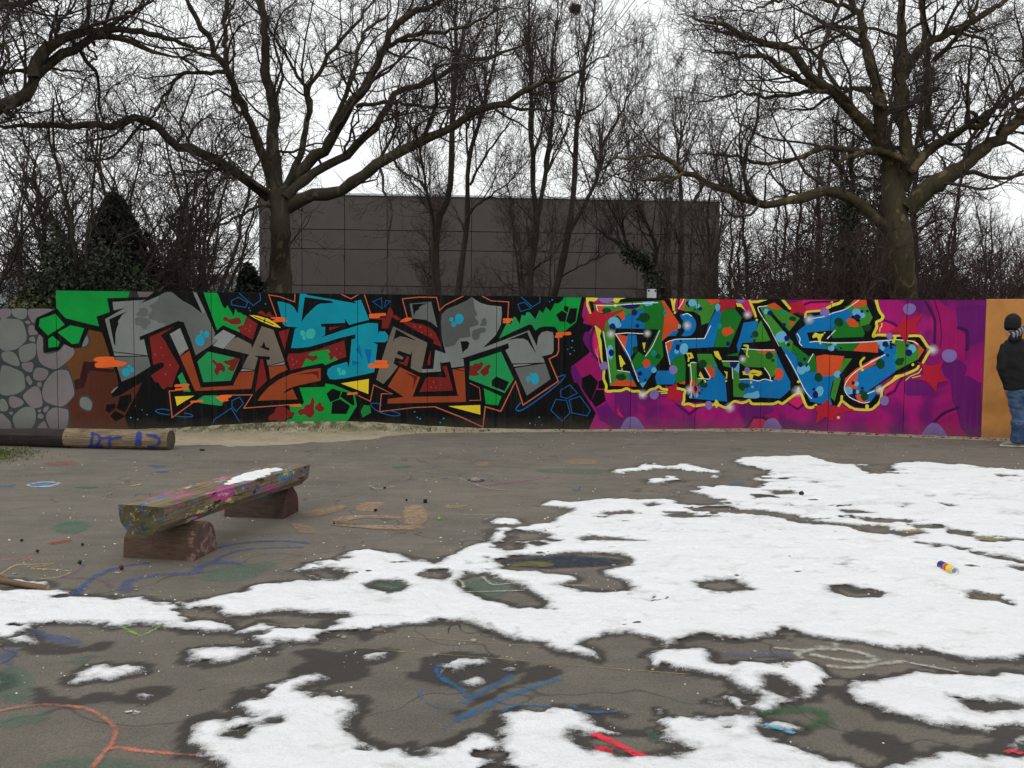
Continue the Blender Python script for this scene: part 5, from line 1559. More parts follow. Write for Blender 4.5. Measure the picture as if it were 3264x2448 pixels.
def log_mesh(name, p0, p1, prof, n=26, up=(0, 0, 1), rad=lambda t: 1.0, rough=0.01, seed=0):
    """sweep the closed section prof (list of (across, up)) from p0 to p1, uneven like real timber"""
    r = np.random.default_rng(seed)
    p0 = np.array(p0, float); p1 = np.array(p1, float)
    ax = p1 - p0; L = np.linalg.norm(ax); ax /= L
    u = np.array(up, float); sd_ = np.cross(ax, u); sd_ /= np.linalg.norm(sd_); u = np.cross(sd_, ax)
    prof = np.asarray(prof, float); k = len(prof)
    V = []; al = []; ar = []
    lump = r.random((k,)) * 2 - 1
    for i in range(n):
        t = i / (n - 1)
        f = rad(t)
        for j, (a, b) in enumerate(prof):
            e = 1 + rough / 0.15 * (0.5 * lump[j] + fbm(t * 7 + seed * 3.1, j * 0.6 + 4.0, 3) * 2.0)
            V.append(p0 + ax * L * t + sd_ * a * f * e + u * b * f * (e if b > 0.02 or b < -0.02 else 1.0)); al.append(t); ar.append(j / k)
    F = []
    for i in range(n - 1):
        for j in range(k):
            F.append((i * k + j, i * k + (j + 1) % k, (i + 1) * k + (j + 1) % k, (i + 1) * k + j))
    face = [0.0] * len(V)
    for e, row in ((0, 0), (1, n - 1)):
        b0 = len(V)
        for j in range(k):
            V.append(V[row * k + j] + ax * (-0.001 if e == 0 else 0.001)); al.append(float(e)); ar.append(j / k); face.append(1.0)
        c = np.mean(V[b0:b0 + k], axis=0) + ax * (-0.006 if e == 0 else 0.006); V.append(c); al.append(float(e)); ar.append(0.0); face.append(1.0)
        for j in range(k):
            F.append((b0 + (j + 1) % k, b0 + j, b0 + k) if e == 0 else (b0 + j, b0 + (j + 1) % k, b0 + k))
            F.append((row * k + j, b0 + j, b0 + (j + 1) % k, row * k + (j + 1) % k))
    me = pymesh(name, V, F)
    for nm, d in (('along', al), ('around', ar), ('face', face)):
        me.attributes.new(nm, 'FLOAT', 'POINT').data.foreach_set('value', np.array(d, np.float32))
    bm = bmesh.new(); bm.from_mesh(me); bmesh.ops.recalc_face_normals(bm, faces=bm.faces); bm.to_mesh(me); bm.free()
    return me
def half_prof(R, h, flat_up, n=13):
    a = np.linspace(0, math.pi, n)
    pr = [(R * math.cos(x), (h * math.sin(x) ** 0.85) * (-1 if flat_up else 1)) for x in a]
    return pr + [(-R * 0.5, 0.0), (0.0, 0.004), (R * 0.5, 0.0)]

bench = thing('log_bench', (-2.07, 6.75, 0), 'low bench made of a paint-daubed half log on two short log supports', 'bench')
PAINT_SEAT = [((188, 60, 140), 0.05, 0.75, 9.0, 0.565), ((45, 100, 170), 0.0, 0.98, 10.0, 0.57), ((200, 190, 110), 0.0, 0.95, 13.0, 0.60), ((215, 80, 38), 0.3, 0.7, 9.5, 0.585),
              ((190, 186, 180), 0.1, 0.9, 12.0, 0.61), ((20, 20, 22), 0.2, 1.0, 14.0, 0.57), ((70, 140, 165), 0.6, 1.0, 8.0, 0.58), ((170, 150, 60), -0.1, 0.08, 22.0, 0.58), ((30, 62, 62), -0.1, 0.08, 16.0, 0.56)]
seat_m = wood_material('painted_bench_timber', (0.26, 0.20, 0.125), (0.085, 0.058, 0.034), paint=PAINT_SEAT, end=(0.10, 0.082, 0.035), rot=math.radians(-16), pscale=(1, 3.0, 1))
brown_m = wood_material('brown_stained_log', (0.115, 0.07, 0.046), (0.052, 0.033, 0.023), paint=[((140, 105, 100), 0.92, 1.1, 9.0, 0.52)], end=(0.12, 0.075, 0.06))
dark_m = wood_material('dark_stained_log', (0.085, 0.055, 0.04), (0.035, 0.024, 0.018), paint=[((90, 30, 36), 0.95, 1.1, 9.0, 0.54), ((90, 95, 60), 0.85, 1.1, 8.0, 0.60)], end=(0.07, 0.035, 0.03))
ax = np.array((-1.82 + 2.33, 7.6 - 5.78)); axn = ax / np.linalg.norm(ax)
link('seat', log_mesh('seat', (-2.335, 5.775, 0.405), (-1.815, 7.62, 0.405), half_prof(0.165, 0.195, True), 40, seed=4, rough=0.008, rad=lambda t: 1.02 - 0.06 * t), seat_m, bench)
side = np.array((axn[1], -axn[0]))
for (c, L, mm, sd0) in (((-2.30, 6.185), 0.50, brown_m, 2), ((-2.045, 7.53), 0.50, dark_m, 9)):
    a0 = np.array(c) - np.array((0.985, -0.14)) * L / 2; a1 = np.array(c) + np.array((0.985, -0.14)) * L / 2
    link('support_log', log_mesh('support_log', (a0[0], a0[1], 0.0), (a1[0], a1[1], 0.0), half_prof(0.165, 0.232, False), 16, seed=sd0, rough=0.006), mm, bench)
# snow left lying on the seat
hp = [(-2.02, 6.72, .06, .035), (-1.99, 6.85, .09, .045), (-1.965, 6.97, .10, .05), (-1.94, 7.08, .085, .045), (-1.915, 7.2, .06, .04), (-1.87, 7.27, .05, .03), (-2.04, 6.62, .035, .02)]
X, Y, q = grid(-2.2, -1.75, 6.5, 7.4, 0.009)
hgt = np.full(X.shape, -0.02)
for (x, y, r, h) in hp:
    dd = np.sqrt(((X - x) ** 2 + ((Y - y) / 1.2) ** 2)) / r + 0.7 * fbm(X * 22, Y * 22, 4)
    hgt = np.maximum(hgt, h * (1 - dd ** 2))
hgt = hgt * 0.6 - 0.004 + 0.008 * fbm(X * 40, Y * 40, 3)
q = q[(hgt.ravel()[q] > -0.002).any(1)]
me = qmesh('snow_heap', np.stack([X, Y, 0.408 + np.maximum(hgt, -0.006)], -1).reshape(-1, 3), q)
me.attributes.new('thick', 'FLOAT', 'POINT').data.foreach_set('value', np.ones(X.size, np.float32))
tag(link('snow_heap', me, bpy.data.materials['old_melting_snow'], smooth=True), 'small heap of white snow on the painted log bench', 'snow')

# ---- long log lying by the wall, one half burnt black
logr = thing('fallen_log', (-5.0, 11.55, 0), 'log by the rock mural, half charred black, half peeled with blue letters', 'log')
e1 = G(np.array(534.0), np.array(1437.0)); 
rA = 0.122
pR = np.array((e1[0], e1[1] + rA, rA * 0.98)); pM = np.array((pR[0] - 1.33, pR[1] + 0.10, rA)); pL = np.array((pR[0] - 4.4, pR[1] + 0.55, 0.105))
circ = [(rA * math.cos(a), rA * math.sin(a)) for a in np.linspace(0, 2 * math.pi, 21)[:-1]]
peel_m = wood_material('peeled_log', (0.30, 0.22, 0.135), (0.055, 0.038, 0.02), paint=[((60, 90, 45), 0.0, 1.0, 3.0, 0.62), ((40, 65, 140), 0.1, 1.0, 9.0, 0.66)], end=(0.10, 0.08, 0.05))
char_m = wood_material('charred_log', (0.035, 0.026, 0.023), (0.010, 0.009, 0.009), paint=[((120, 150, 160), 0.2, 0.8, 12.0, 0.66)], end=(0.02, 0.018, 0.016))
link('peeled_section', log_mesh('peeled_section', pM, pR, circ, 24, seed=6, rough=0.007), peel_m, logr)
link('charred_section', log_mesh('charred_section', pL, pM + (0.06, -0.005, -0.004), circ, 34, seed=12, rough=0.016, rad=lambda t: 0.80 + 0.10 * t + 0.08 * max(0, t - .8) * 5), char_m, logr)
# blue letters daubed on the log: traced on its round face
def on_log(px, py, off=0.003):
    d = ray(np.array(px), np.array(py)); a = pR - pM; a = a / np.linalg.norm(a)
    o = CAMP - pM
    dp = d - a * (d @ a); op = o - a * (o @ a)
    A = dp @ dp; B = 2 * dp @ op; Cc = op @ op - (rA * 1.035 + off) ** 2
    disc = B * B - 4 * A * Cc
    if disc < 0: disc = 0
    return CAMP + d * ((-B - math.sqrt(disc)) / (2 * A))
blue_m = mark_material('blue_spray_on_wood', (34, 58, 140), 1.0)
for st in ([(905, 1470), (900, 1520), (885, 1600), (860, 1615)], [(890, 1475), (950, 1490), (975, 1530), (950, 1590), (880, 1610), (1000, 1600)], [(985, 1525), (1060, 1520)], [(1075, 1500), (1070, 1620)],
           [(1075, 1530), (1190, 1515)], [(1330, 1600), (1345, 1500), (1350, 1475), (1372, 1480), (1368, 1600)], [(1325, 1555), (1375, 1550)], [(1540, 1500), (1460, 1495), (1430, 1490)], [(1500, 1510), (1555, 1530), (1550, 1580), (1500, 1610), (1440, 1605)]):
    px = [(x / 3.072, 900 + y / 3.072) for x, y in st]
    px = catmull(np.array(px), 5) if len(px) > 2 else np.linspace(px[0], px[1], 8)
    d = np.gradient(px, axis=0); d /= np.linalg.norm(d, axis=1)[:, None]; nrm = np.stack([-d[:, 1], d[:, 0]], -1) * 4.2
    V = [on_log(*(p + s * k)) for s in (-1, 0, 1) for p, k in zip(px, nrm)]
    n = len(px)
    F = [(i, i + 1, n + i + 1, n + i) for i in range(n - 1)] + [(n + i, n + i + 1, 2 * n + i + 1, 2 * n + i) for i in range(n - 1)]
    me = pymesh('painted_letter', V, F)
    me.attributes.new('edge', 'FLOAT', 'POINT').data.foreach_set('value', np.ones(3 * n, np.float32))
    link('painted_letter', me, blue_m, logr)

# ---- broken stick at the left edge
sk = thing('broken_stick', tuple(g3('A', 150, 1060)), 'broken brown stick lying on snow at the left edge', 'stick')
stick_m = wood_material('bare_stick', (0.26, 0.16, 0.09), (0.10, 0.06, 0.035), end=(0.42, 0.30, 0.18))
s0 = g3('A', -260, 985) + (0, 0, .02); s1 = g3('A', 312, 1078) + (0, 0, .02); s2 = g3('A', 60, 1030) + (0, 0, .024)
cs = [(0.0165 * math.cos(a), 0.0165 * math.sin(a)) for a in np.linspace(0, 2 * math.pi, 11)[:-1]]
link('shaft', log_mesh('shaft', s0, s1, cs, 22, seed=3, rough=0.03), stick_m, sk)
link('twig', log_mesh('twig', s2, s2 + (-0.16, 0.10, 0.03), [(x * .5, y * .5) for x, y in cs], 8, seed=5, rough=0.03, rad=lambda t: 1 - .5 * t), stick_m, sk)

# ---- spray can on the snow
def lathe(name, prof, p0, axis, seg=24):
    """prof: list of (distance along, radius)"""
    axis = np.array(axis, float); axis /= np.linalg.norm(axis)
    u = np.cross(axis, (0, 0, 1.0)); u = u / np.linalg.norm(u) if np.linalg.norm(u) > 1e-3 else np.array((1.0, 0, 0)); w = np.cross(axis, u)
    V, F, al = [], [], []
    k = len(prof); tot = prof[-1][0] - prof[0][0] or 1
    for i, (t, r) in enumerate(prof):
        for j in range(seg):
            a = 2 * math.pi * j / seg
            V.append(np.array(p0) + axis * t + (u * math.cos(a) + w * math.sin(a)) * r); al.append((t - prof[0][0]) / tot)
    for i in range(k - 1):
        for j in range(seg):
            F.append((i * seg + j, i * seg + (j + 1) % seg, (i + 1) * seg + (j + 1) % seg, (i + 1) * seg + j))
    for row in (0, k - 1):
        if prof[row][1] > 1e-4:
            V.append(np.array(p0) + axis * prof[row][0]); al.append(0.0 if row == 0 else 1.0)
            c = len(V) - 1
            for j in range(seg):
                F.append((row * seg + (j + 1) % seg, row * seg + j, c) if row == 0 else (row * seg + j, row * seg + (j + 1) % seg, c))
    me = pymesh(name, V, F)
    me.attributes.new('along', 'FLOAT', 'POINT').data.foreach_set('value', np.array(al, np.float32))
    return me
cb = G(np.array(2999.0), np.array(1800.0), 0.03); cf = G(np.array(3042.0), np.array(1820.0), 0.03)
cax = cf - cb; cax /= np.linalg.norm(cax)
can = thing('spray_can', (cb[0], cb[1], 0.0), 'blue, red and yellow spray can lying on the snow', 'spray can')
cm = NT('printed_can')
al = cm.n('ShaderNodeAttribute', attribute_name='along').outputs['Fac']
rp = cm.n('ShaderNodeValToRGB'); rp.color_ramp.interpolation = 'CONSTANT'
els = rp.color_ramp.elements
els[0].position = 0; els[0].color = (0.03, 0.028, 0.035, 1); els[1].position = 0.12; els[1].color = (0.012, 0.03, 0.28, 1)
for pos, cc in ((0.38, (0.62, 0.16, 0.03)), (0.5, (0.6, 0.05, 0.02)), (0.62, (0.72, 0.55, 0.03)), (0.97, (0.5, 0.5, 0.5))):
    e = els.new(pos); e.color = (*cc, 1)
cm.l(cm.math('ADD', al, cm.mr(cm.noise(cm.coord('Object'), 30.0, 2), 0, 1, -0.06, 0.06)), rp.inputs[0])
cm.color(rp.outputs[0]).rough(0.32)
tin = NT('bare_tin'); tin.color((0.62, 0.62, 0.62)).rough(0.3); tin.b.inputs['Metallic'].default_value = 0.9
black_pl = simple_mat('black_plastic', (22, 21, 22), 0.45, 0.1)
o = cb + (0, 0, 0.0)
link('can_body', lathe('can_body', [(0.0, .0235), (0.004, .026), (0.155, .026)], o, cax), cm.m, can, True)
link('can_base', lathe('can_base', [(0.155, .0268), (0.163, .0268), (0.163, .022), (0.150, .012), (0.147, .001)], o, cax), tin.m, can, True)
link('can_shoulder', lathe('can_shoulder', [(-0.018, .012), (-0.014, .019), (-0.004, .025), (0.001, .0262)], o, cax), black_pl, can, True)
link('valve', lathe('valve', [(-0.032, .005), (-0.03, .006), (-0.018, .006), (-0.017, .011)], o, cax), black_pl, can, True)

# ---- spray-can caps and lids dropped about the court
def cap(px, py, r, h, label, matr, tilt=0.0, rz=0.0, name='spray_can_cover'):
    c = G(np.array(float(px)), np.array(float(py)))
    root = thing(name, tuple(c), label, 'cap', 'spray-can caps dropped on the court')
    axv = (math.sin(tilt) * math.cos(rz), math.sin(tilt) * math.sin(rz), math.cos(tilt))
    b = c + np.array((0, 0, 0.003 + r * math.sin(tilt)))
    link('skirt', lathe('skirt', [(0.0, r * .86), (0.0, r), (h * .8, r * .97), (h * .95, r * .93)], b, axv, 18), matr, root)
    link('top', lathe('top', [(h * .9, r * .9), (h, r * .85), (h * 1.0, r * .4)], b, axv, 18), matr, root)
red_pl = simple_mat('dark_red_plastic', (70, 22, 26), 0.5, 0.1); grn_pl = simple_mat('bright_green_plastic', (70, 190, 30), 0.5, 0.1)
def bpx(t, x, y): ox, oy, k = GT[t]; return ox + x / k, oy + y / k
cap(*bpx('B', 655, 466), 0.017, 0.029, 'black spray cap standing upright beyond the faded tan figure', black_pl)
cap(*bpx('C', 897, 428), 0.021, 0.030, 'dark cap tipped over at the edge of the far snow', black_pl, 1.2, 0.4)
cap(*bpx('B', 360, 520), 0.012, 0.02, 'small black cap lying on the tan figure', black_pl, 1.4, 1.0)
cap(*bpx('B', 418, 384), 0.014, 0.014, 'flattened black cap behind the tan figure', black_pl, 0.3, 2.0)
cap(*bpx('B', 115, 594), 0.012, 0.012, 'black cap at the left tip of the tan figure', black_pl, 1.5, 0.2)
cap(*bpx('B', 548, 458), 0.010, 0.014, 'tiny black cap between tan figure and upright cap', black_pl, 1.3, 2.6)
cap(*bpx('B', 732, 570), 0.011, 0.018, 'bright green spray cap right of the tan figure', grn_pl, 0.9, 0.5)
cap(*bpx('A', 235, 832), 0.011, 0.018, 'black cap left of the bench on bare asphalt', black_pl, 0.5, 0.8)
cap(*bpx('A', 508, 904), 0.012, 0.02, 'dark green cap near the front bench support', simple_mat('dark_green_plastic', (24, 48, 38), 0.5, 0.1), 0.4, 0.0)
cap(*bpx('A', 768, 944), 0.016, 0.02, 'dark red cap lying on the blue paint stroke', red_pl, 1.2, 0.3)
cap(*bpx('A', 1295, 174), 0.032, 0.012, 'flat black lid in front of the sand drift', black_pl, 0.1, 0.0)
cap(*bpx('A', 135, 762), 0.010, 0.014, 'black cap at the far left beside the red paint smear', black_pl, 1.1, 1.2)
cap(*bpx('A', 530, 787), 0.009, 0.012, 'little black cap left of the front support log', black_pl, 1.0, 2.2)
cap(*bpx('C', 680, 372), 0.022, 0.012, 'brown bit of lid where the far snow begins', red_pl, 0.2, 0.0)
# rounded stone boss set in the asphalt
st = g3('B', 950, 336)
boss = thing('stone_boss', tuple(st), 'small rounded pale stone set in the bare asphalt', 'stone')
link('dome', lathe('dome', [(0.0, .055), (0.012, .052), (0.025, .04), (0.033, .02), (0.035, .001)], st, (0, 0, 1), 18), simple_mat('pale_stone', (128, 122, 114), 0.9, 0.2, 20, 0.3), boss, True)
link('rim', lathe('rim', [(0.0, .10), (0.004, .095), (0.005, .06)], st, (0, 0, 1), 18), simple_mat('dark_mortar', (52, 48, 44), 0.9, 0.2, 20), boss)

# ================================================================== person at the right edge
PY = 12.42
def U(x, y, dy=0.0):
    return P(np.array(2964 + x / 3.317), np.array(940 + y / 3.317), np.array(PY + dy))
def tube_solid(bm, pts, rad, sides=14, up=(0, 1, 0.001)):
    """closed tapered tube; rad entries are (across, fore-aft) half-widths"""
    pts = np.array(pts, float); n = len(pts)
    rings = []
    tang = np.gradient(pts, axis=0)
    for i in range(n):
        t = tang[i] / np.linalg.norm(tang[i])
        f = np.array(up, float) - t * np.dot(up, t); f /= np.linalg.norm(f)
        s = np.cross(t, f)
        r = rad[i] if isinstance(rad[i], tuple) else (rad[i], rad[i])
        rings.append([bm.verts.new(pts[i] + s * r[0] * math.cos(a) + f * r[1] * math.sin(a)) for a in np.linspace(0, 2 * math.pi, sides + 1)[:-1]])
    for i in range(n - 1):
        for j in range(sides):
            bm.faces.new((rings[i][j], rings[i][(j + 1) % sides], rings[i + 1][(j + 1) % sides], rings[i + 1][j]))
    bm.faces.new(rings[0][::-1]); bm.faces.new(rings[-1])
def ball(bm, c, r, seg=14):
    res = bmesh.ops.create_uvsphere(bm, u_segments=seg, v_segments=seg // 2 + 2, radius=1.0)
    r = r if isinstance(r, tuple) else (r, r, r)
    for v in res['verts']: v.co = Vector((v.co.x * r[0], v.co.y * r[1], v.co.z * r[2])) + Vector(c)
def fused(name, bm, voxel, mat_, parent, smooth_it=6, fold_amp=0.0, fold_scale=9.0):
    """melt overlapping closed shapes into one continuous skin"""
    bmesh.ops.recalc_face_normals(bm, faces=bm.faces)
    me = bm_mesh(name + '_raw', bm)
    o = bpy.data.objects.new(name + '_raw', me); col.objects.link(o)
    m1 = o.modifiers.new('r', 'REMESH'); m1.mode = 'VOXEL'; m1.voxel_size = voxel
    m2 = o.modifiers.new('s', 'SMOOTH'); m2.factor = 0.5; m2.iterations = smooth_it
    dg = bpy.context.evaluated_depsgraph_get()
    me2 = bpy.data.meshes.new_from_object(o.evaluated_get(dg)); me2.name = name
    bpy.data.objects.remove(o); bpy.data.meshes.remove(me)
    if fold_amp:
        n = len(me2.vertices); co = np.zeros(n * 3); no = np.zeros(n * 3)
        me2.vertices.foreach_get('co', co); me2.vertices.foreach_get('normal', no)
        co = co.reshape(-1, 3); no = no.reshape(-1, 3)
        k = fbm(co[:, 0] * fold_scale + co[:, 1] * 4, co[:, 2] * fold_scale * 1.6 + co[:, 0] * 5, 3)
        co = co + no * (k * fold_amp * 2)[:, None]
        me2.vertices.foreach_set('co', co.ravel()); me2.update()
    me2.materials.clear()
    return link(name, me2, mat_, parent, True)
def add_hand(bm, wrist, tip_dir, side):
    w = np.array(wrist, float); d = np.array(tip_dir, float); d /= np.linalg.norm(d)
    s = np.array((side * 0.5, 0.86, 0.0)); s -= d * (s @ d); s /= np.linalg.norm(s)       # across the palm
    nrm = np.cross(d, s)
    tube_solid(bm, [w - d * .03, w, w + d * .045, w + d * .085], [(.026, .022), (.03, .022), (.042, .02), (.038, .016)], 10, up=nrm)
    for k, ln in zip((-1.5, -.5, .5, 1.5), (.062, .074, .07, .055)):
        b = w + d * .08 + s * k * .0195
        tube_solid(bm, [b, b + d * ln * .45 + nrm * .006, b + d * ln * .8 + nrm * .02, b + d * ln + nrm * .034], [.0095, .009, .0085, .006], 8, up=nrm)
    b = w + d * .03 - s * .035
    tube_solid(bm, [b, b + d * .03 - s * .018 + nrm * .008, b + d * .058 - s * .016 + nrm * .02], [.012, .0105, .008], 8, up=nrm)

feet_z = 0.0
person = thing('person', tuple(G(np.array(2964 + 915 / 3.317), np.array(1428.0))), 'person in black jacket and beanie, striped scarf and blue jeans, facing the tan wall', 'person')
black_cloth = simple_mat('black_jacket_cloth', (20, 19, 22), 0.85, 0.3, 14.0, 0.4, 90.0)
knit = NT('black_knit')
kv = knit.coord('Object', (1, 1, 1))
wv = knit.n('ShaderNodeTexWave'); wv.inputs['Scale'].default_value = 60.0; knit.l(kv, wv.inputs['Vector'])
knit.color((0.010, 0.010, 0.011)).rough(0.95); knit.bump(wv.outputs['Fac'], 0.4, 0.004)
denim = NT('faded_denim')
dv = denim.coord('Object')
dc = denim.mix(denim.mr(denim.noise(dv, 4.5, 5, 0.6), 0.35, 0.68), (0.022, 0.048, 0.11), (0.085, 0.14, 0.23))
dc = denim.mix(denim.mr(denim.noise(denim.coord('Object', (1, 1, 2.4)), 13.0, 4), 0.55, 0.72, 0, .6), dc, (0.02, 0.035, 0.08))
denim.color(dc).rough(0.9); denim.bump(denim.noise(denim.coord('Object', (1, 1, 2.2)), 16.0, 5), 0.8, 0.02)
skin = simple_mat('skin', (150, 105, 85), 0.6, 0.15, 20.0)
hair_m = simple_mat('dark_hair', (35, 27, 22), 0.7, 0.3, 30.0)
sole_m = simple_mat('off_white_sole', (190, 186, 178), 0.7, 0.15, 25.0); shoe_m = simple_mat('grey_canvas_shoe', (120, 114, 106), 0.85, 0.2, 25.0)

# body under the clothes: one skin
bm = bmesh.new()
head = U(884, 300)
ball(bm, head, (0.076, 0.095, 0.115))
ball(bm, head + (-0.02, 0.085, -0.035), (0.02, 0.026, 0.026))                        # nose, turned to the wall
for sx in (-1, 1): ball(bm, head + (sx * 0.078, -0.004, -0.02), (0.012, 0.024, 0.032))
tube_solid(bm, [U(890, 470), U(886, 410), U(884, 350)], [.07, .058, .056])
tube_solid(bm, [U(938, 1040), U(925, 900), U(908, 720), U(898, 560), U(893, 480)], [(.155, .11), (.145, .1), (.165, .11), (.17, .1), (.07, .06)])
for (sh, el, wr, sg) in ((U(795, 545), U(775, 770), U(812, 955), -1), (U(1000, 545), U(1030, 770, .05), U(1012, 950, .14), 1)):
    tube_solid(bm, [sh, (sh + el) / 2, el, (el + wr) / 2, wr], [.055, .05, .042, .038, .028])
    add_hand(bm, wr, (wr - el) * np.array((.3, .3, 1)), sg)
for (hp_, kn, an) in ((U(898, 1040), U(925, 1280, -.02), U(918, 1550, 0)), (U(985, 1040), U(1010, 1280, .06), U(1012, 1545, .16))):
    tube_solid(bm, [hp_, (hp_ + kn) / 2, kn, (kn * .6 + an * .4), an], [.085, .075, .055, .055, .04])
fused('body', bm, 0.0105, skin, person, 4)
bm = bmesh.new(); ball(bm, head + (0, -0.012, -0.03), (0.082, 0.095, 0.075)); fused('hair', bm, 0.008, hair_m, person, 3)
# beanie
bm = bmesh.new()
tube_solid(bm, [U(862, 372, -.02), U(868, 350, -.015), U(876, 300, -.01), U(880, 250), U(882, 212), U(884, 195)], [(.078, .095), (.094, .108), (.103, .118), (.095, .108), (.062, .074), (.02, .03)], 18)
fused('beanie', bm, 0.009, knit.m, person, 3, 0.004, 30.0)
# jacket with sleeves, collar and pulled-down hood
bm = bmesh.new()
tube_solid(bm, [U(948, 990), U(945, 960), U(930, 850), U(915, 700), U(905, 590), U(898, 520), U(892, 470)], [(.20, .145), (.205, .15), (.20, .15), (.195, .145), (.20, .14), (.17, .12), (.10, .10)], 22)
for (sh, el, wr) in ((U(800, 548), U(775, 775), U(818, 960)), (U(1005, 548), U(1035, 770, .05), U(1015, 950, .14))):
    tube_solid(bm, [sh + (0.03 if sh[0] < U(900, 500)[0] else -0.03, 0, 0.02), (sh * .6 + el * .4), el, (el * .5 + wr * .5), wr], [.082, .085, .082, .072, .05])
tube_solid(bm, [U(960, 395, -.06), U(925, 455, -.10), U(880, 470, -.11), U(835, 450, -.07)], [.035, .05, .052, .03], 12)
fused('jacket', bm, 0.011, black_cloth, person, 6, 0.014, 7.0)
# trousers
bm = bmesh.new()
tube_solid(bm, [U(945, 965), U(945, 1010), U(945, 1080)], [(.165, .125), (.175, .13), (.16, .12)], 18)
for (hp_, kn, an, gz) in ((U(908, 1050), U(935, 1285, -.02), U(925, 1560, 0), 0), (U(988, 1050), U(1018, 1285, .06), U(1020, 1555, .16), 0)):
    tube_solid(bm, [hp_, hp_ * .5 + kn * .5, kn, kn * .5 + an * .5, kn * .15 + an * .85, an], [(.105, .115), (.10, .105), (.085, .09), (.085, .09), (.092, .10), (.085, .10)], 16)
fused('trousers', bm, 0.010, denim.m, person, 4, 0.020, 10.0)
# scarf, black and grey stripes
sm = NT('striped_scarf')
sw = sm.n('ShaderNodeTexWave'); sw.inputs['Scale'].default_value = 7.5; sw.inputs['Distortion'].default_value = 1.2; sw.bands_direction = 'X'
sm.l(sm.coord('Object', (1, 0.3, 0.35)), sw.inputs['Vector'])
sm.color(sm.mix(sm.mr(sw.outputs['Fac'], 0.45, 0.55), (0.018, 0.018, 0.02), (0.22, 0.22, 0.23))).rough(0.9)
bm = bmesh.new()
tube_solid(bm, [U(818, 402, -.03), U(850, 420, -.09), U(895, 428, -.125), U(940, 400, -.12), U(985, 358, -.08), U(1000, 345, 0)], [.015, .034, .046, .048, .040, .02], 12)
tube_solid(bm, [U(880, 430, -.12), U(900, 470, -.13)], [.035, .012], 10)
fused('scarf', bm, 0.008, sm.m, person, 3, 0.008, 22.0)
# shoes
for (ax_, ay_, dyy) in ((918, 1575, 0.0), (1020, 1570, .16)):
    h = U(ax_, ay_, dyy); h = np.array((h[0], h[1], 0.0))
    bm = bmesh.new()
    d = np.array((-0.86, 0.30, 0.0)); d /= np.linalg.norm(d)
    tube_solid(bm, [h - d * .07 + (0, 0, .05), h + (0, 0, .06), h + d * .08 + (0, 0, .048), h + d * .15 + (0, 0, .035), h + d * .19 + (0, 0, .028)], [(.035, .042), (.042, .05), (.045, .036), (.043, .026), (.025, .014)], 12, up=(0, 0, 1))
    sh = fused('shoe', bm, 0.007, shoe_m, person, 3)
    bm = bmesh.new()
    tube_solid(bm, [h - d * .085 + (0, 0, .014), h - d * .04 + (0, 0, .014), h + d * .08 + (0, 0, .013), h + d * .17 + (0, 0, .014), h + d * .205 + (0, 0, .016)], [(.032, .0125), (.044, .0125), (.048, .0125), (.044, .0125), (.02, .011)], 12, up=(0, 0, 1))
    o_ = fused('sole', bm, 0.006, sole_m, None, 2); o_.parent = sh; o_.matrix_parent_inverse = Matrix.Translation(-Vector(person.location)) @ Matrix.Identity(4)
    o_.matrix_parent_inverse = Matrix.Identity(4)

# ================================================================== building behind the wall
bY0, bY1 = 40.0, 41.2
bl_x0 = P(np.array(826.0), np.array(900.0), np.array(bY0))[0]; bl_x1 = P(np.array(2290.0), np.array(900.0), np.array(bY1))[0]
def bpt(fr, z, off=0.0):
    x = bl_x0 + (bl_x1 - bl_x0) * fr; y = bY0 + (bY1 - bY0) * fr
    d = np.array((bl_x1 - bl_x0, bY1 - bY0)); d /= np.linalg.norm(d); n = np.array((d[1], -d[0]))
    return (x + n[0] * off, y + n[1] * off, z)
bH = float(P(np.array(1300.0), np.array(627.0), np.array(40.4))[2])
build = thing('panel_building', (*bpt(0.5, 0)[:2], 0.0), 'flat-roofed dark grey building clad in large panels behind the wall', 'building')
pan_m = NT('grey_facade_panel')
v = pan_m.coord('Object')
oi = pan_m.n('ShaderNodeObjectInfo')
c = pan_m.mix(pan_m.mr(pan_m.noise(pan_m.coord('Object', (1, 1, 0.5)), 0.9, 6, 0.65), 0.3, 0.7), (0.066, 0.058, 0.054), (0.094, 0.083, 0.076))
c = pan_m.mix(pan_m.mr(oi.outputs['Random'], 0, 1, 0.0, 0.28), c, (0.07, 0.063, 0.06))
c = pan_m.mix(pan_m.mr(pan_m.noise(pan_m.coord('Object', (6, 6, 0.4)), 1.6, 5), 0.5, 0.75, 0, .35), c, (0.06, 0.054, 0.05))
c = pan_m.mix(pan_m.mr(pan_m.noise(v, 45.0, 2), 0.5, 0.8, 0, 0.3), c, (0.14, 0.14, 0.14))
pan_m.color(c).rough(0.8)
core_m = simple_mat('dark_building_core', (26, 26, 27), 0.9, 0.1)
bm = bmesh.new()
Bd = np.array((bl_x1 - bl_x0, bY1 - bY0)); BL = float(np.linalg.norm(Bd)); Bd /= BL; Bn = np.array((Bd[1], -Bd[0]))
MB = Matrix(((Bd[0], Bn[0], 0, bl_x0), (Bd[1], Bn[1], 0, bY0), (0, 0, 1, 0), (0, 0, 0, 1)))
bm_box(bm, (0.02, -16, 0), (BL - 0.02, -0.12, bH - 0.06), 0, MB)
link('core', bm_mesh('core', bm), core_m, build)
ncol = 11
rows = [bH, bH - 1.52, bH - 2.38, bH - 3.95, bH - 4.85, bH - 6.4]
rows = [bH] + [float(P(np.array(1100.0), np.array(y), np.array(40.25))[2]) for y in (733.0, 795.0, 911.0, 972.0)] + [0.05]
meshes = {}
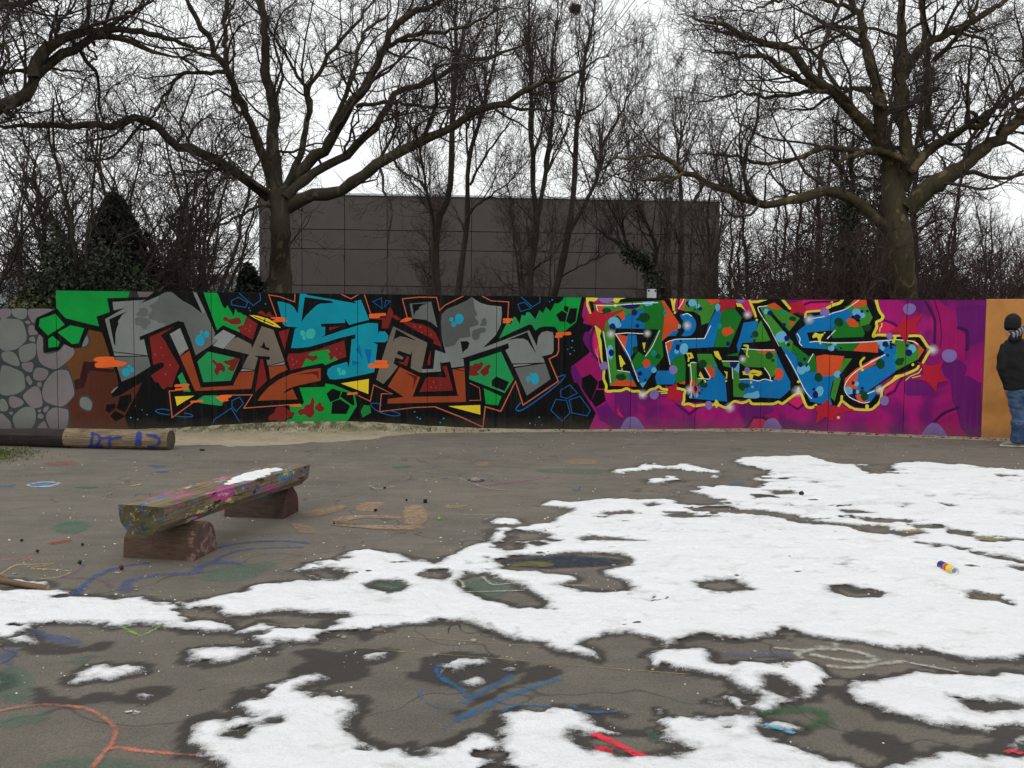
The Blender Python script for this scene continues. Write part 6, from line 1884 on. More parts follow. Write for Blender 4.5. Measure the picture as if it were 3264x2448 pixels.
for r in range(len(rows) - 1):
    bm = bmesh.new(); w = BL / ncol - 0.022
    bm_box(bm, (-w / 2, -0.11, 0), (w / 2, 0.0, rows[r] - rows[r + 1] - 0.028), 0.008)
    me = bm_mesh('facade_panel', bm); me.materials.append(pan_m.m)
    for k in range(ncol):
        o = bpy.data.objects.new('facade_panel', me); col.objects.link(o); o.parent = build
        o.matrix_parent_inverse = Matrix.Translation(-Vector(build.location))
        o.matrix_basis = MB @ Matrix.Translation(((k + 0.5) * BL / ncol, random.uniform(-.006, .006), rows[r + 1] + 0.02))
bm = bmesh.new()
bm_box(bm, (-0.05, -16, bH + 0.01), (BL + 0.05, 0.06, bH + 0.10), 0.01, MB)
link('roof_edge', bm_mesh('roof_edge', bm), simple_mat('pale_roof_flashing', (196, 198, 200), 0.5, 0.05), build)

# ---- white box on a post just behind the wall
jb = P(np.array(2077.0), np.array(937.0), np.array(14.75))
jx = thing('junction_box', (jb[0], jb[1], 0), 'small white box with two dark bolts peeking over the mural wall', 'box')
bm = bmesh.new(); bm_box(bm, (jb[0] - .071, jb[1] - .04, jb[2] - .16), (jb[0] + .071, jb[1] + .04, jb[2] + .075), 0.012)
link('box_shell', bm_mesh('box_shell', bm), simple_mat('weathered_white_plastic', (176, 180, 180), 0.5, 0.12, 12.0), jx)
for sx in (-1, 1):
    link('bolt', lathe('bolt', [(0.0, .016), (0.008, .015), (0.01, .004)], (jb[0] + sx * .052, jb[1] - .04, jb[2] + .052), (0, -1, 0), 10), simple_mat('dark_bolt', (40, 38, 36), 0.6, 0.1), jx)
bm = bmesh.new(); bm_box(bm, (jb[0] - .03, jb[1] - .025, 0), (jb[0] + .03, jb[1] + .03, jb[2] - .15), 0.004)
link('post', bm_mesh('post', bm), simple_mat('grey_steel', (110, 112, 112), 0.5, 0.1), jx)

# ---- far concrete ramp with railing, seen low at the left
FY = 58.0
fz = float(P(np.array(40.0), np.array(885.0), np.array(FY))[2]); fz2 = float(P(np.array(40.0), np.array(866.0), np.array(FY))[2])
fx0 = P(np.array(-900.0), np.array(900.0), np.array(FY))[0]; fx1 = P(np.array(800.0), np.array(900.0), np.array(FY))[0]
ramp_ = thing('concrete_ramp', ((fx0 + fx1) / 2, FY, 0), 'far pale concrete ramp wall seen past the shrubs beyond the low mural wall', 'ramp')
bm = bmesh.new(); bm_box(bm, (fx0, FY, 0), (fx1, FY + 8, fz), 0)
link('ramp_face', bm_mesh('ramp_face', bm), simple_mat('pale_concrete', (150, 158, 160), 0.9, 0.1, 0.6), ramp_)
bm = bmesh.new(); bm_box(bm, (fx0, FY + .6, fz - .01), (fx1, FY + 7, fz2), 0)
link('earth_band', bm_mesh('earth_band', bm), simple_mat('dull_brown_bank', (120, 106, 92), 0.9, 0.25, 0.8), ramp_)
rail_ = thing('safety_railing', ((fx0 + fx1) / 2, FY + .8, fz2), 'far pale railing with posts on top of the concrete ramp', 'railing')
rm = simple_mat('pale_green_rail', (172, 190, 176), 0.6, 0.08)
for zz in (0.5, 1.0):
    bm = bmesh.new(); bm_box(bm, (fx0, FY + .78, fz2 + zz - .05), (fx1, FY + .84, fz2 + zz + .04), 0); link('rail', bm_mesh('rail', bm), rm, rail_)
for k in range(17):
    x = fx0 + (fx1 - fx0) * (k + .3) / 17
    bm = bmesh.new(); bm_box(bm, (x - .06, FY + .86, fz2 - .1), (x + .06, FY + .95, fz2 + 1.15), 0); link('rail_post', bm_mesh('rail_post', bm), rm, rail_)

# ================================================================== trees
def tubes(batches, sides_for):
    """batches: list of (P (B,N,3), R (B,N)); one mesh of tapered tubes"""
    V, Q = [], []; off = 0
    for Pn, Rn in batches:
        if len(Pn) == 0: continue
        B, N, _ = Pn.shape
        k = sides_for(float(Rn.max()))
        T = np.gradient(Pn, axis=1); T /= np.linalg.norm(T, axis=2, keepdims=True) + 1e-9
        ref = np.where(np.abs(T[:, 0, 2:3]) > 0.8, np.array((1.0, 0.2, 0.0)), np.array((0.1, 0.2, 1.0)))
        u = np.cross(T[:, 0], ref); U_ = np.zeros_like(T)
        for j in range(N):
            u = u - T[:, j] * (u * T[:, j]).sum(1, keepdims=True); u = u / (np.linalg.norm(u, axis=1, keepdims=True) + 1e-9); U_[:, j] = u
        W_ = np.cross(T, U_)
        a = np.linspace(0, 2 * math.pi, k + 1)[:-1]
        ring = Pn[:, :, None] + Rn[:, :, None, None] * (U_[:, :, None] * np.cos(a)[:, None] + W_[:, :, None] * np.sin(a)[:, None])
        V.append(ring.reshape(-1, 3))
        idx = np.arange(B * N * k).reshape(B, N, k) + off
        nx = np.roll(idx, -1, axis=2)
        Q.append(np.stack([idx[:, :-1], nx[:, :-1], nx[:, 1:], idx[:, 1:]], -1).reshape(-1, 4)); off += B * N * k
    return np.concatenate(V), np.concatenate(Q)
def sides_for(r): return 3 if r < 0.013 else (4 if r < 0.03 else (6 if r < 0.07 else 10))
def spawn(r, parents, per_m, len_rng, N, ang=(25, 65), t0=0.15, t1=1.0, trop=0.12, gnarl=0.35, rfac=0.55, rmin=0.004, taper=0.25, lenfac=None, minn=1, flat=None):
    """children grown along the parent branches, all at once"""
    out = []
    for Pn, Rn in parents:
        B, M, _ = Pn.shape
        seg = np.linalg.norm(np.diff(Pn, axis=1), axis=2); L = seg.sum(1)
        n = np.maximum(minn, r.poisson(L * per_m))
        pi = np.repeat(np.arange(B), n); K = len(pi)
        t = t0 + (t1 - t0) * r.random(K) ** 0.9
        f = t * (M - 1); i0 = np.minimum(f.astype(int), M - 2); fr = (f - i0)[:, None]
        base = Pn[pi, i0] * (1 - fr) + Pn[pi, i0 + 1] * fr
        rad = Rn[pi, i0] * (1 - fr[:, 0]) + Rn[pi, i0 + 1] * fr[:, 0]
        tan = Pn[pi, i0 + 1] - Pn[pi, i0]; tan /= np.linalg.norm(tan, axis=1, keepdims=True) + 1e-9
        rv = r.normal(size=(K, 3)); rv[:, 2] += 0.35
        if flat is not None: rv[:, 1] *= flat
        rv -= tan * (rv * tan).sum(1, keepdims=True); rv /= np.linalg.norm(rv, axis=1, keepdims=True) + 1e-9
        a = np.radians(r.uniform(*ang, K))[:, None]
        d = tan * np.cos(a) + rv * np.sin(a)
        ln = r.uniform(*len_rng, K) * (1.15 - 0.55 * t)
        if lenfac is not None: ln = np.minimum(ln, np.maximum(L[pi] * lenfac, len_rng[0] * .6))
        pts = np.zeros((K, N, 3)); pts[:, 0] = base
        st = (ln / (N - 1))[:, None]
        for j in range(1, N):
            d = d + r.normal(size=(K, 3)) * gnarl + np.array((0, 0, trop))
            d /= np.linalg.norm(d, axis=1, keepdims=True)
            pts[:, j] = pts[:, j - 1] + d * st
        r0 = np.maximum(np.minimum(rad * rfac, ln * 0.016 + 0.002), rmin)
        R = r0[:, None] * np.linspace(1, taper, N)[None]
        R = np.maximum(R, rmin * 0.55)
        out.append((pts, R))
    return out
def bark(name, a, b, c=None, scale=3.0):
    m = NT(name)
    v = m.coord('Object', (1, 1, 0.5))
    k = m.mix(m.mr(m.noise(v, scale, 6, 0.65), 0.35, 0.65), a, b)
    if c is not None:
        k = m.mix(m.mr(m.noise(v, scale * 1.7, 3, 0.4, 1.2), 0.57, 0.62), k, c)
    m.color(k).rough(0.9)
    m.bump(m.noise(m.coord('Object', (1, 1, 0.25)), 14.0, 6, 0.7), 0.8, 0.03)
    return m.m
plane_bark = bark('plane_tree_bark', (0.030, 0.026, 0.017), (0.056, 0.048, 0.030), (0.088, 0.076, 0.048))
plane_bark2 = bark('mossy_plane_bark', (0.034, 0.028, 0.015), (0.062, 0.050, 0.024), (0.125, 0.092, 0.045))
twig_m = bark('dark_twigs', (0.034, 0.026, 0.023), (0.066, 0.050, 0.044), None, 6.0)
red_twig = bark('reddish_twigs', (0.038, 0.024, 0.021), (0.074, 0.045, 0.038), None, 5.0)
brown_bark = bark('brown_smooth_bark', (0.026, 0.022, 0.017), (0.05, 0.041, 0.030), None, 5.0)
TT = {'1': (0, 1.728), '2': (1000, 1.7283), '3': (2064, 1.7283)}
def guide(spec, Y, r0, r1, N=26, wob=0.03, seed=0):
    """limb traced over the photograph at depth Y; Y may be (start, end)"""
    t = None; px = []
    for k in spec.split():
        if k in TT: t = TT[k]
        else:
            x, y = [float(q) for q in k.split(',')]; px.append((t[0] + x / t[1], y / t[1]))
    px = resample(px, N)
    y0, y1 = Y if isinstance(Y, tuple) else (Y, Y)
    yy = np.linspace(y0, y1, N) + 0.25 * np.sin(np.linspace(0, 5, N) + seed)
    r = np.random.default_rng(seed + 100)
    p = P(px[:, 0], px[:, 1], yy) + r.normal(size=(N, 3)) * wob * np.linspace(0.3, 1, N)[:, None]
    R = np.linspace(r0 * 0.94, r1 * 0.66, N) * np.where(np.linspace(0, 1, N) > .8, 1 - 3.2 * (np.linspace(0, 1, N) - .8) * (r1 < .055), 1.0) * (1 + 0.10 * r.normal(size=N) * 0.6)
    return p[None], R[None]
def plant(name, label, cat, trunk, limbs, bmat, tmat, seed, spec, group=None, flare=True, extra=None, base=None):
    r = np.random.default_rng(seed)
    b = base if base is not None else trunk[0][0, 0]
    root = thing(name, (float(b[0]), float(b[1]), 0.0), label, cat, group)
    Pt, Rt = trunk
    Pt = Pt.copy(); Rt = Rt.copy()
    if Pt[0, 0, 2] > 0.0:
        foot = np.array([[Pt[0, 0, 0], Pt[0, 0, 1], z] for z in np.linspace(-0.05, Pt[0, 0, 2], 7)[:-1]])
        fr = Rt[0, 0] * (1 + (0.7 if flare else 0.2) * np.exp(-np.linspace(0, 3, 6)))
        Pt = np.concatenate([foot, Pt[0]])[None]; Rt = np.concatenate([fr, Rt[0]])[None]
    V, Q = tubes([(Pt, Rt)], lambda r_: 14)
    link('trunk', qmesh('trunk', V, Q), bmat, root, True)
    for (Pn, Rn) in limbs:
        V, Q = tubes([(Pn, Rn)], lambda r_: 10 if r_ > 0.05 else 7)
        link('limb', qmesh('limb', V, Q), bmat, root, True)
    gl_ = list(limbs) + ([extra] if extra else [])
    src = gl_ + ([(Pt[:, len(Pt[0]) // 2:], Rt[:, len(Rt[0]) // 2:])] if spec.get('trunk', True) else [(Pt, Rt)])
    l0 = spawn(r, gl_, **spec['l0']) if 'l0' in spec else []
    l1 = spawn(r, src + l0, **spec['l1']); l2 = spawn(r, l1, **spec['l2'])
    l3 = spawn(r, l2, **spec['l3']) if 'l3' in spec else []
    # twigs straight off the thick wood as well
    lx = spawn(r, src + l1, **spec['lx']) if 'lx' in spec else []
    V, Q = tubes(l0 + l1 + l2 + l3 + lx, sides_for)
    link('crown', qmesh('crown', V, Q), tmat, root)
    return root, l1, l2
PLANE = dict(l0=dict(per_m=1.0, len_rng=(1.3, 3.6), N=12, ang=(30, 70), trop=0.05, gnarl=0.22, rfac=0.5, rmin=0.013, taper=0.25),
             l1=dict(per_m=2.5, len_rng=(0.7, 2.2), N=8, ang=(30, 75), trop=0.05, gnarl=0.30, rfac=0.45, rmin=0.0075),
             l2=dict(per_m=4.5, len_rng=(0.3, 1.05), N=5, ang=(25, 70), trop=0.05, gnarl=0.40, rfac=0.55, rmin=0.0052),
             l3=dict(per_m=8.5, len_rng=(0.14, 0.48), N=3, ang=(25, 75), trop=0.05, gnarl=0.45, rfac=0.7, rmin=0.0038),
             lx=dict(per_m=0.9, len_rng=(0.2, 0.7), N=4, ang=(40, 85), trop=0.08, gnarl=0.4, rmin=0.0045))
Y1 = 20.0
t1 = guide("1 1545,1640 1545,1400 1545,1250 1540,1150 1530,1060", Y1, .25, .30, 16, 0.01, 1)
limbs1 = [guide(*a, seed=i) for i, a in enumerate([
 ("1 1530,1080 1520,1000 1500,800 1510,600 1470,430 1455,200 1450,0 1440,-260", (20, 20.4), .17, .08),
 ("1 1500,1040 1430,800 1330,570 1250,400 1120,170 1030,0 960,-200", (20, 18.6), .12, .05),
 ("1 1290,480 1245,350 1240,150 1260,0 1270,-200", (19.4, 20.6), .07, .035),
 ("1 1480,1085 1380,1000 1220,900 1080,830 950,790 850,690 740,650 600,690 400,690 180,690 0,690 -180,760", (20, 16.8), .125, .05),
 ("1 1480,1060 1320,960 1200,930 1000,950 850,965 760,930", (20, 18.8), .055, .02),
 ("1 1250,400 1040,400 960,450 900,550 840,640 760,660 640,640", (19.2, 17.8), .05, .022),
 ("1 1560,1050 1660,840 1690,650 1720,590 1690,490 1740,430 1800,320 1901,200 2010,80 2100,-60", (20, 21.6), .085, .035),
 ("1 1690,490 1640,420 1560,280 1490,170 1480,0", (20.8, 21.4), .045, .02),
 ("1 1590,1060 1700,890 2 60,830 110,740 200,580 330,400 380,270 470,130 600,60 720,0 830,-80", (20, 19.0), .15, .06),
 ("2 90,720 170,540 220,400 260,230 300,150 400,90 440,-60", (19.8, 21.0), .065, .03),
 ("1 1580,1150 1640,1110 2 0,1075 130,1060 260,970 420,870 600,780 800,680 880,610 1050,570 1180,500 1300,440 1400,430 1520,360 1640,310", (20, 17.6), .15, .035),
 ("1 1575,1090 2 0,950 200,850 250,780 330,710 400,590 480,500 640,440 760,380 900,320 1050,290 1150,250 1300,190", (20, 21.0), .115, .035),
 ("2 240,585 400,565 560,580 700,590 840,600 960,640", (19.4, 18.6), .05, .018),
 ("2 380,290 450,230 560,190 700,170 850,140 950,90 1030,60 1180,45", (19.2, 18.0), .055, .02),
 ("2 480,225 600,220 700,260 880,330 980,400 1080,430", (19.1, 20.3), .04, .016),
 ("2 440,880 500,960 590,1000 620,1060", (19.4, 18.9), .03, .014),
 ("1 1540,1150 1440,1130 1330,1180 1240,1230 1100,1300", (20, 18.6), .045, .018),
 ("2 1020,575 1150,600 1300,610 1450,650 1560,680", (18.4, 18.8), .04, .016)])]
plane1, l1a, l2a = plant('plane_tree', 'great bare plane tree with spreading limbs in front of the grey building', 'tree', t1, limbs1, plane_bark, twig_m, 21, PLANE)
Y3 = 18.5
t3 = guide("3 1390,1640 1385,1400 1375,1250 1360,1100 1335,900", Y3, .35, .27, 16, 0.01, 3)
limbs3 = [guide(*a, seed=40 + i) for i, a in enumerate([
 ("3 1330,920 1290,700 1270,500 1240,380 1200,250 1150,50 1090,-120", (18.5, 18.2), .16, .08),
 ("3 1400,1050 1430,900 1405,600 1400,300 1400,0 1410,-200", (18.7, 19.4), .17, .09),
 ("3 1440,1150 1560,1030 1700,940 1850,820 1960,740 2074,620 2240,480", (18.5, 17.2), .20, .11),
 ("3 1450,950 1560,810 1680,760 1740,700 1880,690", (18.6, 17.8), .10, .07),
 ("3 1480,900 1600,795 1780,680 1960,570 2074,490 2240,390", (18.7, 19.6), .10, .06),
 ("3 1400,430 1480,300 1560,230 1700,170 1840,90 1980,0 2080,-90", (19.1, 20.2), .11, .06),
 ("3 1580,330 1720,190 1800,60 1830,-80", (19.4, 18.6), .06, .03),
 ("3 1540,700 1550,400 1510,100 1500,-100", (19.6, 20.2), .09, .06),
 ("3 1320,1265 1220,1170 1120,1100 1040,1060 940,1060 840,1100 700,1120 620,1125 500,1075 430,1040 330,1010 270,960 190,950 130,880 60,860 0,850 2 1840,860 1700,870 1620,900", (18.5, 16.2), .125, .035),
 ("3 190,955 110,1005 60,985 0,990 2 1980,970 1930,990 1860,985 1800,1000 1700,1000", (16.9, 16.5), .04, .016),
 ("3 1430,890 1350,850 1250,830 1150,850 1030,890", (18.4, 17.6), .085, .06),
 ("3 1290,850 1130,830 980,815 880,850 740,890 650,900 540,875 480,860 380,840 260,850 180,850", (18.5, 17.4), .065, .022),
 ("3 1280,790 1200,690 1120,600 1040,520 940,460 850,350 790,290 700,240 600,220 480,180 420,140 300,100 180,80", (18.4, 17.0), .135, .035),
 ("3 990,500 880,460 770,390 660,320 500,300 380,290 260,310", (17.9, 17.0), .075, .025),
 ("3 990,505 900,500 800,520 680,540 560,515 450,520 330,545 220,590", (17.9, 18.6), .05, .018),
 ("3 1320,590 1240,560 1200,500 1100,480 1000,490", (18.3, 17.9), .06, .035),
 ("3 1180,180 1080,150 960,150 860,190 740,240 640,260", (18.2, 19.2), .045, .018),
 ("3 1150,60 1050,20 900,-20 760,-10 640,40 500,60", (18.2, 17.2), .05, .02),
 ("3 1850,700 1760,580 1760,500 1700,430 1640,400", (17.9, 17.4), .045, .018),
 ("3 1930,740 1960,660 2020,610 2074,600", (17.5, 17.0), .05, .02)])]
plane3, l1c, l2c = plant('plane_tree', 'mossy bare plane tree with a flaking trunk behind the purple mural', 'tree', t3, limbs3, plane_bark2, twig_m, 33, PLANE)
# tree beyond the left edge, its limbs reaching into view
tr0 = np.array([(-13.4, 17.2, z) for z in np.linspace(-.05, 3.6, 12)]); tr0[:, 0] += np.linspace(0, .5, 12)
t0_ = (tr0[None], np.linspace(.36, .27, 12)[None])
j0 = tr0[-1]
def from_base(g, start):
    Pn, Rn = g
    k = 8
    lead = np.array([start * (1 - s) + Pn[0, 0] * s for s in np.linspace(0, 1, k)[:-1]]); lead[:, 2] += 0.3 * np.sin(np.linspace(0, math.pi, k)[:-1])
    return np.concatenate([lead, Pn[0]])[None], np.concatenate([np.full(k - 1, Rn[0, 0] * 1.1), Rn[0]])[None]
limbs0 = [from_base(guide("1 -300,800 0,585 100,545 160,500 180,430 290,340 400,270 540,210 650,215 800,260 960,310 1080,330", (16.6, 17.4), .15, .04, seed=60), j0),
 guide("1 178,430 200,330 300,240 400,190 560,165 700,165 860,190 980,230 1100,280 1220,350", (16.75, 17.6), .11, .04, seed=61),
 guide("1 540,200 620,130 740,60 840,0 900,-80", (16.9, 16.2), .05, .02, seed=62),
 guide("1 300,240 320,120 310,60 330,-60", (16.8, 17.3), .04, .02, seed=63),
 from_base(guide("1 -260,330 -40,250 30,260 50,300 20,380 -20,420", (16.4, 16.0), .06, .025, seed=64), j0),
 from_base(guide("1 -260,480 0,400 100,390 250,380 400,390 540,420", (16.6, 17.6), .05, .018, seed=65), j0),
 guide("1 100,545 40,620 70,640 20,680", (16.6, 16.4), .06, .03, seed=66)]
limbs0.append(from_base(guide("1 -300,50 -60,30 120,20 300,-20 460,-40", (16.6, 16.0), .07, .03, seed=67), j0))
plane0, _, _ = plant('plane_tree', 'bare plane tree out of frame whose thick limbs arch in over the low rock mural', 'tree', t0_, limbs0, plane_bark, twig_m, 44, PLANE)
# hanging seed balls on the plane trees
for root, l2, n, sd in ((plane1, l2a, 130, 1), (plane3, l2c, 70, 2)):
    r = np.random.default_rng(sd)
    tips = np.concatenate([a[0][:, -1] for a in l2]); tips = tips[r.permutation(len(tips))[:n]]
    V, Q = tubes([(np.stack([tips, tips - (0, 0, .05), tips - (0, 0, .09)], 1), np.full((n, 3), .0025))], lambda r_: 3)
    me = rock_mesh('seed_balls', tips - (0, 0, .125), np.full(n, .017), sd, 1.0)
    tag(link('seed_balls', me, simple_mat('seed_ball', (44, 34, 28), 0.9, 0.2), root), kind='stuff')
    tag(link('seed_stalks', qmesh('seed_stalks', V, Q), twig_m, root), kind='stuff')

# ---- slender trees between the wall and the building
SLIM = dict(l1=dict(per_m=5.6, len_rng=(0.9, 2.8), N=9, ang=(22, 50), trop=0.22, gnarl=0.14, rfac=0.5, rmin=0.009, t0=0.12),
            l2=dict(per_m=4.6, len_rng=(0.4, 1.2), N=5, ang=(20, 55), trop=0.10, gnarl=0.22, rfac=0.6, rmin=0.0062),
            l3=dict(per_m=8.0, len_rng=(0.18, 0.5), N=3, ang=(20, 60), trop=0.06, gnarl=0.3, rfac=0.7, rmin=0.0042))
def slim(name, label, specs, Y, seed, base_flare=True, bm_=brown_bark, tm=twig_m, spec=SLIM, group=None):
    gs = [guide(s, y, a, b, 22, 0.02, seed + i) for i, (s, y, a, b) in enumerate(specs)]
    return plant(name, label, 'tree', gs[0], gs[1:], bm_, tm, seed, spec, group, flare=base_flare)
slim('slender_tree', 'slender twin-forked bare tree before the grey building, first right of the great plane', [
 ("2 682,1640 670,1400 690,1200 740,1080 760,900 760,700 780,450 790,250 770,100 790,0 800,-250", (25, 25.2), .125, .035),
 ("2 668,1330 650,1150 620,1050 590,850 540,700 500,520", (25, 24.2), .05, .018), ("2 620,1050 560,980 460,940 390,920", (24.9, 24.4), .03, .014),
 ("2 765,640 700,520 640,380 600,250", (25.1, 25.8), .04, .016), ("2 775,470 850,330 900,200 960,60", (25.1, 24.4), .035, .015), ("2 745,1080 690,1150 560,1180", (25, 25.6), .03, .012)], 25, 71)
slim('slender_tree', 'slender bare tree with a fanning crown, second from the great plane', [
 ("2 792,1640 830,1350 842,1180 850,1030 855,900 900,700 940,600 960,450 1000,300 1010,120 1040,-100", (26, 26.2), .10, .03),
 ("2 860,1020 920,900 1000,780 1100,640 1160,520", (26.1, 25.2), .045, .015), ("2 855,900 840,760 860,600 830,420", (26, 26.8), .04, .015),
 ("2 840,1200 900,1130 1000,1060 1100,980 1180,860", (26, 25.4), .035, .012), ("2 835,1280 760,1120 700,1040", (26, 26.6), .03, .012)], 26, 75)
slim('slender_tree', 'straight bare tree forking low, third from the great plane', [
 ("2 1190,1640 1200,1450 1230,1200 1205,1000 1210,860 1190,700 1200,500 1180,200 1190,0 1180,-200", (26, 26.3), .11, .035),
 ("2 1236,1190 1270,1000 1300,800 1320,600 1310,400 1340,100 1350,-120", (26.1, 25.4), .075, .025), ("2 1210,860 1250,740 1290,560 1330,400", (26, 26.8), .045, .016),
 ("2 1190,1510 1260,1440 1335,1390", (26, 25.6), .03, .012), ("2 1188,1540 1160,1450 1150,1380 1200,1370", (26, 26.4), .025, .012), ("2 1225,1230 1150,1150 1080,1090 1020,1060", (26, 25.5), .03, .012)], 26, 81)
slim('slender_tree', 'leaning bare tree with two stems, fourth from the great plane', [
 ("2 1320,1640 1360,1480 1400,1300 1430,1100 1440,900 1450,700 1480,500 1500,300 1540,100 1560,-120", (27, 27.2), .12, .035),
 ("2 1400,1290 1490,1130 1570,950 1600,780 1680,650 1750,500 1800,380", (27, 26), .07, .02), ("2 1350,1530 1480,1460 1650,1380", (27, 26.4), .035, .012),
 ("2 1445,900 1380,760 1340,640", (27, 27.6), .04, .014), ("2 1570,950 1650,880 1760,760 1850,680", (26.5, 26), .04, .014)], 27, 86)
slim('slender_tree', 'thin bare tree by the right end of the grey building, limbs fanning over it', [
 ("3 180,1640 185,1400 190,1200 180,1000 170,860 200,700 240,560", (24, 24.4), .09, .03), ("3 185,1350 110,1200 40,1080 -60,960", (24.1, 23.4), .05, .016),
 ("3 188,1200 260,1100 340,960 400,820", (24.2, 25), .05, .016), ("3 330,1640 345,1400 330,1200 350,1050 340,900", (24.4, 24.8), .06, .02)], 24, 91)

# ivy-clad leaning trunk
def leaves(name, n, centres, spread, size, seed, hang=0.3):
    r = np.random.default_rng(seed)
    c = centres[r.integers(0, len(centres), n)] + r.normal(size=(n, 3)) * spread
    d = r.normal(size=(n, 3)); d[:, 2] -= hang; d /= np.linalg.norm(d, axis=1, keepdims=True)
    u = np.cross(d, r.normal(size=(n, 3))); u /= np.linalg.norm(u, axis=1, keepdims=True)
    s = r.uniform(*size, n)[:, None]
    V = np.stack([c - d * s, c + u * s * .55, c + d * s, c - u * s * .55], 1).reshape(-1, 3)
    return qmesh(name, V, np.arange(4 * n).reshape(-1, 4))
def leaf_mat(name, rgb, var=0.5):
    m = NT(name)
    v = m.coord('Object')
    c = lin(rgb)
    m.color(m.mix(m.mr(m.noise(v, 11.0, 3), 0.3, 0.7), sc(c, 1 - var), sc(c, 1 + var))).rough(0.45)
    return m.m
ivy_m = leaf_mat('ivy_leaf', (44, 54, 34)); laurel_m = leaf_mat('evergreen_leaf', (38, 46, 26)); conif_m = leaf_mat('conifer_needles', (34, 40, 28))
def ivy_tree(label, specs, Y, seed, ivyn, frac, spread):
    gs = [guide(s, y, a, b, 22, 0.02, seed + i) for i, (s, y, a, b) in enumerate(specs)]
    root, l1, l2 = plant('ivy_tree', label, 'tree', gs[0], gs[1:], brown_bark, twig_m, seed, SLIM)
    pts = gs[0][0][0]; pts = np.concatenate([[[pts[0, 0], pts[0, 1], z] for z in np.linspace(0, pts[0, 2], 8)], pts[:int(len(pts) * frac)]])
    pp = np.concatenate([pts[:-1] * (1 - f) + pts[1:] * f for f in (0, .33, .66)])
    tag(link('ivy', leaves('ivy', ivyn, pp, spread, (.035, .06), seed), ivy_m, root), kind='stuff')
ivy_tree('leaning ivy-clad trunk in front of the grey building', [("2 1920,1640 1850,1480 1750,1400 1680,1340 1600,1290 1500,1230", (22, 22.5), .10, .03), ("2 1870,1500 1880,1350 1820,1200 1750,1080 1700,980", (22.1, 21.6), .06, .02),
          ("2 1750,1400 1700,1250 1760,1120 1850,1000", (22.2, 22.8), .045, .016), ("2 1960,1640 1950,1400 1990,1200 2040,1050", (22, 22.4), .06, .02)], 22, 101, 2600, 0.6, 0.10)
ivy_tree('upright tree stem thickly wrapped in dark ivy, within the thicket', [("3 1070,1640 1085,1400 1110,1200 1130,1050 1120,900 1140,760", (22.5, 22.7), .12, .06), ("3 1130,1050 1060,900 1000,800", (22.5, 22), .05, .02)], 22.5, 106, 5200, 0.75, 0.19)

# ---- thicket: a few grown patterns, copied
def generic(seed, H, stems, spread, r0, spec, lean=0.05):
    r = np.random.default_rng(seed)
    gs = []
    for k in range(stems):
        N = 20
        a = r.uniform(0, 6.28); tip = np.array((math.cos(a), math.sin(a), 0)) * r.uniform(.2, 1) * spread
        h = H * r.uniform(.75, 1.0)
        t = np.linspace(0, 1, N)[:, None]
        p = np.array((math.cos(a), math.sin(a), 0)) * 0.10 * (stems > 1) + tip * t ** 1.3 + np.array((0, 0, 1)) * h * t
        p = p + np.cumsum(r.normal(size=(N, 3)) * (0.045 if H > 6 else 0.07) * H / 9, axis=0) * (1, 1, 0)
        gs.append((p[None], (r0 * r.uniform(.7, 1.1) * np.linspace(1, .18, N))[None]))
    return gs
DENSE = dict(l1=dict(per_m=6.5, len_rng=(0.7, 2.3), N=8, ang=(25, 72), trop=0.07, gnarl=0.24, rfac=0.5, rmin=0.009, t0=0.10),
             l2=dict(per_m=4.2, len_rng=(0.3, 1.0), N=5, ang=(22, 65), trop=0.04, gnarl=0.3, rfac=0.6, rmin=0.0055),
             l3=dict(per_m=6.0, len_rng=(0.15, 0.45), N=3, ang=(22, 65), trop=0.0, gnarl=0.3, rfac=0.7, rmin=0.0045), trunk=False)
CATKIN = dict(DENSE, l1=dict(per_m=14, len_rng=(0.7, 2.3), N=8, ang=(50, 88), trop=-0.02, gnarl=0.14, rfac=0.45, rmin=0.009, t0=0.22),
              l3=dict(per_m=7.5, len_rng=(0.10, 0.3), N=3, ang=(30, 80), trop=-0.35, gnarl=0.3, rfac=0.8, rmin=0.008))
ARCH = dict(l1=dict(per_m=3.4, len_rng=(0.8, 2.4), N=9, ang=(25, 70), trop=0.05, gnarl=0.24, rfac=0.55, rmin=0.010, t0=0.12),
             l2=dict(per_m=3.6, len_rng=(0.35, 1.1), N=6, ang=(22, 65), trop=0.03, gnarl=0.3, rfac=0.6, rmin=0.0065),
             l3=dict(per_m=4.6, len_rng=(0.15, 0.45), N=3, ang=(22, 65), trop=0.0, gnarl=0.35, rfac=0.7, rmin=0.005), trunk=False)
BRUSH = dict(l1=dict(per_m=5.0, len_rng=(0.5, 1.4), N=6, ang=(25, 75), trop=0.04, gnarl=0.28, rfac=0.6, rmin=0.007, t0=0.05),
             l2=dict(per_m=4.5, len_rng=(0.25, 0.7), N=4, ang=(18, 55), trop=0.05, gnarl=0.2, rfac=0.7, rmin=0.0055),
             l3=dict(per_m=3.0, len_rng=(0.12, 0.3), N=3, ang=(20, 60), trop=0.0, gnarl=0.25, rfac=0.7, rmin=0.005), trunk=False)
def proto(name, cat, seed, H, stems, spread, r0, spec, bmat, tmat):
    gs = generic(seed, H, stems, spread, r0, spec)
    root, _, _ = plant(name, 'x', cat, gs[0], gs[1:], bmat, tmat, seed, spec, flare=False, base=(0, 0, 0))
    return root
def place(root, first, x, y, s, rz, label, group):
    if first: o = root
    else:
        o = root.copy(); col.objects.link(o)
        for ch in root.children:
            c2 = ch.copy(); col.objects.link(c2); c2.parent = o
    o.location = (x, y, 0); o.rotation_euler = (0, 0, rz); o.scale = (s, s, s)
    o['label'] = label; o['group'] = group
    return o
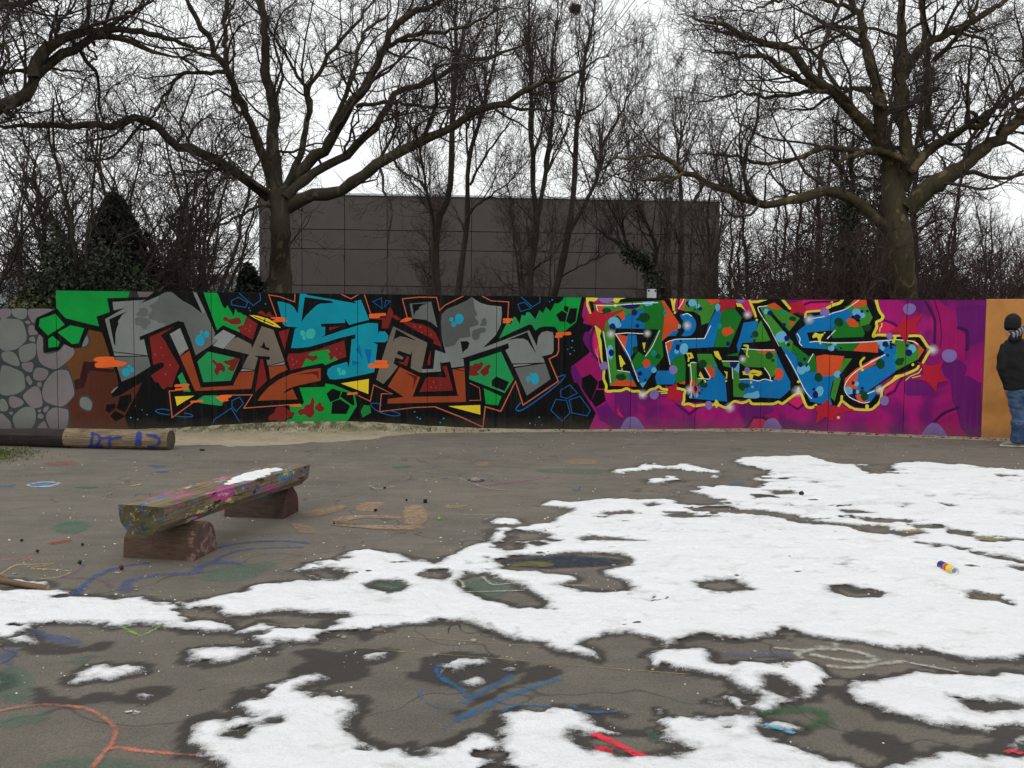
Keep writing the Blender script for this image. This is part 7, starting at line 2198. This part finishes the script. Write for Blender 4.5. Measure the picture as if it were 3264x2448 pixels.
protos = {'a': proto('thicket_tree', 'tree', 201, 10.0, 2, 1.2, .10, DENSE, brown_bark, red_twig), 'b': proto('thicket_tree', 'tree', 207, 8.5, 3, 1.6, .075, DENSE, brown_bark, red_twig),
          'c': proto('alder_tree', 'tree', 213, 11.5, 1, 0.5, .17, CATKIN, brown_bark, red_twig), 'd': proto('brushwood_shrub', 'shrub', 219, 3.3, 12, 2.0, .020, BRUSH, red_twig, red_twig),
          'e': proto('shrub_tree', 'tree', 225, 5.2, 7, 3.4, .06, ARCH, brown_bark, twig_m)}
used = {}
TH = 'bare trees of the dark thicket behind the purple mural'
def at(px, Y): return P(np.array(float(px)), np.array(1000.0), np.array(float(Y)))[:2]
def put(k, px, Y, s, rz, label, group):
    x, y = at(px, Y)
    place(protos[k], k not in used, float(x), float(y), s, rz, label, group); used[k] = 1
thick = 'bare brown thicket tree crowded behind the purple mural'
for i, (k, px, Y, s) in enumerate([('a', 2330, 31, .80), ('b', 2420, 29, .85), ('a', 2500, 27, .78), ('b', 2590, 31, .95), ('a', 2660, 29, .95), ('b', 2740, 26, .9), ('a', 2990, 30, .86), ('b', 3060, 27, .72), ('a', 3160, 29, .66), ('b', 3240, 26, .64), ('a', 3340, 28, .74), ('b', 2880, 31, .9), ('a', 3420, 25, .6)]):
    put(k, px, Y, s, i * 1.9, thick, TH)
put('c', 2820, 25.5, .96, 0.3, 'tall dark alder with dense hanging twigs behind the mossy plane tree', 'alders in the thicket')
put('c', 2910, 28.5, 1.02, 2.1, 'tall dark alder farther back, seen beyond the fork of the mossy plane', 'alders in the thicket')
put('c', 2660, 30, .9, 4.0, 'alder seen between the diagonal limb of the mossy plane and the ivy stem', 'alders in the thicket')
bl_ = 'low reddish brushwood growing close behind the mural wall'
for i in range(44):
    px = rng.uniform(2300, 3420) if i < 30 else rng.uniform(1000, 2250)
    Y = rng.uniform(17.2, 24) if i < 30 else rng.uniform(24, 34)
    put('d', px, Y, rng.uniform(.7, 1.15) if i < 30 else rng.uniform(.55, .9), rng.uniform(0, 6.28), bl_ if i < 30 else 'thin reddish brushwood in front of the grey building', 'brushwood behind the mural wall' if i < 30 else 'brushwood before the grey building')
SHL = ['bare shrub tree beyond the far end of the low rock mural', 'spreading bare shrub tree rising out of the laurel behind the green crystal', 'tall shrub tree right behind the dark conifer', 'many-stemmed shrub tree between the conifer and the great plane trunk', 'smaller shrub tree close to the great plane trunk', 'shrub tree farther back above the low rock mural', 'far tall shrub tree showing above the conifer', 'far shrub tree in the gap beside the great plane trunk']
for i, (px, Y, s) in enumerate([(-140, 19, 1.0), (250, 18.5, 1.1), (430, 24, 1.2), (590, 19.5, 1.05), (700, 23, 0.9), (60, 26, 1.25), (330, 28, 1.45), (620, 29, 1.5)]):
    put('e', px, Y, s, i * 1.3 + .4, SHL[i], 'shrub trees left of the great plane')
for i in range(7):
    put('d', rng.uniform(420, 850), rng.uniform(18, 25), rng.uniform(.5, .75), rng.uniform(0, 6.28), 'dull brushwood at the foot of the shrub trees by the conifer', 'brushwood under the shrub trees')
for i, px in enumerate((20, 110, 210, 330, 480, 640, 760)):
    put('a', px, 48 + 3 * (i % 3), .62 + .06 * (i % 4), i * 2.3, 'far bare tree near the concrete ramp', 'far trees by the ramp')
for i, px in enumerate((1380, 1700, 2080, 2240)):
    put('b', px, 33 + i, .9, i * 1.7, ['bare tree close to the facade between first and second slender trees', 'bare tree close to the facade behind the leaning two-stemmed tree', 'bare tree close to the facade above the white box', 'bare tree close to the outer corner of the grey building'][i], 'trees close to the grey facade')
for i, px in enumerate((2360, 2520, 2640, 2790, 2930, 3080, 3210)):
    put('d', px, 36 + 4 * (i % 2), 1.6, i * 1.1, 'far dark undergrowth closing the gaps of the thicket', 'undergrowth far behind the thicket')

# ---- evergreens behind the low wall
def bush(name, label, cx_, Y, w, h, n, m_, seed, cone=False):
    x, y = at(cx_, Y)
    r = np.random.default_rng(seed)
    root = thing(name, (float(x), float(y), 0), label, 'conifer' if cone else 'bush')
    if cone:
        z = r.random(9000) ** 1.1 * h; rad = w * (1 - z / h) ** 0.6 * r.random(9000) ** 0.35; a = r.uniform(0, 6.28, 9000)
        rad *= 0.40 + 1.15 * vnoise(a * 1.6 + seed, z * 2.1)
        c = np.stack([x + rad * np.cos(a), y + rad * np.sin(a), z], -1)
    else:
        k = 26; cc = np.stack([x + r.normal(size=k) * w * .5, y + r.normal(size=k) * w * .4, np.abs(r.normal(size=k)) * h * .32 + h * .25], -1)
        c = cc[r.integers(0, k, 9000)] + r.normal(size=(9000, 3)) * (w * .17, w * .17, h * .12)
        c[:, 2] = np.abs(c[:, 2])
    link('foliage', leaves('foliage', n, c, 0.03, (.03, .055) if not cone else (.03, .075), seed, 0.5), m_, root)
    root.children[0]['kind'] = 'stuff'
    st = np.array([(x, y, zz) for zz in np.linspace(-.05, h * .9, 8)])
    V, Q = tubes([(st[None], np.linspace(.09, .02, 8)[None])], lambda q: 8)
    link('stem', qmesh('stem', V, Q), brown_bark, root)
    br = spawn(r, [(st[None], np.linspace(.08, .02, 8)[None])], per_m=9, len_rng=(w * .5, w), N=6, ang=(40, 85), rmin=.008)
    V, Q = tubes(br, sides_for); link('branches', qmesh('branches', V, Q), brown_bark, root)
bush('laurel_bush', 'glossy evergreen bush behind the top corner of the low rock mural', 230, 17.5, .85, 2.9, 17000, laurel_m, 301)
bush('laurel_bush', 'low yellowish-green bush peeping over the rock mural at its far end', 110, 16.2, .7, 1.75, 9000, leaf_mat('olive_leaf', (78, 78, 40)), 302)
bush('conifer', 'dark conifer standing among the shrub trees', 370, 20, 1.35, 4.3, 32000, conif_m, 303, True)
bush('conifer', 'small dark conifer beside the trunk of the great plane tree', 790, 21, .7, 2.9, 9000, conif_m, 304, True)
bush('laurel_bush', 'dark ivy mound under the shrub trees behind the green crystal', 330, 18.2, 1.2, 2.9, 16000, ivy_m, 305)
bush('conifer', 'small dark conifer between the shrub trees and the plane tree', 545, 22, .9, 2.9, 10000, conif_m, 306, True)

# ---- bird's nest high in the slender trees
nc = P(np.array(1000 + 1440 / 1.7283), np.array(28.0), np.array(26.3))
r = np.random.default_rng(5)
K = 260
d = r.normal(size=(K, 3)); d[:, 2] *= .5; d /= np.linalg.norm(d, axis=1, keepdims=True)
c = nc + d * r.uniform(.02, .16, K)[:, None]; tdir = np.cross(d, r.normal(size=(K, 3))); tdir /= np.linalg.norm(tdir, axis=1, keepdims=True)
V, Q = tubes([(np.stack([c - tdir * .11, c, c + tdir * .11 + r.normal(size=(K, 3)) * .02], 1), np.full((K, 3), .006))], lambda q: 3)
tag(link('bird_nest', qmesh('bird_nest', V, Q), red_twig), "bird's nest of twigs high in the bare slender trees", 'nest')
